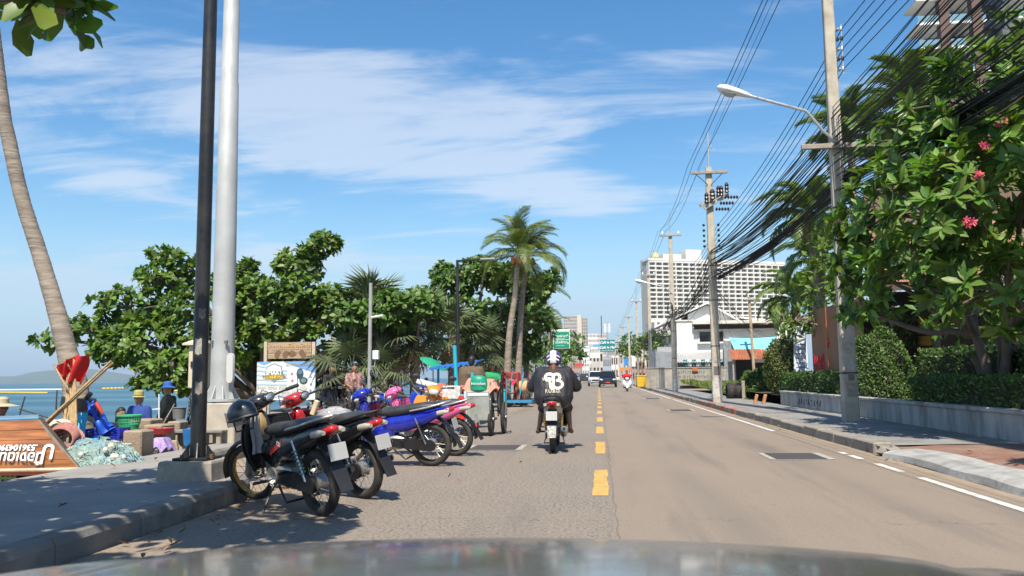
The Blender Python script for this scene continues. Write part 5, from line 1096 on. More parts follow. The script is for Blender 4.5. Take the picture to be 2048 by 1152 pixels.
# cream cabinet left of the black post
B = at(392, 770, 13.2); t = thing('cream_cabinet', 'cream electrical cabinet with a small roof half hidden by the black post', 'cabinet', (B.x, 13.2, B.z - .05)); h = at(392, 685, 13.2).z - B.z
M_cc = mat('cabinet_cream', (.55, .47, .34), .6, var=.08); MB().box((.06, 0, h / 2), (.28, .26, h), b=.01).obj('body', M_cc, t); MB().loft([[(x * s + .06, y * s, h + z) for x, y in ((-.22, -.2), (.22, -.2), (.22, .2), (-.22, .2))] for z, s in ((0, 1), (.03, 1), (.1, .35))]).obj('roof', M_cc, t, smooth=0)
MB().box((.0, -.14, h * .55), (.06, .02, .1)).obj('meter_window', M_dark, t); MB().tube([(.06, 0, 0), (.06, 0, -B.z - .2)], .04, 8).obj('stem', dull_metal, t)
# ---- boards: wooden name board over the printed poster
Yb = 25.0; L_ = lambda px, py, dy=0: at(px, py, Yb) - Vector((at(577, 830, Yb).x, Yb, 0)); t = thing('information_board', 'weathered wooden name board on two posts above the printed safety poster', 'sign', (at(577, 830, Yb).x, Yb, 0))
a, c = L_(530, 685), L_(630, 717); M_bw = mat('board_wood', (.36, .26, .17), .85, var=.3, scale=4, bump=.3, bscale=14, stretch=(.4, 1, 4), stain=(.17, .12, .08), stain_amt=.5)
for k in range(3):
    hh = (a.z - c.z) / 3; MB().box(((a.x + c.x) / 2, 0, c.z + (k + .5) * hh), (c.x - a.x - .22, .06, hh - .012), b=.006).obj('plank', M_bw, t)
for px in (532, 628): p = L_(px, 700); MB().box((p.x, 0, (L_(px, 684).z) / 2), (.11, .1, L_(px, 684).z), b=.01).obj('post', mat('post_wood', (.45, .37, .27), .85, var=.2), t)
M_carve = mat('carved_letters', (.50, .32, .16), .8, var=.1); xm = (a.x + c.x) / 2
text('หาดจอมเทียนพัทยา', .26, front_M((xm, -.035, L_(577, 694).z)), 'carved_lettering', M_carve, t, sx=.72, depth=.01)
b = MB()
for k, px in enumerate((556, 573, 586, 606)):
    p = L_(px, 708); b.grid(lambda u, v: (p.x + (.10 + .03 * math.sin(u * 12 + k)) * math.cos(u * 6.283) * v, -.036, p.z + .12 * math.sin(u * 6.283) * v * (1 + .2 * math.cos(u * 9 + k))), 13, 3)
b.obj('burnt_marks', mat('burnt_wood', (.16, .09, .05), .9, var=.2), t, kind='stuff')
# printed poster
tp_ = thing('safety_poster', 'printed white and blue safety zone poster with a yellow shield badge', 'poster', (at(577, 830, Yb).x, Yb - .16, 0)); a, c = L_(519, 724), L_(634, 799); xm, zm, w, h = (a.x + c.x) / 2, (a.z + c.z) / 2, c.x - a.x, a.z - c.z
M_po = mat('poster_white', (.62, .66, .68), .4, var=.08, scale=2); MB().box((xm, 0, zm), (w, .03, h)).obj('panel', M_po, tp_)
for px in (540, 624): p = L_(px, 800); MB().box((p.x, .06, p.z / 2 + .1), (.07, .06, p.z + .4)).obj('post', grey_wood, tp_)
fl = -.018
def flat(name, poly, m, lay=1, kind=None): MB().prism(poly, .004, Matrix.Translation((xm, fl - .004 * lay, zm)) @ Matrix.Rotation(rad(90), 4, 'X')).obj(name, m, tp_, smooth=0, kind=kind)
C_ = lambda n, c: mat(n, c, .45, var=.08, scale=6)
sky_ = C_('poster_sky', (.16, .33, .62)); flat('sky_print', [(-.05 * w, .5 * h), (.5 * w, .5 * h), (.5 * w, .2 * h), (.3 * w, .3 * h)], sky_); flat('sky_print', [(-.5 * w, .5 * h), (-.25 * w, .5 * h), (-.38 * w, .42 * h)], sky_)
pale = C_('poster_pale', (.40, .50, .58))
for k in range(5): flat('building_stripe', [(-.5 * w, (.42 - k * .12) * h), (-.5 * w, (.38 - k * .12) * h), (.02 * w, (.24 - k * .09) * h), (.02 * w, (.27 - k * .09) * h)], pale, 1)
sh = lambda s, dx, dz: [(dx + s * x * w, dz + s * y * h) for x, y in ((-.13, .25), (0, .34), (.13, .25), (.13, .0), (0, -.16), (-.13, .0))]
flat('badge', sh(1, -.2 * w, .12 * h), C_('badge_dark', (.14, .18, .24)), 2); flat('badge', sh(.9, -.2 * w, .125 * h), C_('badge_white', (.68, .7, .7)), 3); flat('badge', sh(.55, -.2 * w, .08 * h), C_('badge_dark', (.14, .18, .24)), 4)
flat('badge_band', [(-.35 * w, .15 * h), (-.05 * w, .15 * h), (-.05 * w, .26 * h), (-.35 * w, .26 * h)], C_('badge_dark', (.14, .18, .24)), 5); flat('badge_ribbon', [(-.36 * w, .06 * h), (-.04 * w, .06 * h), (-.06 * w, .16 * h), (-.34 * w, .16 * h)], C_('badge_yellow', (.62, .42, .04)), 6)
Pm = lambda fx, fz: front_M((xm + fx * w, fl - .03, zm + fz * h)); gold = C_('print_gold', (.38, .24, .03)); 
text('SMART', .17, Pm(-.2, .205), 'lettering', M_st, tp_, depth=.001, bold=.004); text('SAFETY ZONE', .12, Pm(-.2, .11), 'lettering', C_('print_brown', (.2, .12, .02)), tp_, depth=.001, bold=.002)
text('Smart Safety Zone 4.0', .13, Pm(-.18, -.16), 'lettering', gold, tp_, depth=.001); text('ปลอดภัย อุ่นใจ สายด่วน 191', .15, Pm(-.16, -.3), 'lettering', gold, tp_, depth=.001, sx=.8); text('LINE: SMART SAFETY', .07, Pm(-.16, -.4), 'small_print', C_('print_grey', (.2, .22, .25)), tp_, depth=.001); text('สถานีตำรวจเมืองพัทยา', .11, Pm(.26, .42), 'lettering', gold, tp_, depth=.001)
ell = lambda cx, cz, rx, rz: [(cx * w + rx * w * math.cos(a), cz * h + rz * h * math.sin(a)) for a in [2 * math.pi * j / 14 for j in range(14)]]
dk = C_('print_dark_green', (.04, .06, .05)); flat('camera_print', ell(.24, .18, .06, .14), dk, 2); flat('camera_print', ell(.30, -.0, .07, .09), dk, 3); flat('camera_glass', ell(.245, .22, .045, .06), C_('print_blue', (.08, .14, .28)), 4); flat('camera_glass', ell(.30, .0, .045, .055), C_('print_teal', (.12, .22, .22)), 4); flat('stand_print', ell(.30, -.19, .06, .07), C_('print_cream', (.5, .48, .38)), 2)
flat('stem_print', [(.19 * w, .1 * h), (.2 * w, .1 * h), (.2 * w, -.25 * h), (.23 * w, -.33 * h), (.22 * w, -.35 * h), (.19 * w, -.27 * h)], dk, 2)
for k, (fx, fz, cc) in enumerate(((.1, .18, (.5, .12, .05)), (.11, -.0, (.5, .08, .1)), (.11, -.14, (.2, .3, .4)), (.43, .25, (.5, .2, .08)), (.42, .1, (.2, .35, .5)), (.43, -.1, (.25, .2, .15)), (.42, -.26, (.2, .2, .4)))): flat('icon', ell(fx, fz, .018, .03), C_('icon_%d' % k, cc), 2)
# camera pole
Yc = 22.0; B = at(738, 795, Yc); t = thing('camera_pole', 'pale metal pole with a white box and camera arm, in front of the fan palms', 'pole', (B.x, Yc, 0)); zt = at(741, 566, Yc).z
MB().tube([(0, 0, 0), (.03, 0, zt)], [.058, .05], 12).obj('shaft', mat('pale_pole', (.36, .36, .34), .5, .3, var=.15, scale=3, stain=(.3, .28, .25), stain_amt=.4), t, smooth=60)
p = at(748, 710, Yc); MB().box((.19, 0, p.z), (.16, .16, .24), b=.01).obj('white_box', M_lamp, t); MB().tube([(.05, 0, p.z - .32), (.15, 0, p.z - .3), (.17, 0, p.z - .12)], .018, 6).obj('conduit', M_galv, t); MB().tube([(.03, 0, at(741, 635, Yc).z), (.4, -.1, at(741, 632, Yc).z)], .03, 8).obj('camera', M_lamp, t)
# lamp posts
for k, (px, pyt, Y, arm, lb) in enumerate(((916, 520, 26, .9, 'thin black lamp post rising in front of the tall almond tree'), (997, 592, 36, .9, 'shorter black lamp post with a lamp arm left of the coconut palms'))):
    B = at(px, 775, Y); zt = at(px, pyt, Y).z; t = thing('lamp_post', lb, 'lamp post', (B.x, Y, 0)); MB().tube([(0, 0, 0), (0, 0, zt)], [.07, .045], 10).obj('shaft', M_bp, t, smooth=60)
    MB().tube([(0, 0, zt - .03), (arm, 0, zt + .02)], .03, 6).obj('arm', M_bp, t); MB().box((arm + .1, 0, zt), (.5, .16, .07), b=.02).obj('lamp_head', mat('lamp_grey', (.25, .25, .25), .5), t)
# tan letter box
B = at(680, 800, 26); t = thing('kiosk_box', 'tan concrete box with a flat cap left of the camera pole', 'cabinet', (B.x, 26, 0)); h = at(680, 742, 26).z
M_tan = mat('tan_cement', (.34, .26, .15), .8, var=.12); MB().box((0, 0, h / 2), (.34, .4, h), b=.01).obj('body', M_tan, t); MB().box((.05, 0, h + .04), (.6, .6, .08), b=.02).obj('cap', mat('tan_cap', (.30, .26, .18), .8), t); MB().box((-.02, -.21, h - .25), (.2, .03, .16)).obj('hatch', mat('tan_hatch', (.40, .32, .2), .7), t); MB().box((.27, .05, h / 2 - .05), (.2, .3, h - .1)).obj('door', M_dark, t)
# ---- sea floats and far hills
def hill(label, pts, Y, m, seed):
    rg = random.Random(seed); P = [at(px, py, Y) for px, py in pts]; n = 70; b = MB(); prof = []
    for i in range(n):
        f = i / (n - 1) * (len(P) - 1); k = min(int(f), len(P) - 2); s = f - k; s = s * s * (3 - 2 * s); q = P[k].lerp(P[k + 1], s); prof.append((q.x, max(SEA, q.z * (1 + .05 * math.sin(i * 1.7) + .03 * rg.uniform(-1, 1)))))
    b.grid(lambda u, v: (prof[round(u * (n - 1))][0] * (1 + .0 * v), Y + (v - .5) * 1600, SEA + (prof[round(u * (n - 1))][1] - SEA) * math.sin(math.pi * v) ** .7 * (1 + .12 * math.sin(u * 40 + v * 9) * (1 - math.sin(math.pi * v)))), n, 9); o = b.obj('hills', m, None); struct(o); return o
M_hill = mat('hill_forest', (.045, .075, .035), .9, var=.3, scale=.004)
hill('', [(-250, 766), (-100, 752), (0, 756), (35, 752), (60, 758), (95, 754), (125, 742), (160, 738), (200, 744), (240, 752), (300, 757), (360, 758), (430, 762), (520, 764), (600, 766)], 6500, M_hill, 3)
M_float = mat('float_yellow', (.55, .38, .06), .5, var=.1); M_fwh = mat('float_white', (.6, .6, .56), .5, var=.1)
def float_line(px0, py0, px1, py1, n, label, m, group):
    me = MB().lathe([(0, -.55), (.2, -.5), (.28, 0), (.2, .5), (0, .55)], 10, Matrix.Rotation(rad(90), 4, 'Y')).mesh('swim_float', m)
    for k in range(n):
        f = k / max(1, n - 1); p = gp(px0 + (px1 - px0) * f, py0 + (py1 - py0) * f, SEA); o = link('swim_float', me, None, loc=p + Vector((0, 0, .12))); s = p.y / 200; o.scale = (s, s, s); tag(o, label, 'float', group)
float_line(-10, 786, 92, 787, 20, 'yellow float in the continuous boom at the far left of the bay', M_float, 'floats of the long yellow boom'); float_line(0, 781, 130, 780, 24, 'small pale float in the dotted line beyond the yellow boom', M_fwh, 'floats of the far dotted line')
float_line(208, 778, 246, 777, 6, 'yellow float in the short line right of the leaning palm', M_float, 'floats right of the leaning palm'); float_line(352, 783, 378, 782, 4, 'yellow float in the short line beside the cream cabinet', M_float, 'floats beside the cream cabinet')
# ================================================================ motorbikes, cart, cars
def paint(name, c, rough=.25, metal=0.0, coat=.6): return mat(name, c, rough, metal, var=.06, scale=4, coat=coat, stain=tuple(q * .55 + .05 for q in c), stain_amt=.5, stain_scale=4, bump=0)
M_chromepipe = mat('muffler_metal', (.40, .39, .37), .3, .9, var=.2, scale=8, stain=(.14, .11, .08), stain_amt=.5, stain_scale=6)
M_seat = mat('seat_vinyl', (.028, .030, .033), .5, var=.2, scale=10, stain=(.09, .085, .08), stain_amt=.4, stain_scale=5)
M_red_l = mat('tail_red', (.45, .012, .012), .15, var=.1, coat=.5); M_amber = mat('lens_clear', (.42, .38, .32), .15, var=.1, coat=.5); M_head = mat('headlamp_lens', (.5, .52, .54), .1, var=.05, coat=.5)
M_plate = mat('number_plate_white', (.36, .36, .35), .5, var=.05); M_gold = mat('gold_rim', (.60, .36, .07), .3, .8, var=.1); M_alu = mat('aluminium', (.45, .44, .42), .4, .7, var=.2, scale=12, stain=(.12, .1, .08), stain_amt=.5, stain_scale=8)
def ring(x, cz, hw, hh, n=16, e=.7, cy=0.0):
    out = []
    for j in range(n):
        a = 2 * math.pi * j / n; c, s = math.cos(a), math.sin(a)
        out.append(Vector((x, cy + hw * math.copysign(abs(c) ** e, c), cz + hh * math.copysign(abs(s) ** e, s))))
    return out
def loftx(st, e=.75, n=16): return MB().loft([ring(*s[:4], n=n, e=e, cy=s[4] if len(s) > 4 else 0) for s in st])
def xf(b, S):
    if S is not None: b.v = [tuple(S @ Vector(p)) for p in b.v]
    return b
def bike_wheel(t, name, x, rim_m, rear, S):
    AX = Matrix.Translation((x, 0, .285)) @ Matrix.Rotation(rad(90), 4, 'X'); w = .045 if rear else .038; tr = .044 if rear else .036
    hub = xf(MB().lathe([(.0, -.07), (.028, -.07), (.03, -.05), (.055, -.045), (.055, .045), (.03, .05), (.028, .07), (0, .07)] if not rear else [(0, -.08), (.03, -.08), (.03, -.06), (.075, -.055), (.075, .045), (.03, .06), (0, .07)], 16, AX), S).obj(name, M_alu, t)
    xf(MB().lathe([(.2415 + tr * math.cos(a), tr * 1.02 * math.sin(a)) for a in [2 * math.pi * j / 12 for j in range(12)]], 36, AX, closed=True), S).obj('tyre', rubber, hub, smooth=60)
    xf(MB().lathe([(.222, -w * .6), (.212, -w * .62), (.205, -w * .3), (.205, w * .3), (.212, w * .62), (.222, w * .6), (.214, 0)], 36, AX, closed=True), S).obj('rim', rim_m, hub, smooth=60)
    b = MB()
    for k in range(20):
        a = 2 * math.pi * k / 20; q = a + (.5 if k % 2 else -.5); s = .04 if k % 4 < 2 else -.04; b.tube([AX @ Vector((.05 * math.cos(q), .05 * math.sin(q), s)), AX @ Vector((.21 * math.cos(a), .21 * math.sin(a), 0))], .0028, 4, caps=False)
    xf(b, S).obj('spokes', M_alu, hub, kind='stuff')
    if not rear: xf(MB().lathe([(.06, .058), (.095, .058), (.095, .064), (.06, .064)], 24, AX, closed=True), S).obj('brake_disc', steel, hub)
def motorbike(label, loc, rz, main, second=None, lean=-7, steer=0, rim=None, group='motorbikes', basket=False, inner=None, tail=None, plate=True, stand=True, mirror=(1, 1), seat_m=None, shield_w=1.0, headface=None, cat='motorbike', name='motorbike', muffler=None, shock_m=None):
    t = thing(name, label, cat, loc, group=group, rot=(rad(lean), 0, rad(rz))); second = second or black_plastic; rim = rim or M_alu; inner = inner or black_plastic
    ax = Vector((-.34, 0, .94)).normalized(); S = Matrix.Translation((.46, 0, .75)) @ Matrix.Rotation(rad(steer), 4, ax) @ Matrix.Translation((-.46, 0, -.75)) if steer else None
    bike_wheel(t, 'front_wheel', .62, rim, False, S); bike_wheel(t, 'rear_wheel', -.60, rim, True, None)
    for s in (1, -1): xf(MB().tube([(.62, s * .075, .285), (.545, s * .075, .48), (.455, s * .075, .76)], [.022, .024, .017], 8), S).obj('fork_leg', M_alu if s else steel, t, smooth=60)
    xf(MB().shell(lambda u, v: (.62 + (.305 + .012 * math.cos((u - .5) * 2.6)) * math.cos(rad(-8 + 158 * v)), (u - .5) * .115 * (1 - .35 * abs(v - .45)), .285 + (.29 + .035 * math.cos((u - .5) * 2.8)) * math.sin(rad(-8 + 158 * v))), 7, 16, .006), S).obj('front_fender', second if headface is None else main, t, smooth=60)
    # steering head, cowl, bars
    xf(loftx([(.505, .905, .03, .03), (.49, .91, .085, .055), (.44, .93, .125, .075), (.37, .95, .13, .075), (.30, .965, .10, .06), (.255, .97, .055, .035)]), S).obj('handlebar_cowl', main, t, smooth=60)
    xf(loftx([(.522, .90, .02, .02), (.515, .902, .07, .038), (.495, .905, .088, .05)]), S).obj('headlight', M_head, t, smooth=60)
    m = xf(loftx([(.245, .985, .06, .032), (.235, .99, .075, .045), (.225, .992, .068, .040)], .9), S).obj('speedometer', black_plastic, t, smooth=60); xf(loftx([(.226, .992, .06, .034), (.219, .994, .055, .03)], .9), S).obj('dial_glass', mat('dial_glass', (.28, .32, .36), .1, var=.1, coat=.6), m, smooth=60)
    xf(MB().tube([(.215, -.30, .995), (.27, -.18, .985), (.33, -.06, .96), (.33, .06, .96), (.27, .18, .985), (.215, .30, .995)], .011, 8), S).obj('handlebar', black_metal, t, smooth=60)
    for s in (1, -1):
        xf(MB().tube([(.235, s * .255, .993), (.185, s * .375, 1.0)], [.018, .019], 10), S).obj('grip', rubber, t); xf(MB().tube([(.27, s * .22, .985), (.275, s * .30, .985), (.25, s * .37, .985)], .006, 6), S).obj('brake_lever', steel, t)
        if mirror[0 if s > 0 else 1]:
            mo = xf(MB().tube([(.26, s * .2, .99), (.29, s * .24, 1.08), (.27, s * .31, 1.16)], .006, 6), S).obj('mirror', black_metal, t)
            xf(MB().loft([[Vector((.275 + d, s * .33 + .075 * k * math.cos(a), 1.165 + .045 * k * math.sin(a))) for a in [2 * math.pi * j / 14 for j in range(14)]] for d, k in ((.022, .55), (.014, .95), (-.006, 1.0))]), S).obj('mirror_head', black_plastic, mo, smooth=50)
            xf(MB().loft([[Vector((.268 + d, s * .33 + .066 * k * math.cos(a), 1.165 + .038 * k * math.sin(a))) for a in [2 * math.pi * j / 14 for j in range(14)]] for d, k in ((0, 1), (-.004, .95))]), S).obj('mirror_glass', mat('mirror_glass', (.35, .5, .62), .04, 1, var=0), mo)
        # indicators on the cowl
        xf(loftx([(.46, .895, .012, .01, s * .13), (.44, .90, .03, .022, s * .125), (.40, .905, .02, .015, s * .13)]), S).obj('indicator', M_amber, t, smooth=60)
    for s in (1, -1): xf(MB().tube([(.30, s * .14, .98), (.44, s * .16, 1.03), (.50, s * .08, .90), (.47, s * .05, .74), (.54, s * .06, .50)], .0045, 5), S).obj('brake_cable', black_plastic, t, smooth=60)
    # leg shield
    sw = shield_w
    def sh(u, v):
        s = 2 * u - 1; z = .33 + .50 * v; w = (.12 + .15 * math.sin(math.pi * min(1, .12 + .62 * v)) ** 1.2) * sw; return (.44 - .085 * v - (.12 + .10 * (1 - v)) * abs(s) ** 1.7, s * w, z)
    MB().shell(sh, 15, 10, .010).obj('leg_shield', main, t, smooth=60); MB().shell(lambda u, v: tuple(Vector(sh(u * .9 + .05, v * .9 + .04)) + Vector((-.03, 0, 0))), 13, 8, .012).obj('inner_panel', inner, t, smooth=60)
    loftx([(.43, .70, .02, .06), (.40, .72, .06, .13), (.34, .74, .07, .14), (.28, .72, .05, .12)]).obj('steering_cover', main, t, smooth=60)
    # spine, side panels, tail
    loftx([(.36, .56, .05, .06), (.24, .50, .075, .10), (.08, .46, .09, .115), (-.06, .49, .105, .15), (-.14, .55, .10, .12)]).obj('spine_cover', main, t, smooth=60)
    loftx([(.10, .56, .05, .04), (.02, .56, .105, .10), (-.12, .57, .13, .14), (-.30, .595, .14, .135), (-.52, .65, .135, .11), (-.72, .71, .105, .075), (-.88, .755, .055, .03)]).obj('side_panel', main if tail is None else tail, t, smooth=60)
    st = loftx([(.17, .695, .035, .02), (.13, .705, .09, .035), (.0, .72, .12, .06), (-.18, .73, .14, .062), (-.36, .76, .145, .06), (-.55, .79, .135, .055), (-.70, .805, .10, .035), (-.78, .815, .05, .015)], .7).obj('seat', seat_m or M_seat, t, smooth=60)
    MB().tube([(-.38, .155, .745), (-.62, .15, .79), (-.82, .11, .84), (-.90, .0, .86), (-.82, -.11, .84), (-.62, -.15, .79), (-.38, -.155, .745)], .012, 8).obj('grab_rail', M_alu if tail is None else black_metal, t, smooth=60)
    tl = loftx([(-.78, .728, .075, .042), (-.86, .74, .07, .04), (-.915, .75, .045, .028), (-.935, .752, .015, .012)]).obj('tail_light', M_red_l, t, smooth=60)
    for s in (1, -1): loftx([(-.74, .71, .03, .03, s * .10), (-.83, .725, .034, .032, s * .10), (-.90, .73, .02, .018, s * .095)]).obj('rear_indicator', M_amber, t, smooth=60)
    MB().shell(lambda u, v: (-.60 - .335 * math.cos(rad(88 - 92 * v)), (u - .5) * .15 * (1 - .15 * v), .285 + (.34 - .015 * (2 * u - 1) ** 2) * math.sin(rad(88 - 92 * v)) + .06 * (1 - v)), 5, 10, .006).obj('rear_fender', black_plastic, t, smooth=60)
    MB().add([(-.925, -.07, .42), (-.925, .07, .42), (-1.02, .06, .25), (-1.02, -.06, .25), (-.935, -.07, .42), (-.935, .07, .42), (-1.03, .06, .25), (-1.03, -.06, .25)], [(0, 1, 2, 3), (4, 7, 6, 5), (0, 4, 5, 1), (2, 6, 7, 3), (1, 5, 6, 2), (0, 3, 7, 4)]).obj('mud_flap', black_plastic, t, smooth=0)
    if plate: MB().box((0, 0, 0), (.008, .17, .14), M=Matrix.Translation((-.945, 0, .565)) @ Matrix.Rotation(rad(14), 4, 'Y'), b=.003).obj('number_plate', M_plate, t)
    # engine and running gear
    A = lambda x, y, z: Matrix.Translation((x, y, z)) @ Matrix.Rotation(rad(90), 4, 'X')
    en = loftx([(.02, .31, .09, .08), (-.06, .32, .11, .10), (-.16, .32, .10, .10), (-.24, .33, .06, .06)], .6).obj('engine', M_alu, t, smooth=50)
    MB().lathe([(0, .0), (.07, .0), (.085, .02), (.085, .05)], 20, A(-.02, -.10, .315)).obj('clutch_cover', M_alu, en); MB().lathe([(0, .06), (.065, .055), (.08, .03), (.085, .0)], 20, A(-.03, .14, .315)).obj('magneto_cover', M_alu, en)
    b = MB()
    for k in range(7): b.box((.05 + k * .022, 0, .355 + k * .004), (.010, .15, .13), b=.004)
    b.box((.12, 0, .36), (.17, .10, .09)); b.obj('cylinder_fins', dull_metal, en, smooth=0, kind='stuff')
    mm = muffler or M_chromepipe
    MB().tube([(.20, -.04, .31), (.21, -.07, .24), (.12, -.11, .20), (-.1, -.13, .21), (-.28, -.145, .25)], .017, 8).obj('exhaust_pipe', dull_metal, t, smooth=60); mu = MB().tube([(-.26, -.15, .25), (-.33, -.155, .265), (-.78, -.175, .36), (-.83, -.177, .37)], [.022, .05, .054, .04], 16).obj('muffler', mm, t, smooth=50); MB().tube([(-.815, -.177, .367), (-.845, -.178, .373)], .026, 12).obj('muffler_mouth', M_dark, mu)
    MB().box((-.5, -.225, .315), (.24, .008, .075), b=.003, M=None).obj('heat_shield', chrome, mu)
    for s in (1, -1):
        MB().tube([(-.14, s * .085, .335), (-.60, s * .09, .287)], [.022, .018], 8, flat=.7).obj('swing_arm', black_metal, t)
        sk = MB().tube([(-.57, s * .115, .31), (-.44, s * .135, .655)], .012, 8).obj('shock_absorber', steel, t); P = []
        for k in range(57): f = k / 56; c = Vector((-.57, s * .115, .31)).lerp(Vector((-.44, s * .135, .655)), .18 + .62 * f); a = f * 2 * math.pi * 7; P.append(c + Vector((.027 * math.cos(a), .027 * math.sin(a), 0)))
        MB().tube(P, .0055, 5).obj('spring', shock_m or black_metal, sk, smooth=60)
        MB().tube([(.06, s * .08, .27), (.06, s * .27, .275)], .014, 8).obj('foot_peg', rubber, t)
        MB().tube([(-.22, s * .1, .36), (-.28, s * .2, .37)], .012, 6).obj('rear_peg', rubber, t)
    MB().loft([[Vector((x, y, z)) for x, z in [(-.62 + .075 * math.cos(a), .285 + .075 * math.sin(a)) for a in [math.pi / 2 + math.pi * j / 8 for j in range(9)]] + [(-.06, .27), (-.06, .38)]] for y in (.085, .115)]).obj('chain_case', black_metal, t, smooth=40)
    if stand: MB().tube([(-.02, .10, .27), (-.10, .30, .02), (-.15, .32, .01)], .011, 6).obj('side_stand', black_metal, t)
    MB().tube([(-.12, -.12, .24), (-.3, -.16, .12), (-.3, .16, .12), (-.12, .12, .24)], .012, 6).obj('centre_stand', black_metal, t)
    MB().tube([(-.06, .14, .30), (.08, .15, .26), (.14, .16, .28)], .008, 6).obj('gear_lever', steel, t)
    if basket:
        b = MB()
        for k in range(12):
            a = 2 * math.pi * k / 12; b.tube([(.60 + .10 * math.cos(a), .14 * math.sin(a), .66), (.62 + .14 * math.cos(a), .19 * math.sin(a), .86)], .004, 4)
        for z, s in ((.66, .72), (.73, .8), (.80, .9), (.86, 1.0)): b.tube([(.615 + .14 * s * math.cos(a), .19 * s * math.sin(a), z) for a in [2 * math.pi * j / 18 for j in range(18)]], .005, 4, closed=True)
        xf(b, S).obj('basket', black_metal, t, kind='stuff')
    return t
G_PARK = 'motorbikes parked at the left kerb'
p_black = paint('paint_black', (.012, .012, .014)); p_blue = paint('paint_blue', (.008, .020, .36)); p_red = paint('paint_red', (.42, .012, .016)); p_dred = paint('paint_dark_red', (.09, .010, .014)); p_pink = paint('paint_pink', (.80, .13, .34)); p_orange = paint('paint_orange', (.72, .24, .01)); p_grey = paint('paint_silver', (.32, .315, .31), .35, .4); p_white = paint('paint_white', (.72, .72, .70)); p_lblue = paint('paint_mid_blue', (.01, .05, .42))
bk1 = motorbike('black motorbike with a gold front rim and a hanging towel, nearest the viewer', (-2.82, 7.30, 0), 140, p_black, lean=-7, steer=24, rim=M_gold, group=G_PARK, mirror=(0, 0), muffler=mat('muffler_black', (.03, .03, .032), .4, .5, var=.2), shock_m=mat('teal_spring', (.06, .14, .15), .4, var=.1))
# decal, hanging bag and towel on bike 1
red_d = mat('decal_red', (.40, .03, .02), .4); MB().shell(lambda u, v: (-.02 - .30 * u, .127 + .012 * math.sin(u * 3.1), .50 + .045 * v + .13 * u), 6, 3, .003).obj('side_decal', red_d, bk1); text('125', .05, Matrix.Translation((-.22, .145, .615)) @ Matrix.Rotation(rad(180), 4, 'Z') @ Matrix.Rotation(rad(90), 4, 'X') @ Matrix.Rotation(rad(-22), 4, 'Z'), 'decal_number', M_st, bk1, depth=.001)
MB().loft([[Vector((.30 + dx, .03 + w * math.cos(a), z + .0)) + Vector((.02 * math.sin(a), 0, 0)) for a in [2 * math.pi * j / 12 for j in range(12)]] for z, w, dx in ((.86, .02, 0), (.80, .05, -.02), (.72, .06, -.02), (.66, .045, -.01))]).obj('hanging_bag', mat('bag_tan', (.42, .28, .12), .6, var=.15), bk1, smooth=60)
MB().shell(lambda u, v: (.27 - .02 * math.sin(u * 9), .10 + .08 * (u - .5) * (1 + .5 * v) + .01 * math.sin(v * 6), .84 - .34 * v), 8, 8, .006).obj('hanging_towel', mat('towel_grey', (.34, .34, .33), .9, var=.15, scale=20), bk1, smooth=60)
# helmet on the right hand mirror
hl = thing('helmet', 'dark open face helmet hung on the left end of the black motorbike handlebar', 'helmet', (-3.14, 7.04, .835), rot=(rad(-8), rad(14), rad(150)))
M_hel = mat('helmet_dark', (.035, .037, .04), .3, var=.1, coat=.5); MB().grid(lambda u, v: (.145 * math.cos(u * 6.283) * math.sin(.12 + v * 1.75), .12 * math.sin(u * 6.283) * math.sin(.12 + v * 1.75), .13 * math.cos(.12 + v * 1.75) + .02), 24, 10).obj('shell', M_hel, hl, smooth=70)
MB().tube([(.145 * math.cos(a), .122 * math.sin(a), -.016) for a in [2 * math.pi * j / 24 for j in range(24)]], .009, 6, closed=True).obj('rim_trim', mat('trim_grey', (.12, .12, .12), .5), hl); MB().shell(lambda u, v: (.165 * math.cos(-1.1 + 2.2 * u), .135 * math.sin(-1.1 + 2.2 * u), .07 - .13 * v), 12, 5, .003).obj('visor', mat('visor_clear', (.25, .26, .27), .08, var=0, alpha=.45), hl, smooth=60)
MB().tube([(0, .11, -.02), (.02, .09, -.12), (.02, -.09, -.12), (0, -.11, -.02)], .008, 6).obj('chin_strap', black_plastic, hl)
bk2 = motorbike('red and black motorbike between the black and the blue ones, plastic bag on its seat', (-2.79, 8.24, 0), 147, p_red, lean=-7, steer=14, group=G_PARK, mirror=(0, 0), tail=p_black, inner=p_dred)
o = MB().grid(lambda u, v: (.19 * math.cos(u * 6.283) * math.sin(v * 1.5708) * (1 + .15 * math.sin(u * 31 + v * 8)), .13 * math.sin(u * 6.283) * math.sin(v * 1.5708) * (1 + .15 * math.cos(u * 27)), .07 * math.cos(v * 1.5708) * (1 + .3 * math.sin(u * 25 + v * 12))), 26, 8).obj('plastic_bag', mat('clear_plastic', (.6, .6, .6), .12, var=.1, alpha=.4), None, loc=(-2.66, 8.12, .79)); tag(o, 'crumpled clear plastic bag lying on the red motorbike seat', 'bag')
o = MB().box((0, 0, 0), (.05, .05, .16), M=Matrix.Rotation(rad(20), 4, 'Y'), b=.008).obj('plastic_bottle', mat('cream_bottle', (.55, .47, .3), .5, var=.1), None, loc=(-2.93, 8.3, .86)); tag(o, 'small cream bottle standing in front of the plastic bag on the red motorbike', 'bottle')
bk3 = motorbike('bright blue motorbike with a long black seat, seen from its left side', (-2.80, 10.90, 0), 170, p_blue, lean=-6, steer=18, group=G_PARK, basket=True, inner=mat('inner_red', (.20, .012, .03), .5, var=.1))
bk4 = motorbike('pink motorbike parked just behind the bright blue one', (-2.72, 12.30, 0), 168, p_pink, lean=-6, steer=20, group=G_PARK, inner=p_pink, seat_m=mat('seat_grey', (.05, .052, .055), .6, var=.2, scale=10), shield_w=1.1)
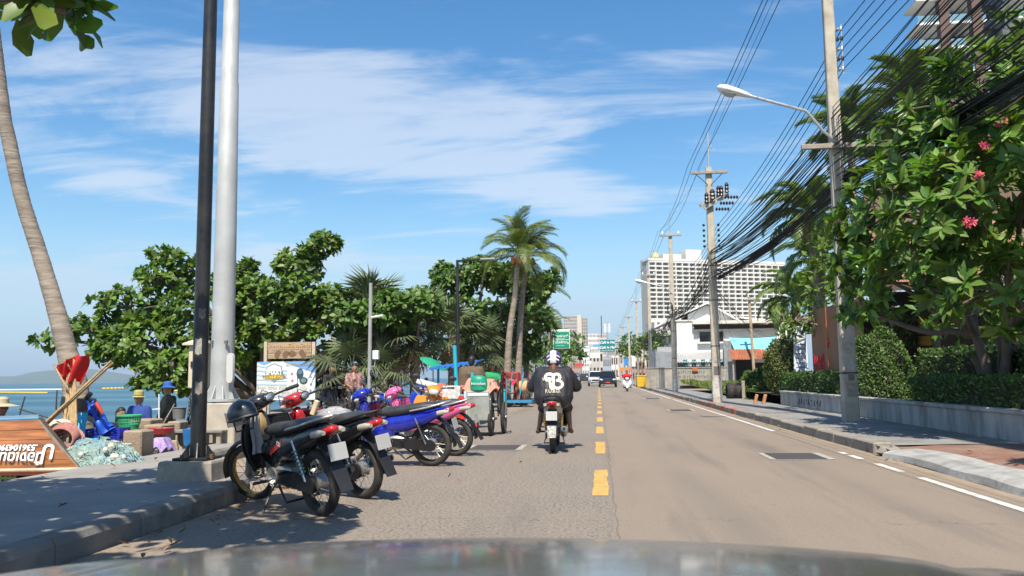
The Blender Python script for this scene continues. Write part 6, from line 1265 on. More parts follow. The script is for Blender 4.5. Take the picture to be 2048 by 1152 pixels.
bk5 = motorbike('orange motorbike facing the viewer beside the food cart', (-3.12, 14.9, 0), -76, p_orange, lean=-5, group=G_PARK, shield_w=1.25, headface=1)
text('/', .01, Matrix(), 'front_decal', black_plastic, bk5)
bpy.data.objects.remove(bk5.children[-1])
MB().prism([(-.06, .0), (.07, .03), (.02, -.01), (.05, -.06), (-.03, -.03)], .003, Matrix.Translation((.405, 0, .62)) @ Matrix.Rotation(rad(90), 4, 'Z') @ Matrix.Rotation(rad(90), 4, 'X')).obj('front_decal', black_plastic, bk5, smooth=0)
bk6 = motorbike('small blue motorbike far back under the fan palms, facing right', (-4.55, 19.2, 0), -20, p_lblue, lean=-6, group=G_PARK)
bk7 = motorbike('silver motorbike with a lit red tail light ridden away from the viewer', (-.72, 13.30, 0), 90, p_grey, lean=0, group='motorbikes on the road', tail=p_grey, stand=False, shock_m=mat('gold_spring', (.5, .3, .06), .4, var=.1), mirror=(1, 1))
bk8 = motorbike('white scooter ridden towards the viewer by the red shirted rider', (2.04, 61.5, 0), -90, p_white, lean=0, group='motorbikes on the road', stand=False, shield_w=1.25, headface=1)
bk9 = motorbike('far motorbike ridden away from the viewer beyond the jacketed rider', (-1.95, 62, 0), 90, p_lblue, lean=0, group='motorbikes on the road', stand=False)
# ---------------------------------------------------------------- cars
def car(label, loc, rz, body, plate_m, L=4.4, W=1.82, H=1.66, name='car'):
    t = thing(name, label, 'car', loc, rz=rz); w = W / 2
    secs = [(2.2, .42, .78, .30, .62), (2.12, .60, .86, .28, .86), (1.6, .92, .92, .26, .98), (1.05, .97, .94, .26, 1.02), (.85, .98, .94, .26, 1.05), (-1.9, .98, .94, .28, 1.08), (-2.15, .92, .88, .35, 1.05)]
    b = MB(); rings = []
    for x, k, k2, z0, z1 in secs: rings.append([Vector((x, s * w * kk, z)) for s, kk, z in ((1, k * .9, z0), (1, k, z0 + .15), (1, k, (z0 + z1) / 2 + .1), (1, k * .93, z1), (-1, k * .93, z1), (-1, k, (z0 + z1) / 2 + .1), (-1, k, z0 + .15), (-1, k * .9, z0))])
    b.loft(rings).obj('body', body, t, smooth=40)
    cab = MB(); cab.loft([[Vector((x, s * w * k, z)) for s, k, z in ((1, kb, zb), (1, kt, zt), (-1, kt, zt), (-1, kb, zb))] for x, kb, kt, zb, zt in ((1.0, .88, .87, 1.0, 1.03), (.35, .9, .74, 1.03, H - .06), (-.2, .9, .76, 1.03, H), (-1.5, .9, .74, 1.05, H - .06), (-2.0, .86, .8, 1.05, 1.15))]); cab.obj('cabin', body, t, smooth=40)
    MB().add([(1.005, s * w * .80, 1.06) for s in (-1, 1)] + [(.40, s * w * .70, H - .10) for s in (1, -1)], [(0, 1, 2, 3)]).obj('windscreen', glass_dark, t, smooth=0); t.children[-1].location = (.03, 0, .02)
    for s in (1, -1):
        MB().add([(.78, s * w * .905, 1.08), (.3, s * w * .78, H - .12), (-1.4, s * w * .78, H - .14), (-1.75, s * w * .89, 1.12)], [(0, 1, 2, 3)]).obj('side_window', glass_dark, t, smooth=0); t.children[-1].location = (0, s * .025, 0)
        h = loftx([(2.19, .76, .10, .05, s * w * .62), (2.10, .79, .17, .075, s * w * .70), (1.9, .82, .08, .05, s * w * .82)]).obj('headlight', M_head, t, smooth=60)
        MB().box((.72, s * (w + .09), 1.10), (.12, .2, .14), b=.03).obj('mirror', body, t)
        for x in (1.35, -1.3):
            wl_ = MB().lathe([(.2, -.1), (.31, -.1), (.335, -.06), (.335, .06), (.31, .1), (.2, .1)], 22, Matrix.Translation((x, s * (w - .10), .335)) @ Matrix.Rotation(rad(90), 4, 'X')).obj('wheel', rubber, t); MB().lathe([(0, -.09), (.2, -.085), (.2, .085), (0, .09)], 16, Matrix.Translation((x, s * (w - .10), .335)) @ Matrix.Rotation(rad(90), 4, 'X')).obj('rim', M_alu, wl_)
    MB().box((2.17, 0, .66), (.08, W * .5, .22), b=.02).obj('grille', black_plastic, t); MB().box((2.16, 0, .40), (.1, W * .62, .16), b=.02).obj('air_intake', black_plastic, t); MB().box((2.235, 0, .50), (.02, .42, .13), b=.003).obj('number_plate', plate_m, t)
    MB().box((2.17, 0, .27), (.1, W * .7, .05), b=.01).obj('skid_strip', M_alu, t)
    return t
car('black car with a red plate driving towards the viewer', (.86, 83.5 + 2.1, 0), rad(-90), paint('car_black', (.010, .010, .012), .2), mat('plate_red', (.40, .05, .05), .5), W=1.86)
car('white car behind and left of the oncoming black car', (-.35, 97, 0), rad(-90), paint('car_white', (.68, .68, .66), .3), M_plate, W=1.9, H=1.75)
car('dark pickup far down the road left of the white car', (-2.6, 150, 0), rad(90), paint('car_dark', (.03, .032, .035), .3), M_plate, name='pickup')
# bonnet of the car the picture is taken from
XC = -.12
def bon(u, v):
    s = 2 * u - 1; x = XC + s * 1.02; fy = 1.93 - .16 * abs(s) ** 5 - .06 * s * s; k = v / .8
    if v <= .8: y = .45 + (fy - .45) * k; z = .934 - .105 * k ** 1.3 - .065 * k ** 6 - .05 * s * s - .012 * math.exp(-((abs(s) - .72) / .05) ** 2)
    else:
        q = (v - .8) / .2; y = fy + .10 * math.sin(q * 2.2) - .02 * q; z = .764 - .05 * s * s - .012 * math.exp(-((abs(s) - .72) / .05) ** 2) - .42 * q ** 1.4
    return (x, y, z)
t = thing('car_bonnet', 'glossy grey car bonnet along the bottom edge, front of the viewer\'s own car', 'car bonnet', (0, 0, 0))
bm_ = mat('bonnet_grey', (.13, .124, .115), .22, .4, var=.04, scale=3, coat=.35)
MB().grid(bon, 41, 41).obj('bonnet', bm_, t, smooth=70)
for s in (1, -1): MB().grid(lambda u, v: (XC + s * (1.022 + .03 * math.sin(v * 3.14)), .45 + 1.1 * u, bon(0, .8 * u)[2] - .004 - .45 * v), 8, 6).obj('fender', bm_, t, smooth=60)
MB().box((XC, 1.80, .40), (1.4, .3, .22), b=.06).obj('bumper', bm_, t)
# ---------------------------------------------------------------- food cart and market gear on the promenade
t = thing('food_cart', 'three wheeled food cart with a turquoise pole, tin box and salmon cloth', 'cart', (-2.75, 16.6, 0))
M_turq = mat('turquoise_paint', (.02, .36, .48), .5, var=.1); M_tin = mat('tin_box', (.40, .42, .38), .45, .5, var=.15, scale=6, stain=(.25, .25, .2), stain_amt=.4, stain_scale=4)
def big_wheel(p, r, th=.06, rz=0):
    AX = Matrix.Translation(p) @ Matrix.Rotation(rz, 4, 'Z') @ Matrix.Rotation(rad(90), 4, 'Y')
    h = MB().lathe([(0, -.07), (.05, -.06), (.05, .06), (0, .07)], 12, AX).obj('wheel', dull_metal, t); MB().lathe([(r - .04 + .04 * math.cos(a), th * .6 * math.sin(a)) for a in [2 * math.pi * j / 8 for j in range(8)]], 30, AX, closed=True).obj('tyre', rubber, h); MB().lathe([(r - .085, -.02), (r - .07, -.025), (r - .07, .025), (r - .085, .02)], 30, AX, closed=True).obj('rim', steel, h)
    b = MB()
    for k in range(14): a = 2 * math.pi * k / 14; b.tube([AX @ Vector((.04 * math.cos(a), .04 * math.sin(a), 0)), AX @ Vector(((r - .08) * math.cos(a), (r - .08) * math.sin(a), 0))], .004, 4)
    b.obj('spokes', steel, h, kind='stuff')
big_wheel((.60, -.28, .32), .32); big_wheel((.78, .35, .33), .33); big_wheel((-.75, .6, .3), .3)
MB().box((0, 0, .30), (1.25, 1.0, .04)).obj('floor_pan', dull_metal, t)
MB().box((.38, -.42, .60), (.46, .30, .58), b=.012).obj('tin_box', M_tin, t); MB().box((.38, -.575, .82), (.40, .01, .05)).obj('tin_latch', M_white, t); MB().box((.13, -.56, .56), (.05, .03, .66)).obj('pale_slat', mat('pale_blue_slat', (.45, .58, .6), .6), t)
c = thing('plastic_crate', 'bright green slatted plastic crate on the food cart', 'crate', (-2.95, 16.12, .36))
M_gc = mat('crate_green', (.05, .42, .03), .45, var=.08)
for k in range(6): MB().box((0, 0, .02 + k * .065), (.26, .24, .04), b=.008).obj('slat', M_gc, c)
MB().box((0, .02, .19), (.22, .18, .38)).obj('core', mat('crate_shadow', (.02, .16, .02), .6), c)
o = MB().grid(lambda u, v: ((.14 + .02 * math.sin(u * 19)) * math.cos(u * 6.283) * (1 - .3 * v ** 3), (.12 + .02 * math.cos(u * 23)) * math.sin(u * 6.283) * (1 - .3 * v ** 3), .46 * v), 22, 8).obj('red_sack', mat('sack_red', (.52, .03, .02), .5, var=.15), None, loc=(-2.70, 16.10, .34)); tag(o, 'red plastic sack beside the green crate on the food cart', 'sack')
def drape(x0, x1, y0, y1, z, amp, drop, seed, k=1.0):
    rg = random.Random(seed); ph = [rg.uniform(0, 6.28) for _ in range(4)]
    def fn(u, v):
        e = max(abs(2 * u - 1), abs(2 * v - 1)); d = max(0, (e - .62) / .38); return (x0 + (x1 - x0) * u + .02 * math.sin(v * 14 + ph[0]) * d, y0 + (y1 - y0) * v + .02 * math.sin(u * 16 + ph[1]) * d, z - drop * d ** 1.3 * (1 + .25 * math.sin(u * 13 + v * 11 + ph[2])) + amp * math.sin(u * 5 + ph[3]) * math.sin(v * 4))
    return MB().shell(fn, 26, 20, .008)
o = drape(.05, .75, -.55, .15, 1.12, .05, .24, 1).obj('cloth_cover', mat('salmon_cloth', (.62, .24, .18), .85, var=.12, scale=6), t)
o = drape(-.60, .12, -.45, .25, 1.0, .06, .22, 4).obj('red_cloth_cover', mat('brick_red_cloth', (.45, .10, .06), .85, var=.12, scale=6), t)
o = MB().loft([[Vector((x * s, y * s * .6, z)) for x, y in [(.17 * math.cos(a), .17 * math.sin(a)) for a in [2 * math.pi * j / 16 for j in range(16)]]] for z, s in ((0, 1), (.1, 1.02), (.2, 1), (.26, .8), (.29, .4))]).obj('cooler_bag', mat('cooler_green', (.01, .26, .16), .45, var=.08), None, loc=(-2.36, 16.10, .9)); tag(o, 'green cooler bag with white script on top of the tin box', 'bag')
text('Heineken', .075, front_M((0, -.108, .13)), 'lettering', M_st, o, depth=.002, shear=.2)
for pts, m in (((( .62, -.5, .35), (.62, -.5, 1.05), (.66, .4, 1.1), (.66, .4, .35)), dull_metal), (((.86, -.1, .4), (.9, -.1, 1.1), (.82, .5, 1.12), (.82, .5, .4)), steel), (((-.62, -.5, .32), (.62, -.5, .32)), dull_metal), (((-.62, -.5, .72), (.62, -.5, .72)), steel)): MB().tube(pts, .016, 8).obj('frame_tube', m, t, smooth=60)
MB().box((.74, .15, .72), (.05, .7, .62)).obj('side_board', mat('brown_board', (.06, .045, .035), .8, var=.2), t)
pt = at(909, 690, 16.2) - t.location; pb = at(916, 815, 16.2) - t.location
MB().tube([(pb.x, -.4, .3), (pt.x, -.4, pt.z)], .04, 10).obj('canopy_pole', M_turq, t, smooth=60); MB().lathe([(.045, 0), (.045, .03), (0, .04)], 10, Matrix.Translation((pt.x, -.4, pt.z))).obj('pole_cap', M_dark, t); MB().tube([(pb.x + .28, -.2, .5), (pb.x + .26, -.2, 1.25)], .035, 10).obj('short_pole', M_turq, t); MB().box((pb.x + .12, -.42, .72), (.4, .18, .2), b=.02).obj('turquoise_box', M_turq, t)
MB().box((-.15, -.44, .86), (.36, .25, .26), b=.01).obj('poster_box', mat('poster_box', (.55, .53, .5), .6, var=.3, scale=14), t); MB().tube([(-.62, .0, .5), (-1.1, .2, .95)], .016, 8).obj('handle', dull_metal, t)
# blue canopy
cl, cr = at(862, 737, 19.5), at(957, 724, 19.5); t = thing('blue_canopy', 'blue tin canopy with scalloped edge above the brown shirted person', 'canopy', ((cl.x + cr.x) / 2, 19.5, 0)); w = cr.x - cl.x; z0, z1 = cl.z, cr.z
M_bc = mat('canopy_blue', (.02, .14, .46), .5, var=.12); MB().shell(lambda u, v: (-w / 2 + w * u, 1.3 * (v - .2), z0 + (z1 - z0) * u + .08 * v + .02 * math.sin(u * 40)), 60, 3, .02).obj('sheet', M_bc, t)
for k in range(9): u = (k + .5) / 9; MB().grid(lambda a, b_: (-w / 2 + w * u + w / 9 * .5 * (2 * a - 1), -.27, z0 + (z1 - z0) * u - .07 * b_ * math.sin(math.pi * a)), 8, 3).obj('scallop', M_bc, t)
for x in (-w * .45, w * .42): MB().tube([(x, .6, 0), (x, .6, z0 + .1)], .03, 8).obj('post', M_turq, t)
c = at(866, 722, 22); t = thing('green_umbrella', 'green market umbrella tilted behind the blue canopy', 'umbrella', (c.x, 22, 0)); MB().grid(lambda u, v: ((.36 * v) * math.cos(u * 6.283), (.36 * v) * math.sin(u * 6.283), c.z + .05 - .13 * v ** 1.5 - .2 * v * math.cos(u * 6.283 + .4)), 17, 6).obj('canopy', mat('umbrella_green', (.01, .26, .13), .6, var=.08), t); MB().tube([(0, 0, 0), (0, 0, c.z)], .02, 6).obj('pole', steel, t)
# grey-white board and heap of net frames behind the orange bike
o = MB().box((0, 0, 0), (.85, .4, .10), M=Matrix.Rotation(rad(16), 4, 'Y'), b=.01).obj('foam_board', mat('foam_white', (.6, .59, .56), .8, var=.08), None, loc=at(872, 772, 18.5)); tag(o, 'slanted off white foam lid above the heap of traps', 'lid')
rg = random.Random(71)
for k in range(9):
    p = at(875 + rg.uniform(-20, 55), 800 + rg.uniform(-14, 10), 18 + rg.uniform(-.3, .5)); tr = thing('crab_trap', 'rusty folded crab trap in the heap beside the food cart', 'trap', tuple(p), rz=rg.uniform(0, 3), group='crab traps heaped beside the food cart')
    for z in (-.1, .1): MB().tube([(.2 * math.cos(a), .2 * math.sin(a), z) for a in [2 * math.pi * j / 12 for j in range(12)]], .012, 5, closed=True).obj('hoop', mat('rust_wire', (.12, .06, .04), .85, var=.3), tr)
    b = MB()
    for j in range(8): a = 2 * math.pi * j / 8; b.tube([(.2 * math.cos(a), .2 * math.sin(a), -.1), (.2 * math.cos(a + .5), .2 * math.sin(a + .5), .1)], .008, 4)
    b.obj('net_wires', mat('rust_wire', (.12, .06, .04)), tr, kind='stuff')
t = thing('trap_stand', 'low wooden stand carrying the heap of crab traps', 'table', (at(895, 812, 18.3).x, 18.3, 0)); MB().box((0, 0, .62), (1.2, .9, .05)).obj('top', grey_wood, t)
for x in (-.5, .5):
    for y in (-.35, .35): MB().box((x, y, .3), (.06, .06, .6)).obj('leg', grey_wood, t)
# red hauling machine with rope reel and tractor wheel
Ym = 32; mc = thing('hauling_machine', 'red hauling machine with a rope drum on a blue frame behind the rider', 'machine', (at(1030, 800, Ym).x, Ym, 0)); M_mr = mat('machine_red', (.24, .035, .03), .55, var=.2, scale=5)
MB().box((0, 0, .22), (1.4, 1.0, .1)).obj('blue_frame', mat('frame_blue', (.03, .22, .42), .6, var=.15), mc)
for x in (-.45, .15): MB().box((x, 0, .75), (.08, .9, 1.0)).obj('side_frame', M_mr, mc)
d = MB().lathe([(.1, -.3), (.38, -.3), (.38, -.26), (.24, -.25), (.26, 0), (.24, .25), (.38, .26), (.38, .3), (.1, .3)], 18, Matrix.Translation((.38, -.1, .75)) @ Matrix.Rotation(rad(90), 4, 'Y')).obj('rope_drum', mat('rope_tan', (.45, .33, .18), .9, var=.2, scale=14), mc)
MB().box((-.15, 0, 1.2), (.7, .5, .3), b=.05).obj('engine', M_mr, mc); MB().lathe([(.25, -.1), (.3, -.08), (.3, .08), (.25, .1)], 16, Matrix.Translation((-.1, -.5, .8)) @ Matrix.Rotation(rad(90), 4, 'X'), closed=True).obj('flywheel', M_mr, mc)
for k in range(6): MB().tube([(-.6 + .2 * k, -.4, .3), (-.5 + .22 * k, -.3, 1.3)], .02, 6).obj('strut', M_mr if k % 2 else M_turq, mc)
tw = gp(1055, 808, 0); o = thing('tractor_wheel', 'big dusty tractor wheel left of the jacketed rider', 'wheel', (tw.x, 33.4, 0), rz=rad(10)); AX = Matrix.Translation((0, 0, .55)) @ Matrix.Rotation(rad(90), 4, 'Y')
MB().lathe([(.3, -.14), (.5, -.17), (.55, -.12), (.55, .12), (.5, .17), (.3, .14)], 30, AX, closed=True).obj('tyre', mat('dusty_tyre', (.12, .11, .10), .9, var=.2, bump=.5, bscale=30), o); MB().lathe([(0, -.05), (.3, -.1), (.3, .1), (0, .05)], 18, AX).obj('hub', dull_metal, o)
o = drape(0, .9, 0, .7, 0, .05, .4, 8).obj('magenta_cover', mat('magenta_cloth', (.55, .03, .12), .8, var=.1), None, loc=at(1000, 746, 33)); tag(o, 'magenta cloth thrown over gear right of the green shirted person', 'cloth')
for k in range(3): MB().tube([(at(1003 + 12 * k, 800, 33).x, 33.3, 0), (at(1003 + 12 * k, 755, 33).x, 33.3, 1.15)], .03, 6).obj('support_rod', dull_metal, mc); mc.children[-1].location = -Vector(mc.location)
# ================================================================ fishing gear on the beach beside the sidewalk
def gz0(x, y): return bz(max(0, beach_edge(y) - x), y)
M_varn = mat('varnished_wood', (.33, .125, .035), .14, var=.5, scale=3.5, coat=.6, bump=.15, bscale=5, stretch=(.5, 3, 6), stain=(.12, .05, .02), stain_amt=.6, stain_scale=2)
M_or = mat('orange_boat_paint', (.62, .14, .05), .45, var=.12)
t = thing('overturned_boat', 'overturned varnished wooden boat with white upside down lettering at the left edge', 'boat', (-6.0, 9.15, 0))
# side panel slopes back towards the keel; right hand end is raked
xr0, xr1, zt, zb = at(158, 938, 9.15).x + 6.0, at(76, 840, 9.32).x + 6.0, at(60, 839, 9.32).z, at(120, 938, 9.15).z
top = lambda f: Vector((xr1 - 3.4 * f, .17, zt - .10 * f)); bot = lambda f: Vector((xr0 - 4.2 * f, .0, zb - .06 * f))
npl = 5
for k in range(npl):
    v0, v1 = k / npl + .004, (k + 1) / npl - .004
    MB().shell(lambda u, v: tuple(bot(u).lerp(top(u), v0 + (v1 - v0) * v) + Vector((0, -.05 * math.sin(math.pi * (v0 + (v1 - v0) * v)), 0))), 14, 4, .02).obj('plank', M_varn, t, smooth=60)
MB().shell(lambda u, v: tuple((bot(0).lerp(top(0), v)) + Vector((.02 - .62 * u, .9 * u, -.0))), 6, 6, .03).obj('transom', mat('transom_wood', (.13, .085, .055), .5, var=.25, scale=5), t)
MB().shell(lambda u, v: tuple(top(u) + Vector((-.68 * v, .95 * v, .04 * math.sin(math.pi * v)))), 14, 5, .02).obj('bottom_board', mat('boat_bottom', (.16, .22, .26), .5, var=.2), t)
MB().tube([bot(0) + Vector((.06, -.02, 0)), bot(.3) + Vector((0, -.03, 0)), bot(1) + Vector((0, -.03, 0))], .022, 8).obj('rub_rail', mat('pale_rail', (.55, .42, .3), .4, var=.15), t); MB().box((-1.0, .03, zb - .05), (2.1, .06, .05)).obj('gunwale', M_or, t)
for x in (-.52, -2.2): MB().box((x, .12, -.02), (.12, .12, .34)).obj('prop', M_or, t)
MB().tube([top(0) + Vector((.0, .02, .015)), top(1) + Vector((0, .02, .015))], .012, 6).obj('blue_edge', mat('edge_blue', (.10, .30, .48), .5), t)
up_ = Vector((0, .17, zt - zb)).normalized(); xa_ = Vector((1, 0, 0)); nn_ = xa_.cross(up_)
def boat_text(s, size, f, v, dx=0, sx=1.0, bold=.0):
    c = bot(f).lerp(top(f), v) + Vector((dx, -.06, .0)) ; M0 = Matrix(((-1, 0, 0, c.x), (0, -up_.y, nn_.y, c.y), (0, -up_.z, nn_.z, c.z), (0, 0, 0, 1))); text(s, size, M0, 'lettering', M_st, t, depth=.003, bold=bold, sx=sx, align='LEFT')
boat_text('ป', .30, 0, .34, -.08, 1.0, .005); boat_text('น้องเดนนำโชค', .175, 0, .25, -.27, 1.0, .003); boat_text('.536104390', .095, 0, .44, -.25, 1.15, .003)
c = thing('plastic_crate', 'pale green lattice crate under the overturned boat', 'crate', (at(20, 950, 9.5).x, 9.55, -.32)); M_lg = mat('crate_pale_green', (.30, .38, .16), .6, var=.1)
for k in range(6): MB().box((0, -.2, .04 + k * .075), (.4, .02, .03)).obj('bar', M_lg, c)
for k in range(7): MB().box((-.18 + k * .06, -.2, .22), (.02, .022, .44)).obj('upright', M_lg, c)
MB().box((0, 0, .2), (.36, .34, .38)).obj('core', M_dark, c)
o = MB().box((0, 0, .15), (.5, .4, .34), b=.02).obj('green_tub', mat('tub_teal', (.10, .24, .2), .6, var=.1), None, loc=(at(118, 945, 9.5).x, 9.6, -.3)); tag(o, 'teal plastic tub under the end of the overturned boat', 'tub')
# bamboo sticks standing in a bundle, two long ones leaning across
rg = random.Random(17); M_bam = mat('bamboo', (.40, .27, .13), .6, var=.2, scale=6)
def bamboo(p0, p1, r, label, group=None, name='bamboo_pole', m=None):
    p0, p1 = Vector(p0), Vector(p1); n = 9; P = []; R = []
    for k in range(n): f = k / (n - 1); P += [p0.lerp(p1, max(0, f - .008)), p0.lerp(p1, f), p0.lerp(p1, min(1, f + .008))]; R += [r * (1 - .25 * f), r * 1.14 * (1 - .25 * f), r * (1 - .25 * f)]
    o = MB().tube(P[1:-1], R[1:-1], 8).obj(name, m or M_bam, None, smooth=60); tag(o, label, 'pole', group); return o
for k in range(9):
    a = at(133 + rg.uniform(-10, 22), 885 + rg.uniform(-8, 3), 10.6); b2 = at(137 + rg.uniform(-9, 12), 725 + rg.uniform(-8, 45), 10.8); bamboo(a, b2, rg.uniform(.012, .02), 'bamboo flag stick in the upright bundle tied beside the leaning palm', 'upright bamboo flag sticks')
bamboo(at(84, 852, 10.2), at(222, 722, 10.4), .019, 'upper of two long bamboo poles leaning across the palm trunk'); bamboo(at(92, 850, 10.25), at(226, 726, 10.45), .018, 'lower of two long bamboo poles leaning across the palm trunk'); bamboo(at(108, 730, 10.7), at(133, 775, 10.65), .014, 'short bamboo stick crossing the flag bundle')
for k, (a, b2) in enumerate((((36, 840), (50, 793)), ((40, 818), (95, 835)), ((112, 820), (114, 780)))): bamboo(at(*a, 12.5), at(*b2, 12.5), .014, ('dark upright stick between the mauve shirted person and the flags', 'dark slanting rod left of the flag bundle', 'thin upright stake against the sea left of the flags')[k], m=mat('dark_stick', (.06, .05, .045), .8))
# red flags
M_flag = mat('flag_red', (.56, .022, .02), .75, var=.15, scale=8, trans=.25)
def flag(label, c4, seed):
    rg = random.Random(seed); p = [at(*q, 10.75) for q in c4]; ph = rg.uniform(0, 6)
    o = MB().shell(lambda u, v: tuple((p[0].lerp(p[1], u)).lerp(p[3].lerp(p[2], u), v) + Vector((.0, .07 * math.sin(u * 7 + v * 4 + ph), .03 * math.sin(u * 6 + ph)))), 18, 12, .004).obj('flag', M_flag, None, smooth=60); tag(o, label, 'flag', 'red marker flags')
flag('red marker flag on the right of the bamboo bundle', ((136, 718), (177, 706), (165, 764), (138, 768)), 2); flag('red marker flag folded on the left of the bamboo bundle', ((119, 727), (138, 720), (138, 752), (126, 758)), 5)
# turquoise boards leaning on the palm
for k, (a, b2, w) in enumerate((((155, 888), (166, 826), .13), ((151, 890), (156, 838), .05))):
    p, q = at(*a, 10.9), at(*b2, 11.1); d = (q - p); o = MB().box((0, 0, d.length / 2), (w, .025, d.length)).obj('turquoise_board', mat('board_turquoise', (.02, .38, .60), .5, var=.15), None, loc=p); o.rotation_euler = d.to_track_quat('Z', 'Y').to_euler(); tag(o, ('broad turquoise board leaning on the palm foot', 'narrow turquoise board leaning left of the broad one')[k], 'board')
for k, (a, b2) in enumerate((((176, 868), (208, 845)), ((190, 800), (215, 865)), ((182, 812), (205, 868)))):
    p, q = at(*a, 11.2), at(*b2, 11.3); bamboo(p, q, .02, ('short brown stick lying at the palm foot', 'brown plank edge leaning right of the palm trunk', 'second brown stick leaning right of the palm trunk')[k], m=wood)
# blue tarpaulin bundle right of the palm
p0, p1 = at(178, 805, 11.3), at(213, 862, 11.2)
o = MB().grid(lambda u, v: tuple(p0.lerp(p1, v) + Vector(((.04 + .075 * v) * math.cos(u * 6.283) * (1 + .2 * math.sin(u * 19 + v * 9)), (.06 + .06 * v) * math.sin(u * 6.283) + .03 * math.sin(v * 14), .05 * math.sin(u * 12 + v * 15)))), 24, 16).obj('tarpaulin_roll', mat('tarp_blue', (.01, .08, .48), .45, var=.2, scale=7, bump=.4, bscale=12), None, smooth=50); tag(o, 'bright blue tarpaulin roll leaning right of the palm trunk', 'tarpaulin')
o = MB().tube([at(192, 806, 11.0), at(200, 818, 11.0), at(205, 828, 11.0)], [.03, .03, .015], 10).obj('red_float', mat('float_red', (.5, .05, .04), .5, var=.1), None, smooth=60); tag(o, 'small red float tied on top of the blue tarpaulin', 'float')
o = MB().tube([at(172, 798, 10.9), at(182, 786, 10.9)], .035, 8).obj('dark_roll', black_plastic); tag(o, 'short dark roll sticking out above the blue tarpaulin', 'roll')
# rope and hose coils between boat and palm
for k, (px, py, r, c) in enumerate(((118, 880, .20, (.36, .16, .14)), (124, 892, .24, (.40, .20, .18)), (112, 868, .16, (.46, .42, .34)))):
    p = at(px, py, 10.2 + .1 * k); b = MB()
    for q in range(6): b.tube([p + Vector((r * math.cos(a), .12 * r * math.sin(a) + .02 * q, r * .75 * math.sin(a) + .012 * q)) for a in [2 * math.pi * j / 20 for j in range(20)]], .016, 6, closed=True)
    o = b.obj('rope_coil', mat('rope_%d' % k, c, .9, var=.25, scale=20)); o['kind'] = 'thing'; tag(o, ('reddish rope coil between the overturned boat and the bamboo bundle', 'pink hose coil beside the net heap', 'pale rope coil on top of the reddish coils')[k], 'rope coil')
# net heap with floats
p = gp(190, 938, -.28); M_net = mat('net_teal', (.24, .34, .32), .85, var=.35, scale=16, bump=1.0, bscale=45, stain=(.07, .24, .46), stain_amt=1.0, stain_scale=2.2)
nh = thing('net_heap', 'heap of teal and blue fishing net with white floats at the sidewalk edge', 'fishing net', (at(192, 935, 9.7).x, 9.75, -.36)); rn = random.Random(3)
MB().grid(lambda u, v: (.62 * math.cos(u * 6.283) * math.sin(.03 + v * 1.55) ** .8 * (1 + .10 * math.sin(u * 31) + .05 * math.sin(v * 17 + u * 25)), .40 * math.sin(u * 6.283) * math.sin(.03 + v * 1.55) ** .8 * (1 + .08 * math.sin(u * 37)), .74 * math.cos(.03 + v * 1.54) ** .8 * (1 + .10 * math.sin(u * 23 + v * 11) + .06 * math.sin(u * 13 * 3 + v * 31))), 60, 24).obj('net', M_net, nh, smooth=60)
b = MB()
for k in range(420):
    a = rn.uniform(0, 6.283); v = rn.uniform(.05, .98); q = lambda a, v: Vector((.64 * math.cos(a) * math.sin(v * 1.55) ** .8, .42 * math.sin(a) * math.sin(v * 1.55) ** .8, .77 * math.cos(v * 1.54) ** .8)); P = [q(a + .05 * j, min(.99, v + .05 * math.sin(j * 1.3 + k))) + Vector((rn.uniform(-.02, .02), rn.uniform(-.02, .02), rn.uniform(0, .03))) for j in range(5)]; b.tube(P, .004, 3, caps=False)
b.obj('loose_twine', mat('twine_teal', (.30, .40, .36), .8, var=.3, scale=5, island=.3), nh, kind='stuff')
fm_ = MB().lathe([(0, -.045), (.03, -.035), (.042, 0), (.03, .035), (0, .045)], 10).mesh('net_float', mat('float_offwhite', (.6, .56, .46), .6, var=.1))
for k in range(16): a = rn.uniform(3.4, 6.1); v = rn.uniform(.2, .95); o = link('net_float', fm_, nh, loc=(.66 * math.cos(a) * math.sin(v * 1.55) ** .8, .44 * math.sin(a) * math.sin(v * 1.55) ** .8, .76 * math.cos(v * 1.54) ** .8)); s = rn.choice((.6, .8, 1.0)); o.scale = (s, s, s)
o = link('net_float', fm_, nh, loc=(.42, -.36, .12)); o.scale = (1.9, 1.9, 1.9)
# crates, baskets, tubs
M_cb = mat('crate_blue', (.015, .03, .34), .45, var=.1)
def open_crate(name, label, c, d, m, rz=0, cat='crate', rows=3, z0=None):
    t = thing(name, label, cat, (c.x, c.y, c.z), rz=rz); x, y, z = d
    MB().box((0, 0, .01), (x, y, .02)).obj('base', m, t)
    for k in range(rows):
        zz = (k + .6) * z / rows; hh = z / rows * .72
        for s in (1, -1): MB().box((0, s * y / 2, zz), (x, .015, hh)).obj('side_slat', m, t); MB().box((s * x / 2, 0, zz), (.015, y, hh)).obj('end_slat', m, t)
    for sx in (1, -1):
        for sy in (1, -1): MB().box((sx * x / 2, sy * y / 2, z / 2), (.03, .03, z)).obj('corner', m, t)
    return t
open_crate('fish_crate', 'upper dark blue fish crate left of the green basket', at(216, 874, 11.4), (.46, .34, .13), M_cb, .15); open_crate('fish_crate', 'lower dark blue fish crate under its twin left of the green basket', at(214, 884, 11.35), (.50, .36, .10), M_cb, .1)
o = MB().grid(lambda u, v: (.14 * math.cos(u * 6.283) * (1 + .02 * math.sin(u * 15)) * (1 - .75 * v), .10 * math.sin(u * 6.283) * (1 - .75 * v), .05 * v), 20, 4).obj('pink_lid', mat('lid_pink', (.70, .16, .34), .45, var=.05), None, loc=at(228, 888, 10.7)); tag(o, 'oval pink plastic lid lying above the white bucket', 'lid')
o = MB().box((0, 0, 0), (.42, .3, .06), b=.02).obj('dark_sheet', black_plastic, None, loc=at(233, 884, 11.0)); tag(o, 'folded dark sheet between the blue crates and the pink lid', 'sheet')
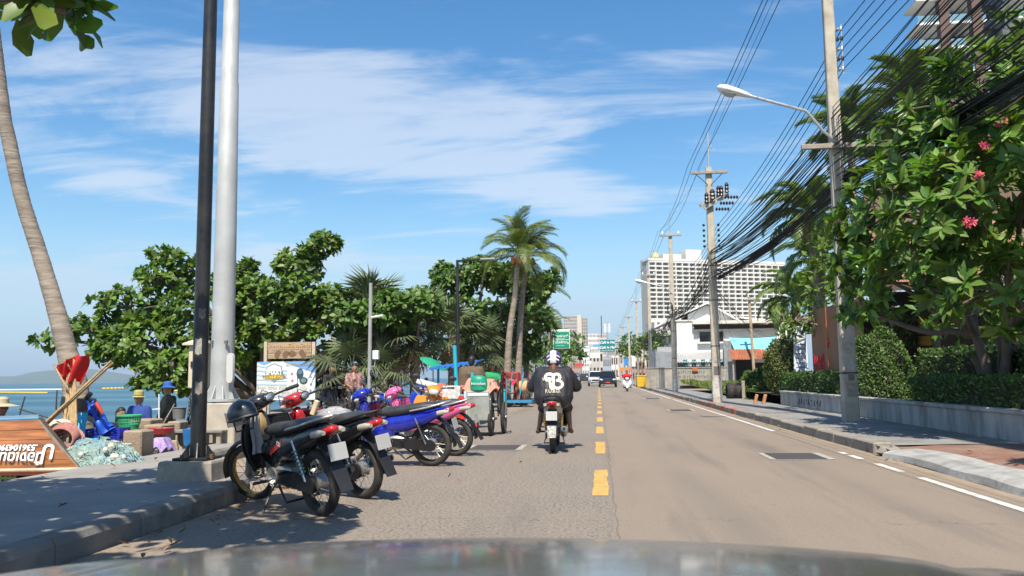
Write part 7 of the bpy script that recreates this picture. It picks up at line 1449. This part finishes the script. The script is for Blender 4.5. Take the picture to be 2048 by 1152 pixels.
o = MB().box((0, 0, 0), (.34, .2, .05), M=Matrix.Rotation(rad(-8), 4, 'Y'), b=.015).obj('turquoise_sheet', mat('board_turquoise', (.02, .38, .60)), None, loc=at(178, 882, 10.9)); tag(o, 'crumpled turquoise sheet at the foot of the palm', 'sheet')
def basket(label, c, r0, r1, h, m, solid=.35, n=26, name='plastic_basket'):
    t = thing(name, label, 'basket', tuple(c)); MB().lathe([(0, 0), (r0, 0), (r0 + (r1 - r0) * solid, h * solid)], n).obj('base', m, t); b = MB()
    for k in range(n): a = 2 * math.pi * k / n; b.tube([((r0 + (r1 - r0) * solid) * math.cos(a), (r0 + (r1 - r0) * solid) * math.sin(a), h * solid), (r1 * math.cos(a), r1 * math.sin(a), h)], .006, 4)
    for f in (.5, .7, .85): r = r0 + (r1 - r0) * f; b.tube([(r * math.cos(a), r * math.sin(a), h * f) for a in [2 * math.pi * j / n for j in range(n)]], .006, 4, closed=True)
    b.obj('lattice', m, t, kind='stuff'); MB().tube([(r1 * math.cos(a), r1 * math.sin(a), h) for a in [2 * math.pi * j / n for j in range(n)]], .018, 6, closed=True).obj('rim', m, t); return t
M_gb = mat('basket_green', (.04, .30, .14), .5, var=.1); basket('large green lattice basket stacked on a second green basket', at(258, 858, 12.0), .135, .17, .20, M_gb); 
o = MB().lathe([(0, -.19), (.13, -.19), (.155, -.01), (.19, 0), (.19, .015), (0, .015)], 26).obj('green_tub', mat('tub_green', (.01, .26, .11), .45, var=.1), None, loc=at(255, 860, 12.0)); o['label'] = 'x'; tag(o, 'solid green tub directly under the large green basket', 'tub')
o = MB().box((0, 0, 0), (.22, .2, .20), b=.02).obj('green_box', mat('box_green', (.02, .27, .15), .5, var=.1), None, loc=at(251, 886, 11.7)); tag(o, 'green plastic box below the green tub', 'box')
def bucket(label, c, r, h, m, name='bucket'):
    t = thing(name, label, 'bucket', tuple(c)); MB().lathe([(0, 0), (r * .82, 0), (r, h), (r * .94, h), (r * .78, .02), (0, .02)], 22).obj('body', m, t); MB().tube([(r * math.cos(a), 0, h - .02 - .05 * math.sin(a)) for a in [math.pi * j / 10 for j in range(11)]], .005, 5).obj('handle', steel, t); MB().tube([(r * 1.02 * math.cos(a), r * 1.02 * math.sin(a), h) for a in [2 * math.pi * j / 22 for j in range(22)]], .008, 5, closed=True).obj('rim', m, t)
bucket('white paint bucket between the net heap and the concrete block', at(247, 918, 10.4), .085, .19, mat('bucket_white', (.5, .48, .43), .55, var=.12))
# concrete blocks, basin, cloth, bench, blue bin
M_blk = mat('rough_block', (.34, .26, .18), .95, var=.25, scale=6, bump=.7, bscale=18, stain=(.17, .13, .1), stain_amt=.7, stain_scale=3)
for k, (px, py, Y, d) in enumerate(((277, 888, 10.85, (.27, .34, .38)), (318, 872, 12.2, (.30, .4, .36)), (355, 868, 13.0, (.22, .3, .42)), (292, 858, 12.6, (.36, .4, .32)))):
    o = MB().box((0, 0, 0), d, b=.02).obj('concrete_block', M_blk, None, loc=at(px, py, Y)); tag(o, ('tall rough concrete block nearest the sidewalk', 'concrete block under the red basin', 'concrete block beside the wooden bench', 'concrete block behind the nearest block with netting on it')[k], 'block', 'rough concrete blocks at the sidewalk edge')
o = MB().lathe([(0, 0), (.13, 0), (.17, .10), (.155, .10), (.12, .015), (0, .015)], 24).obj('basin', mat('basin_red', (.45, .05, .05), .45, var=.1), None, loc=at(322, 868, 11.9)); o.scale = (1.15, 1, .9); tag(o, 'red plastic basin on the concrete block', 'basin')
o = drape(-.17, .17, -.14, .16, .06, .02, .16, 21).obj('cloth', mat('cloth_purple', (.36, .26, .52), .9, var=.35, scale=26), None, loc=at(318, 884, 11.5)); tag(o, 'purple patterned cloth hanging below the red basin', 'cloth')
o = drape(-.16, .14, -.12, .14, .05, .03, .2, 22).obj('sack_cloth', mat('sacking', (.36, .28, .17), .95, var=.3, scale=16), None, loc=at(338, 888, 11.8)); tag(o, 'tan sacking bundle right of the purple cloth', 'cloth')
c = at(398, 862, 12.6); t = thing('wooden_bench', 'rough grey wooden bench behind the black post', 'bench', (c.x, 12.6, .17)); z = c.z - .17
for k in range(3): MB().box((0, -.14 + .14 * k, z), (.95, .13, .035), b=.004).obj('plank', mat('bench_grey', (.20, .19, .17), .85, var=.25, scale=6, bump=.3), t)
for x in (-.4, .4):
    for y in (-.13, .13): MB().box((x, y, z / 2), (.07, .06, z)).obj('leg', grey_wood, t)
    MB().box((x * .72, -.165, z * .55), (.05, .03, z * .9), M=Matrix.Rotation(0, 4, 'Y')).obj('brace', grey_wood, t)
c = at(383, 893, 12.2); o = MB().loft([[Vector((x * s, y * s, z)) for x, y in ((-.10, -.09), (.10, -.09), (.10, .09), (-.10, .09))] for z, s in ((0, .85), (.22, 1.0), (.235, 1.06), (.25, 1.06))]).obj('blue_bin', mat('bin_blue', (.02, .16, .42), .45, var=.2, scale=10), None, loc=(c.x, 12.2, .17)); tag(o, 'blue plastic bin under the wooden bench beside the black post', 'bin')
# rods, black gear and a hanging pail beside the cabinet
for k in range(6): bamboo(at(372 + 4 * k, 850, 14.2), at(384 + rg.uniform(-8, 10), 778 + rg.uniform(0, 20), 14.4), .022, 'dark rod in the black bundle of gear left of the cream cabinet', 'dark rods beside the cream cabinet', m=black_plastic)
bucket('grey pail hanging beside the dark rods', at(358, 838, 14.0), .12, .2, mat('pail_grey', (.16, .16, .15), .6, var=.2), 'pail')
t = thing('shore_rail', 'thin white pipe rail by the shore behind the fishermen', 'railing', (at(290, 830, 16).x, 16, 0)); L0 = lambda px, py: at(px, py, 16) - Vector((at(290, 830, 16).x, 16, 0))
MB().tube([L0(255, 822), L0(320, 818)], .012, 6).obj('rail', M_lamp, t)
for px, y0, y1 in ((257, 845, 821), (318, 850, 788)): MB().tube([L0(px, y0), L0(px, y1)], .014, 6).obj('post', M_lamp, t)
bamboo(at(325, 850, 16.5), at(349, 808, 16.5), .014, 'slanting pale pole held by the line hauling person', m=mat('pale_stick', (.42, .38, .3), .7))
for k in range(5):
    p = at(100 + rg.uniform(-6, 22), 858 + rg.uniform(-8, 6), 10.4); o = MB().grid(lambda u, v: (.11 * math.cos(u * 6.283) * math.sin(v * 3.14) * (1 + .2 * math.sin(u * 17 + k)), .09 * math.sin(u * 6.283) * math.sin(v * 3.14), .07 * math.cos(v * 3.14) * (1 + .2 * math.sin(u * 11))), 16, 9).obj('foam_float', mat('foam_cream', (.50, .46, .36), .9, var=.2, scale=12), None, loc=p); tag(o, 'lumpy cream foam float heaped behind the overturned boat', 'float', 'foam floats behind the boat')
# ================================================================ people
from mathutils.bvhtree import BVHTree
def capsule(b, p0, p1, r0, r1, n=10, flat=1.0):
    p0, p1 = Vector(p0), Vector(p1); d = p1 - p0
    if d.length < 1e-5: d = Vector((0, 0, 1e-3))
    t = d.normalized(); pts = [p0 - t * r0 * .98, p0 - t * r0 * .7, p0, p1, p1 + t * r1 * .7, p1 + t * r1 * .98]; b.tube(pts, [r0 * .2, r0 * .71, r0, r1, r1 * .71, r1 * .2], n, flat=flat)
def skin_mesh(name, caps, m, voxel, fingers=None, it=2):
    b = MB()
    for c in caps: capsule(b, *c)
    me = bpy.data.meshes.new('t'); me.from_pydata(b.v, [], b.f); o = bpy.data.objects.new('t', me); COL.objects.link(o)
    md = o.modifiers.new('r', 'REMESH'); md.mode = 'VOXEL'; md.voxel_size = voxel; s = o.modifiers.new('s', 'SMOOTH'); s.iterations = it; s.factor = .5
    out = bpy.data.meshes.new_from_object(o.evaluated_get(bpy.context.evaluated_depsgraph_get())); bpy.data.objects.remove(o); bpy.data.meshes.remove(me)
    if fingers:
        bm = bmesh.new(); bm.from_mesh(out); f = MB()
        for c in fingers: f.tube(*c)
        vs = [bm.verts.new(p) for p in f.v]
        for q in f.f:
            try: bm.faces.new([vs[i] for i in q])
            except ValueError: pass
        bm.to_mesh(out); bm.free()
    out.name = name; out.materials.clear(); out.materials.append(m); out.polygons.foreach_set('use_smooth', [True] * len(out.polygons)); return out
def hand_caps(el, ha, out, curl=.6, s=1.0):
    """palm and five separate bent fingers continuing the forearm; the thumb leaves the side of the palm"""
    el, ha = Vector(el), Vector(ha); d = (ha - el).normalized(); side = d.cross(Vector((0, 0, 1)))
    if side.length < .1: side = Vector((0, 1, 0))
    side.normalize(); dn = side.cross(d); dn = dn if dn.z < 0 else -dn; fg = []
    for k, (off, L) in enumerate(((-.028, .062), (-.009, .072), (.010, .068), (.028, .052))):
        a = ha + d * .07 * s + side * off * s; b2 = a + (d * (1 - .5 * curl) + dn * curl) * L * .5 * s; c = b2 + (d * (.4 - curl) + dn * (1.0)) * L * .45 * s; fg.append(([a - d * .02, a, b2, c], [.009 * s, .0095 * s, .009 * s, .007 * s], 6))
    th = ha + d * .02 * s + side * .03 * s * out; b2 = th + (side * out * .7 + d * .6 + dn * .3).normalized() * .035 * s; fg.append(([th - side * out * .01, th, b2, b2 + (d + dn * .8).normalized() * .028 * s], [.012 * s, .011 * s, .010 * s, .008 * s], 6))
    return (ha - d * .01, ha + d * .065 * s, .030 * s, .034 * s), fg
def person(label, loc, rz, J, shirt, trousers, sk=None, sleeve=1.0, leg=1.0, voxel=.022, head_m=None, puff=.02, torso_w=.10, hair=None, shoe=None, curl=.6, group=None, belly=.0, look=(1, 0, 0), hem=0.0):
    t = thing('person', label, 'person', loc, rz=rz, group=group); sk = sk or skin; V_ = {k: Vector(v) for k, v in J.items()}
    pel, ch, nk, hd = V_['pelvis'], V_['chest'], V_['neck'], V_['head']; fw = Vector(look).normalized(); body = []; cloth = []; tro = []; fing = []
    for s in (1, -1):
        body.append((pel + Vector((0, s * .06, 0)), ch + Vector((0, s * .06, 0)), .105, .115)); cloth.append((pel + Vector((0, s * torso_w, -.02)), ch + Vector((0, s * torso_w, 0)), .115 + puff + belly, .12 + puff)); tro.append((pel + Vector((0, s * .07, 0)), pel + Vector((0, s * .07, .06)), .125 + puff * .5, .12 + puff * .5))
    if hem:
        for s in (1, -1): cloth += [(pel + Vector((-.02, s * hem * .85, -.03)), ch + Vector((-.02, s * hem * .9, .0)), .125 + puff * .5, .12 + puff * .3), (pel + Vector((-.06, s * hem * .45, -.05)), ch + Vector((-.06, s * hem * .5, -.05)), .13 + puff, .13 + puff)]
    body.append((ch, nk, .10, .05)); body.append((nk, hd, .05, .06)); cloth.append((ch, nk + (ch - nk) * .25, .13 + puff, .075 + puff * .5))
    up = (hd - nk).normalized(); body.append((hd - up * .03, hd + up * .045, .078, .085)); body.append((hd - up * .05 + fw * .03, hd - up * .06 + fw * .045, .05, .035)); body.append((hd + fw * .085 - up * .005, hd + fw * .098 - up * .025, .012, .015))
    sd = up.cross(fw).normalized()
    for s in (1, -1): body.append((hd + sd * s * .085 - up * .01, hd + sd * s * .09 + up * .02, .014, .016))
    for q, s in (('L', 1), ('R', -1)):
        sh, el, ha = V_['sh' + q], V_['el' + q], V_['ha' + q]; hp, kn, an = V_['hip' + q], V_['kn' + q], V_['an' + q]; toe = V_['toe' + q]
        body += [(ch + (sh - ch) * .4, sh, .08, .058), (sh, el, .052, .040), (el, ha, .039, .027)]; cp, fg = hand_caps(el, ha, -s, curl); body.append(cp); fing += fg
        cloth += [(ch + (sh - ch) * .4, sh, .10 + puff, .068 + puff), (sh, sh.lerp(el, min(1, sleeve * 2)), .065 + puff, .052 + puff)]
        if sleeve > .5: cloth.append((el, el.lerp(ha, min(1, sleeve * 2 - 1) * .9), .052 + puff, .040 + puff * .7))
        body += [(pel.lerp(hp, .5), hp, .10, .085), (hp, kn, .082, .056), (kn, kn.lerp(an, .35), .055, .055), (kn.lerp(an, .35), an, .055, .034), (an, toe, .036, .028)]
        tro += [(hp, hp.lerp(kn, min(1, leg * 2)), .098 + puff * .5, .07 + puff * .5)]
        if leg > .5: tro += [(kn, kn.lerp(an, min(1, leg * 2 - 1) * .95), .07 + puff * .5, .055 + puff * .3)]
        if shoe: MB_ = MB(); capsule(MB_, an + Vector((0, 0, -.035)), toe + Vector((0, 0, -.018)), .042, .034); MB_.obj('shoe', shoe, t, smooth=60)
    link('body', skin_mesh('body', body, sk, voxel, fing), t); sh_o = link('shirt', skin_mesh('shirt', cloth, shirt, voxel), t); link('trousers', skin_mesh('trousers', tro, trousers, voxel), t)
    for s in (1, -1): MB().lathe([(0, -.009), (.009, 0), (0, .009)], 6, Matrix.Translation(hd + fw * .083 + sd * s * .032 + up * .012)).obj('eye', dark_hair, t)
    MB().tube([hd + fw * .083 + sd * .022 - up * .048, hd + fw * .09 - up * .05, hd + fw * .083 - sd * .022 - up * .048], .005, 5).obj('mouth', mat('lips', (.22, .08, .06), .5), t)
    if hair: capsules = [(hd + up * .035 - fw * .022, hd + up * .062 - fw * .012, .095, .088), (hd - fw * .04, hd - fw * .045 - up * hair, .072, .06)]; link('hair', skin_mesh('hair', capsules, dark_hair, voxel * .8), t)
    return t, sh_o
C = lambda n, c, r=.85: mat(n, c, r, var=.12, scale=10, bump=.25, bscale=24)
SIT = dict(pelvis=(0, 0, .10), chest=(.03, 0, .42), neck=(.05, 0, .58), head=(.07, 0, .72), shL=(.03, .19, .50), elL=(.10, .27, .25), haL=(.32, .18, .18), shR=(.03, -.19, .50), elR=(.10, -.27, .25), haR=(.32, -.18, .18), hipL=(.05, .09, .06), knL=(.44, .13, .08), anL=(.46, .12, -.34), toeL=(.58, .13, -.38), hipR=(.05, -.09, .06), knR=(.44, -.13, .08), anR=(.46, -.12, -.34), toeR=(.58, -.13, -.38))
STAND = dict(pelvis=(0, 0, .86), chest=(.02, 0, 1.16), neck=(.02, 0, 1.33), head=(.04, 0, 1.46), shL=(0, .18, 1.25), elL=(.02, .24, 1.0), haL=(.14, .22, .78), shR=(0, -.18, 1.25), elR=(.05, -.24, 1.0), haR=(.24, -.16, .92), hipL=(0, .09, .82), knL=(.04, .10, .44), anL=(0, .11, .07), toeL=(.14, .13, .03), hipR=(0, -.09, .82), knR=(.06, -.10, .44), anR=(.02, -.11, .07), toeR=(.16, -.13, .03))
RIDE = dict(pelvis=(-.26, 0, .85), chest=(-.17, 0, 1.13), neck=(-.12, 0, 1.29), head=(-.08, 0, 1.42), shL=(-.13, .20, 1.21), elL=(-.04, .35, .99), haL=(.17, .33, 1.005), shR=(-.13, -.20, 1.21), elR=(-.04, -.35, .99), haR=(.17, -.33, 1.005), hipL=(-.22, .10, .81), knL=(.16, .20, .64), anL=(.0, .26, .33), toeL=(.13, .29, .285), hipR=(-.22, -.10, .81), knR=(.16, -.20, .64), anR=(.0, -.24, .33), toeR=(.13, -.26, .285))
# ---- the jacketed rider in the middle of the road
M_jack = mat('jacket_black', (.022, .020, .024), .5, var=.35, scale=5, bump=1.0, bscale=8, stretch=(1, 1.4, .6)); M_short = C('shorts_dark', (.03, .028, .032))
rd, jk = person('person in a black jacket with a cream logo and purple helmet riding the silver motorbike', (-.72, 13.30, 0), rad(90), RIDE, M_jack, M_short, sleeve=.97, leg=.55, voxel=.018, puff=.045, torso_w=.115, shoe=C('sandal_brown', (.16, .08, .045)), curl=.9, belly=.03, hem=.2)
bv = BVHTree.FromPolygons([v.co.copy() for v in jk.data.vertices], [p.vertices[:] for p in jk.data.polygons])
def on_back(o, gap=.004):
    for v in o.data.vertices:
        h = bv.ray_cast(Vector((-2, v.co.y, v.co.z)), Vector((1, 0, 0)))
        if h[0]: v.co.x = h[0].x - gap - (v.co.x + .5) * .0
    return o
M_logo = mat('logo_cream', (.62, .58, .46), .7, var=.05)
def stroke(pts, w):
    """flat ribbon stroke in the y-z plane (y = left)"""
    b = MB(); P = [Vector((0, *p)) for p in pts]; L_ = []; R_ = []
    for i, p in enumerate(P):
        d = (P[min(i + 1, len(P) - 1)] - P[max(i - 1, 0)]).normalized(); n = Vector((0, -d.z, d.y)); L_.append(p + n * w / 2); R_.append(p - n * w / 2)
    k = len(P); b.add(L_ + R_, [(i, i + 1, k + i + 1, k + i) for i in range(k - 1)]); return b
def arc(cy, cz, ry, rz_, a0, a1, n=14): return [(cy - ry * math.cos(rad(a0 + (a1 - a0) * i / n)), cz + rz_ * math.sin(rad(a0 + (a1 - a0) * i / n))) for i in range(n + 1)]
cz = 1.085
for nm, pts in (('logo_stroke', arc(.055, cz + .055, .065, .055, 250, -30)), ('logo_stroke', arc(-.055, cz + .055, .055, .05, 190, -80)), ('logo_stroke', arc(-.075, cz - .055, .075, .06, 110, -200)), ('logo_stroke', [(.055, cz + .10), (.05, cz), (.03, cz - .12)]), ('logo_stroke', [(.16, cz + .03), (.08, cz + .035), (.0, cz + .02)]), ('logo_stroke', [(-.005, cz + .10), (-.012, cz), (.0, cz - .12), (.035, cz - .13)])):
    on_back(stroke(pts, .042).obj(nm, M_logo, rd, smooth=0, kind='stuff'))
tx = text('F.U.B.U.', .072, Matrix.Translation((0, 0, .925)) @ Matrix.Rotation(rad(-90), 4, 'Z') @ Matrix.Rotation(rad(90), 4, 'X'), 'logo_lettering', M_logo, rd, depth=0, bold=.001); on_back(tx)
# helmet: purple shell with a white centre band
def stripe_mat():
    m = bpy.data.materials.new('helmet_purple_white'); m.use_nodes = True; N = m.node_tree.nodes; L = m.node_tree.links; b = N['Principled BSDF']; b.inputs['Roughness'].default_value = .22; b.inputs['Coat Weight'].default_value = .5
    tc = N.new('ShaderNodeTexCoord'); sp = N.new('ShaderNodeSeparateXYZ'); L.new(tc.outputs['Object'], sp.inputs[0]); ab = N.new('ShaderNodeMath'); ab.operation = 'ABSOLUTE'; L.new(sp.outputs[1], ab.inputs[0])
    r = N.new('ShaderNodeMapRange'); r.inputs[1].default_value = .047; r.inputs[2].default_value = .049; L.new(ab.outputs[0], r.inputs[0]); mx = N.new('ShaderNodeMix'); mx.data_type = 'RGBA'; L.new(r.outputs[0], mx.inputs[0]); mx.inputs[6].default_value = (.68, .67, .68, 1); mx.inputs[7].default_value = (.075, .025, .17, 1); L.new(mx.outputs[2], b.inputs['Base Color']); return m
hp_ = Vector((-.72, 13.30 - .085, 1.425)); hl = thing('helmet', 'purple helmet with a white centre band worn by the jacketed rider', 'helmet', tuple(hp_), rz=rad(90)); M_hs = stripe_mat()
MB().grid(lambda u, v: ((.155 if math.cos(u * 6.283) < 0 else .15) * math.cos(u * 6.283) * math.sin(.02 + v * 2.05), .128 * math.sin(u * 6.283) * math.sin(.02 + v * 2.05), .148 * math.cos(.02 + v * 2.05)), 28, 14).obj('shell', M_hs, hl, smooth=70)
for s in (1, -1):
    for k in range(2): MB().shell(lambda u, v: tuple(Vector((.156 * math.cos(2.2 + .5 * u + k * .15), s * .130 * math.sin(2.2 + .5 * u + k * .15), .02 - .05 * k + .03 * u + .022 * v)) * 1.0), 6, 3, .002).obj('side_flash', M_st, hl)
MB().tube([(.15 * math.cos(a) * .9, .125 * math.sin(a) * .92, -.072) for a in [2 * math.pi * j / 24 for j in range(24)]], .012, 6, closed=True).obj('rim_trim', black_plastic, hl)
link('hair', skin_mesh('hair', [((-.16, 0, 1.36), (-.215, 0, 1.26), .055, .05), ((-.215, .0, 1.26), (-.235, .0, 1.17), .05, .03), ((-.14, .05, 1.35), (-.20, .04, 1.26), .04, .03), ((-.14, -.05, 1.35), (-.20, -.04, 1.26), .04, .03)], mat('hair_red_brown', (.14, .045, .022), .5, var=.3, scale=30, bump=.5, bscale=60), .012), rd)
# ---- oncoming rider in red
person('person in a red shirt riding the white scooter towards the viewer', (2.04, 61.5, 0), rad(-90), RIDE, C('shirt_red', (.55, .015, .02)), C('trousers_dark', (.04, .04, .05)), sleeve=.4, leg=.9, hair=.05, shoe=black_plastic)
person('far person in pale clothes riding away beyond the jacketed rider', (-1.95, 62, 0), rad(90), RIDE, C('shirt_pale_blue', (.42, .48, .54)), C('trousers_blue', (.06, .09, .16)), sleeve=.5, leg=.9, hair=.05, shoe=black_plastic)
# ---- people at the market
P = at(942, 780, 18.6); person('person in a brown shirt sitting with back to the viewer under the blue canopy', (P.x, 18.6, .80), rad(80), SIT, C('shirt_brown', (.11, .075, .045)), C('trousers_dark', (.04, .04, .05)), sleeve=.5, hair=.06, puff=.05, torso_w=.14, shoe=black_plastic)
st = thing('plastic_stool', 'plastic stool under the brown shirted person', 'stool', (P.x, 18.6, 0)); MB().box((0, 0, .74), (.36, .36, .05), b=.02).obj('seat', mat('stool_red', (.4, .04, .03), .5), st)
for x in (-.13, .13):
    for y in (-.13, .13): MB().box((x, y, .36), (.05, .05, .72)).obj('leg', mat('stool_red', (.4, .04, .03)), st)
P = at(985, 780, 28.5); person('person in a green sports shirt sitting on a bench facing the viewer', (P.x, 28.5, .76), rad(-85), SIT, C('shirt_green', (.02, .28, .10)), C('trousers_grey', (.10, .10, .11)), sleeve=.35, hair=.04, shoe=black_plastic)
bn = thing('bench', 'blue metal bench under the green shirted person', 'bench', (P.x, 28.6, 0)); MB().box((0, 0, .70), (1.0, .4, .05)).obj('seat', M_turq, bn)
for x in (-.42, .42): MB().box((x, 0, .34), (.05, .36, .68)).obj('leg', M_turq, bn)
P = at(708, 800, 24.0); person('person in a flowered red and white top standing left of the camera pole', (P.x, 24, 0), rad(-60), STAND, mat('flower_print', (.20, .07, .06), .8, var=.3, scale=12, stain=(.5, .42, .38), stain_amt=.9, stain_scale=14), C('trousers_dark', (.04, .04, .05)), sleeve=.45, hair=.14, shoe=black_plastic)
bk10 = motorbike('dark motorbike parked in the shade beside the tan concrete box', (at(655, 800, 24.6).x, 24.6, 0), -35, p_black, lean=-6, group=G_PARK)
P = at(660, 780, 24.8); person('person in dark clothes sitting on the shaded motorbike beside the tan concrete box', (P.x + .05, 24.65, .72), rad(-35), SIT, C('shirt_black', (.02, .02, .024)), C('trousers_black', (.02, .02, .022)), sleeve=.9, hair=.05, shoe=black_plastic)
# ---- fishermen on the beach
def gz(x, y): return bz(max(0, beach_edge(y) - x), y)
def worker(label, px, Y, rz, J, shirt, tr, dz=0.0, **k):
    P = at(px, 800, Y); return person(label, (P.x, Y, gz(P.x, Y) + dz), rz, J, shirt, tr, shoe=black_plastic, **k)
def hat(label, px, Y, zoff, m, r=.2, J=STAND, dz=0.0, rz=0.0, crown=.1):
    P = at(px, 800, Y); c = Vector(J['head']); h = Matrix.Rotation(rz, 3, 'Z') @ c; o = MB().lathe([(r, -.01), (r * .62, .015), (.095, .03), (.09, .03 + crown * .7), (.06, .03 + crown), (0, .035 + crown)], 18).obj('hat', m, None, loc=(P.x + h.x, Y + h.y, gz(P.x, Y) + dz + c.z + .05)); tag(o, label, 'hat')
worker('person in a mauve shirt bending over gear at the left edge', 2, 11.6, rad(-30), STAND, C('shirt_mauve', (.24, .17, .30)), C('trousers_dark', (.04, .04, .05)), dz=-.16, sleeve=.9, puff=.05, hair=.05); hat('straw sun hat of the mauve shirted person', 2, 11.6, 0, C('straw', (.42, .36, .24)), .24, dz=-.16, rz=rad(-30))
worker('person in black hooded clothes crouching beside the green basket', 238, 14.2, rad(-20), SIT, C('hood_black', (.012, .012, .014)), C('trousers_black', (.02, .02, .022)), dz=.40, sleeve=.95, hair=.16, puff=.04)
worker('person in a blue shirt standing by the shore behind the green basket', 280, 15.6, rad(-100), STAND, C('shirt_navy_blue', (.02, .05, .22)), C('sarong_pink', (.5, .36, .36)), dz=-.12, sleeve=.9, hair=.04, leg=.8); hat('pale yellow cap of the blue shirted person on the shore', 280, 15.6, 0, C('cap_yellow', (.36, .32, .12)), .13, dz=-.12, rz=rad(-100))
worker('person in dark clothes and a blue sun hat hauling a line by the shore', 338, 17.0, rad(185), STAND, C('shirt_charcoal', (.02, .024, .024)), C('trousers_navy', (.012, .02, .07)), dz=-.06, sleeve=.95); hat('blue sun hat of the line hauling person', 338, 17.0, 0, C('hat_blue', (.04, .12, .40)), .19, dz=-.06, rz=rad(185))
worker('person in a dark shirt with only head and back visible behind the overturned boat', 55, 12.4, rad(-60), SIT, C('shirt_slate', (.04, .05, .07)), C('trousers_dark', (.04, .04, .05)), dz=.22, sleeve=.9, hair=.05); hat('dark blue cap behind the overturned boat', 55, 12.4, 0, C('cap_navy', (.025, .03, .07)), .12, J=SIT, dz=.22, rz=rad(-60))
# ================================================================ fallen leaves along the kerbs
rng = random.Random(91); mats = []
def drop(x, y, z): mats.append(np.array(frame((x, y, z + .012), (rng.uniform(-1, 1), rng.uniform(-1, 1), rng.uniform(-.05, .2)), (rng.uniform(-.3, .3), rng.uniform(-.3, .3), 1), rng.uniform(.03, .085))))
for k in range(46): drop(rng.uniform(4.5, 5.9), 7 + 18 * rng.random() ** 1.4, .137)
for k in range(26): drop(3.86 - .35 * rng.random() ** 2, rng.uniform(6, 30), .003)
for k in range(34): drop(-3.38 + .5 * rng.random() ** 2, rng.uniform(4.5, 9), .003)
for k in range(26): drop(rng.uniform(-5.9, -3.7), rng.uniform(5, 13), .172)
for k in range(9): drop(rng.uniform(-3.2, 3.4), rng.uniform(6, 20), .004)
v, f = scatter(*leaf_template(.5, -.2, .25, 4, .25), mats)
o = link('leaf_litter', fast('leaf_litter', v, f, mat('dry_leaf', (.22, .12, .045), .8, var=.3, scale=4, island=.45))); o['kind'] = 'stuff'; tag(o, 'scattered dry brown leaves along both kerbs and sidewalks', 'fallen leaves')
# ================================================================ sea air: far hills and towers fade to blue
hz = MB().box((-2500, 5500, 78), (23400, 17600, 172)).obj('haze', None, smooth=0); hz['kind'] = 'stuff'; tag(hz, 'thin pale sea haze filling the air to the far hills', 'haze')
mh = bpy.data.materials.new('haze_air'); mh.use_nodes = True; N = mh.node_tree.nodes; N.clear(); pv = N.new('ShaderNodeVolumePrincipled'); om = N.new('ShaderNodeOutputMaterial'); mh.node_tree.links.new(pv.outputs[0], om.inputs['Volume'])
pv.inputs['Color'].default_value = (.72, .87, 1.0, 1); pv.inputs['Density'].default_value = 1.25e-4; pv.inputs['Anisotropy'].default_value = .2
hz.data.materials.append(mh)
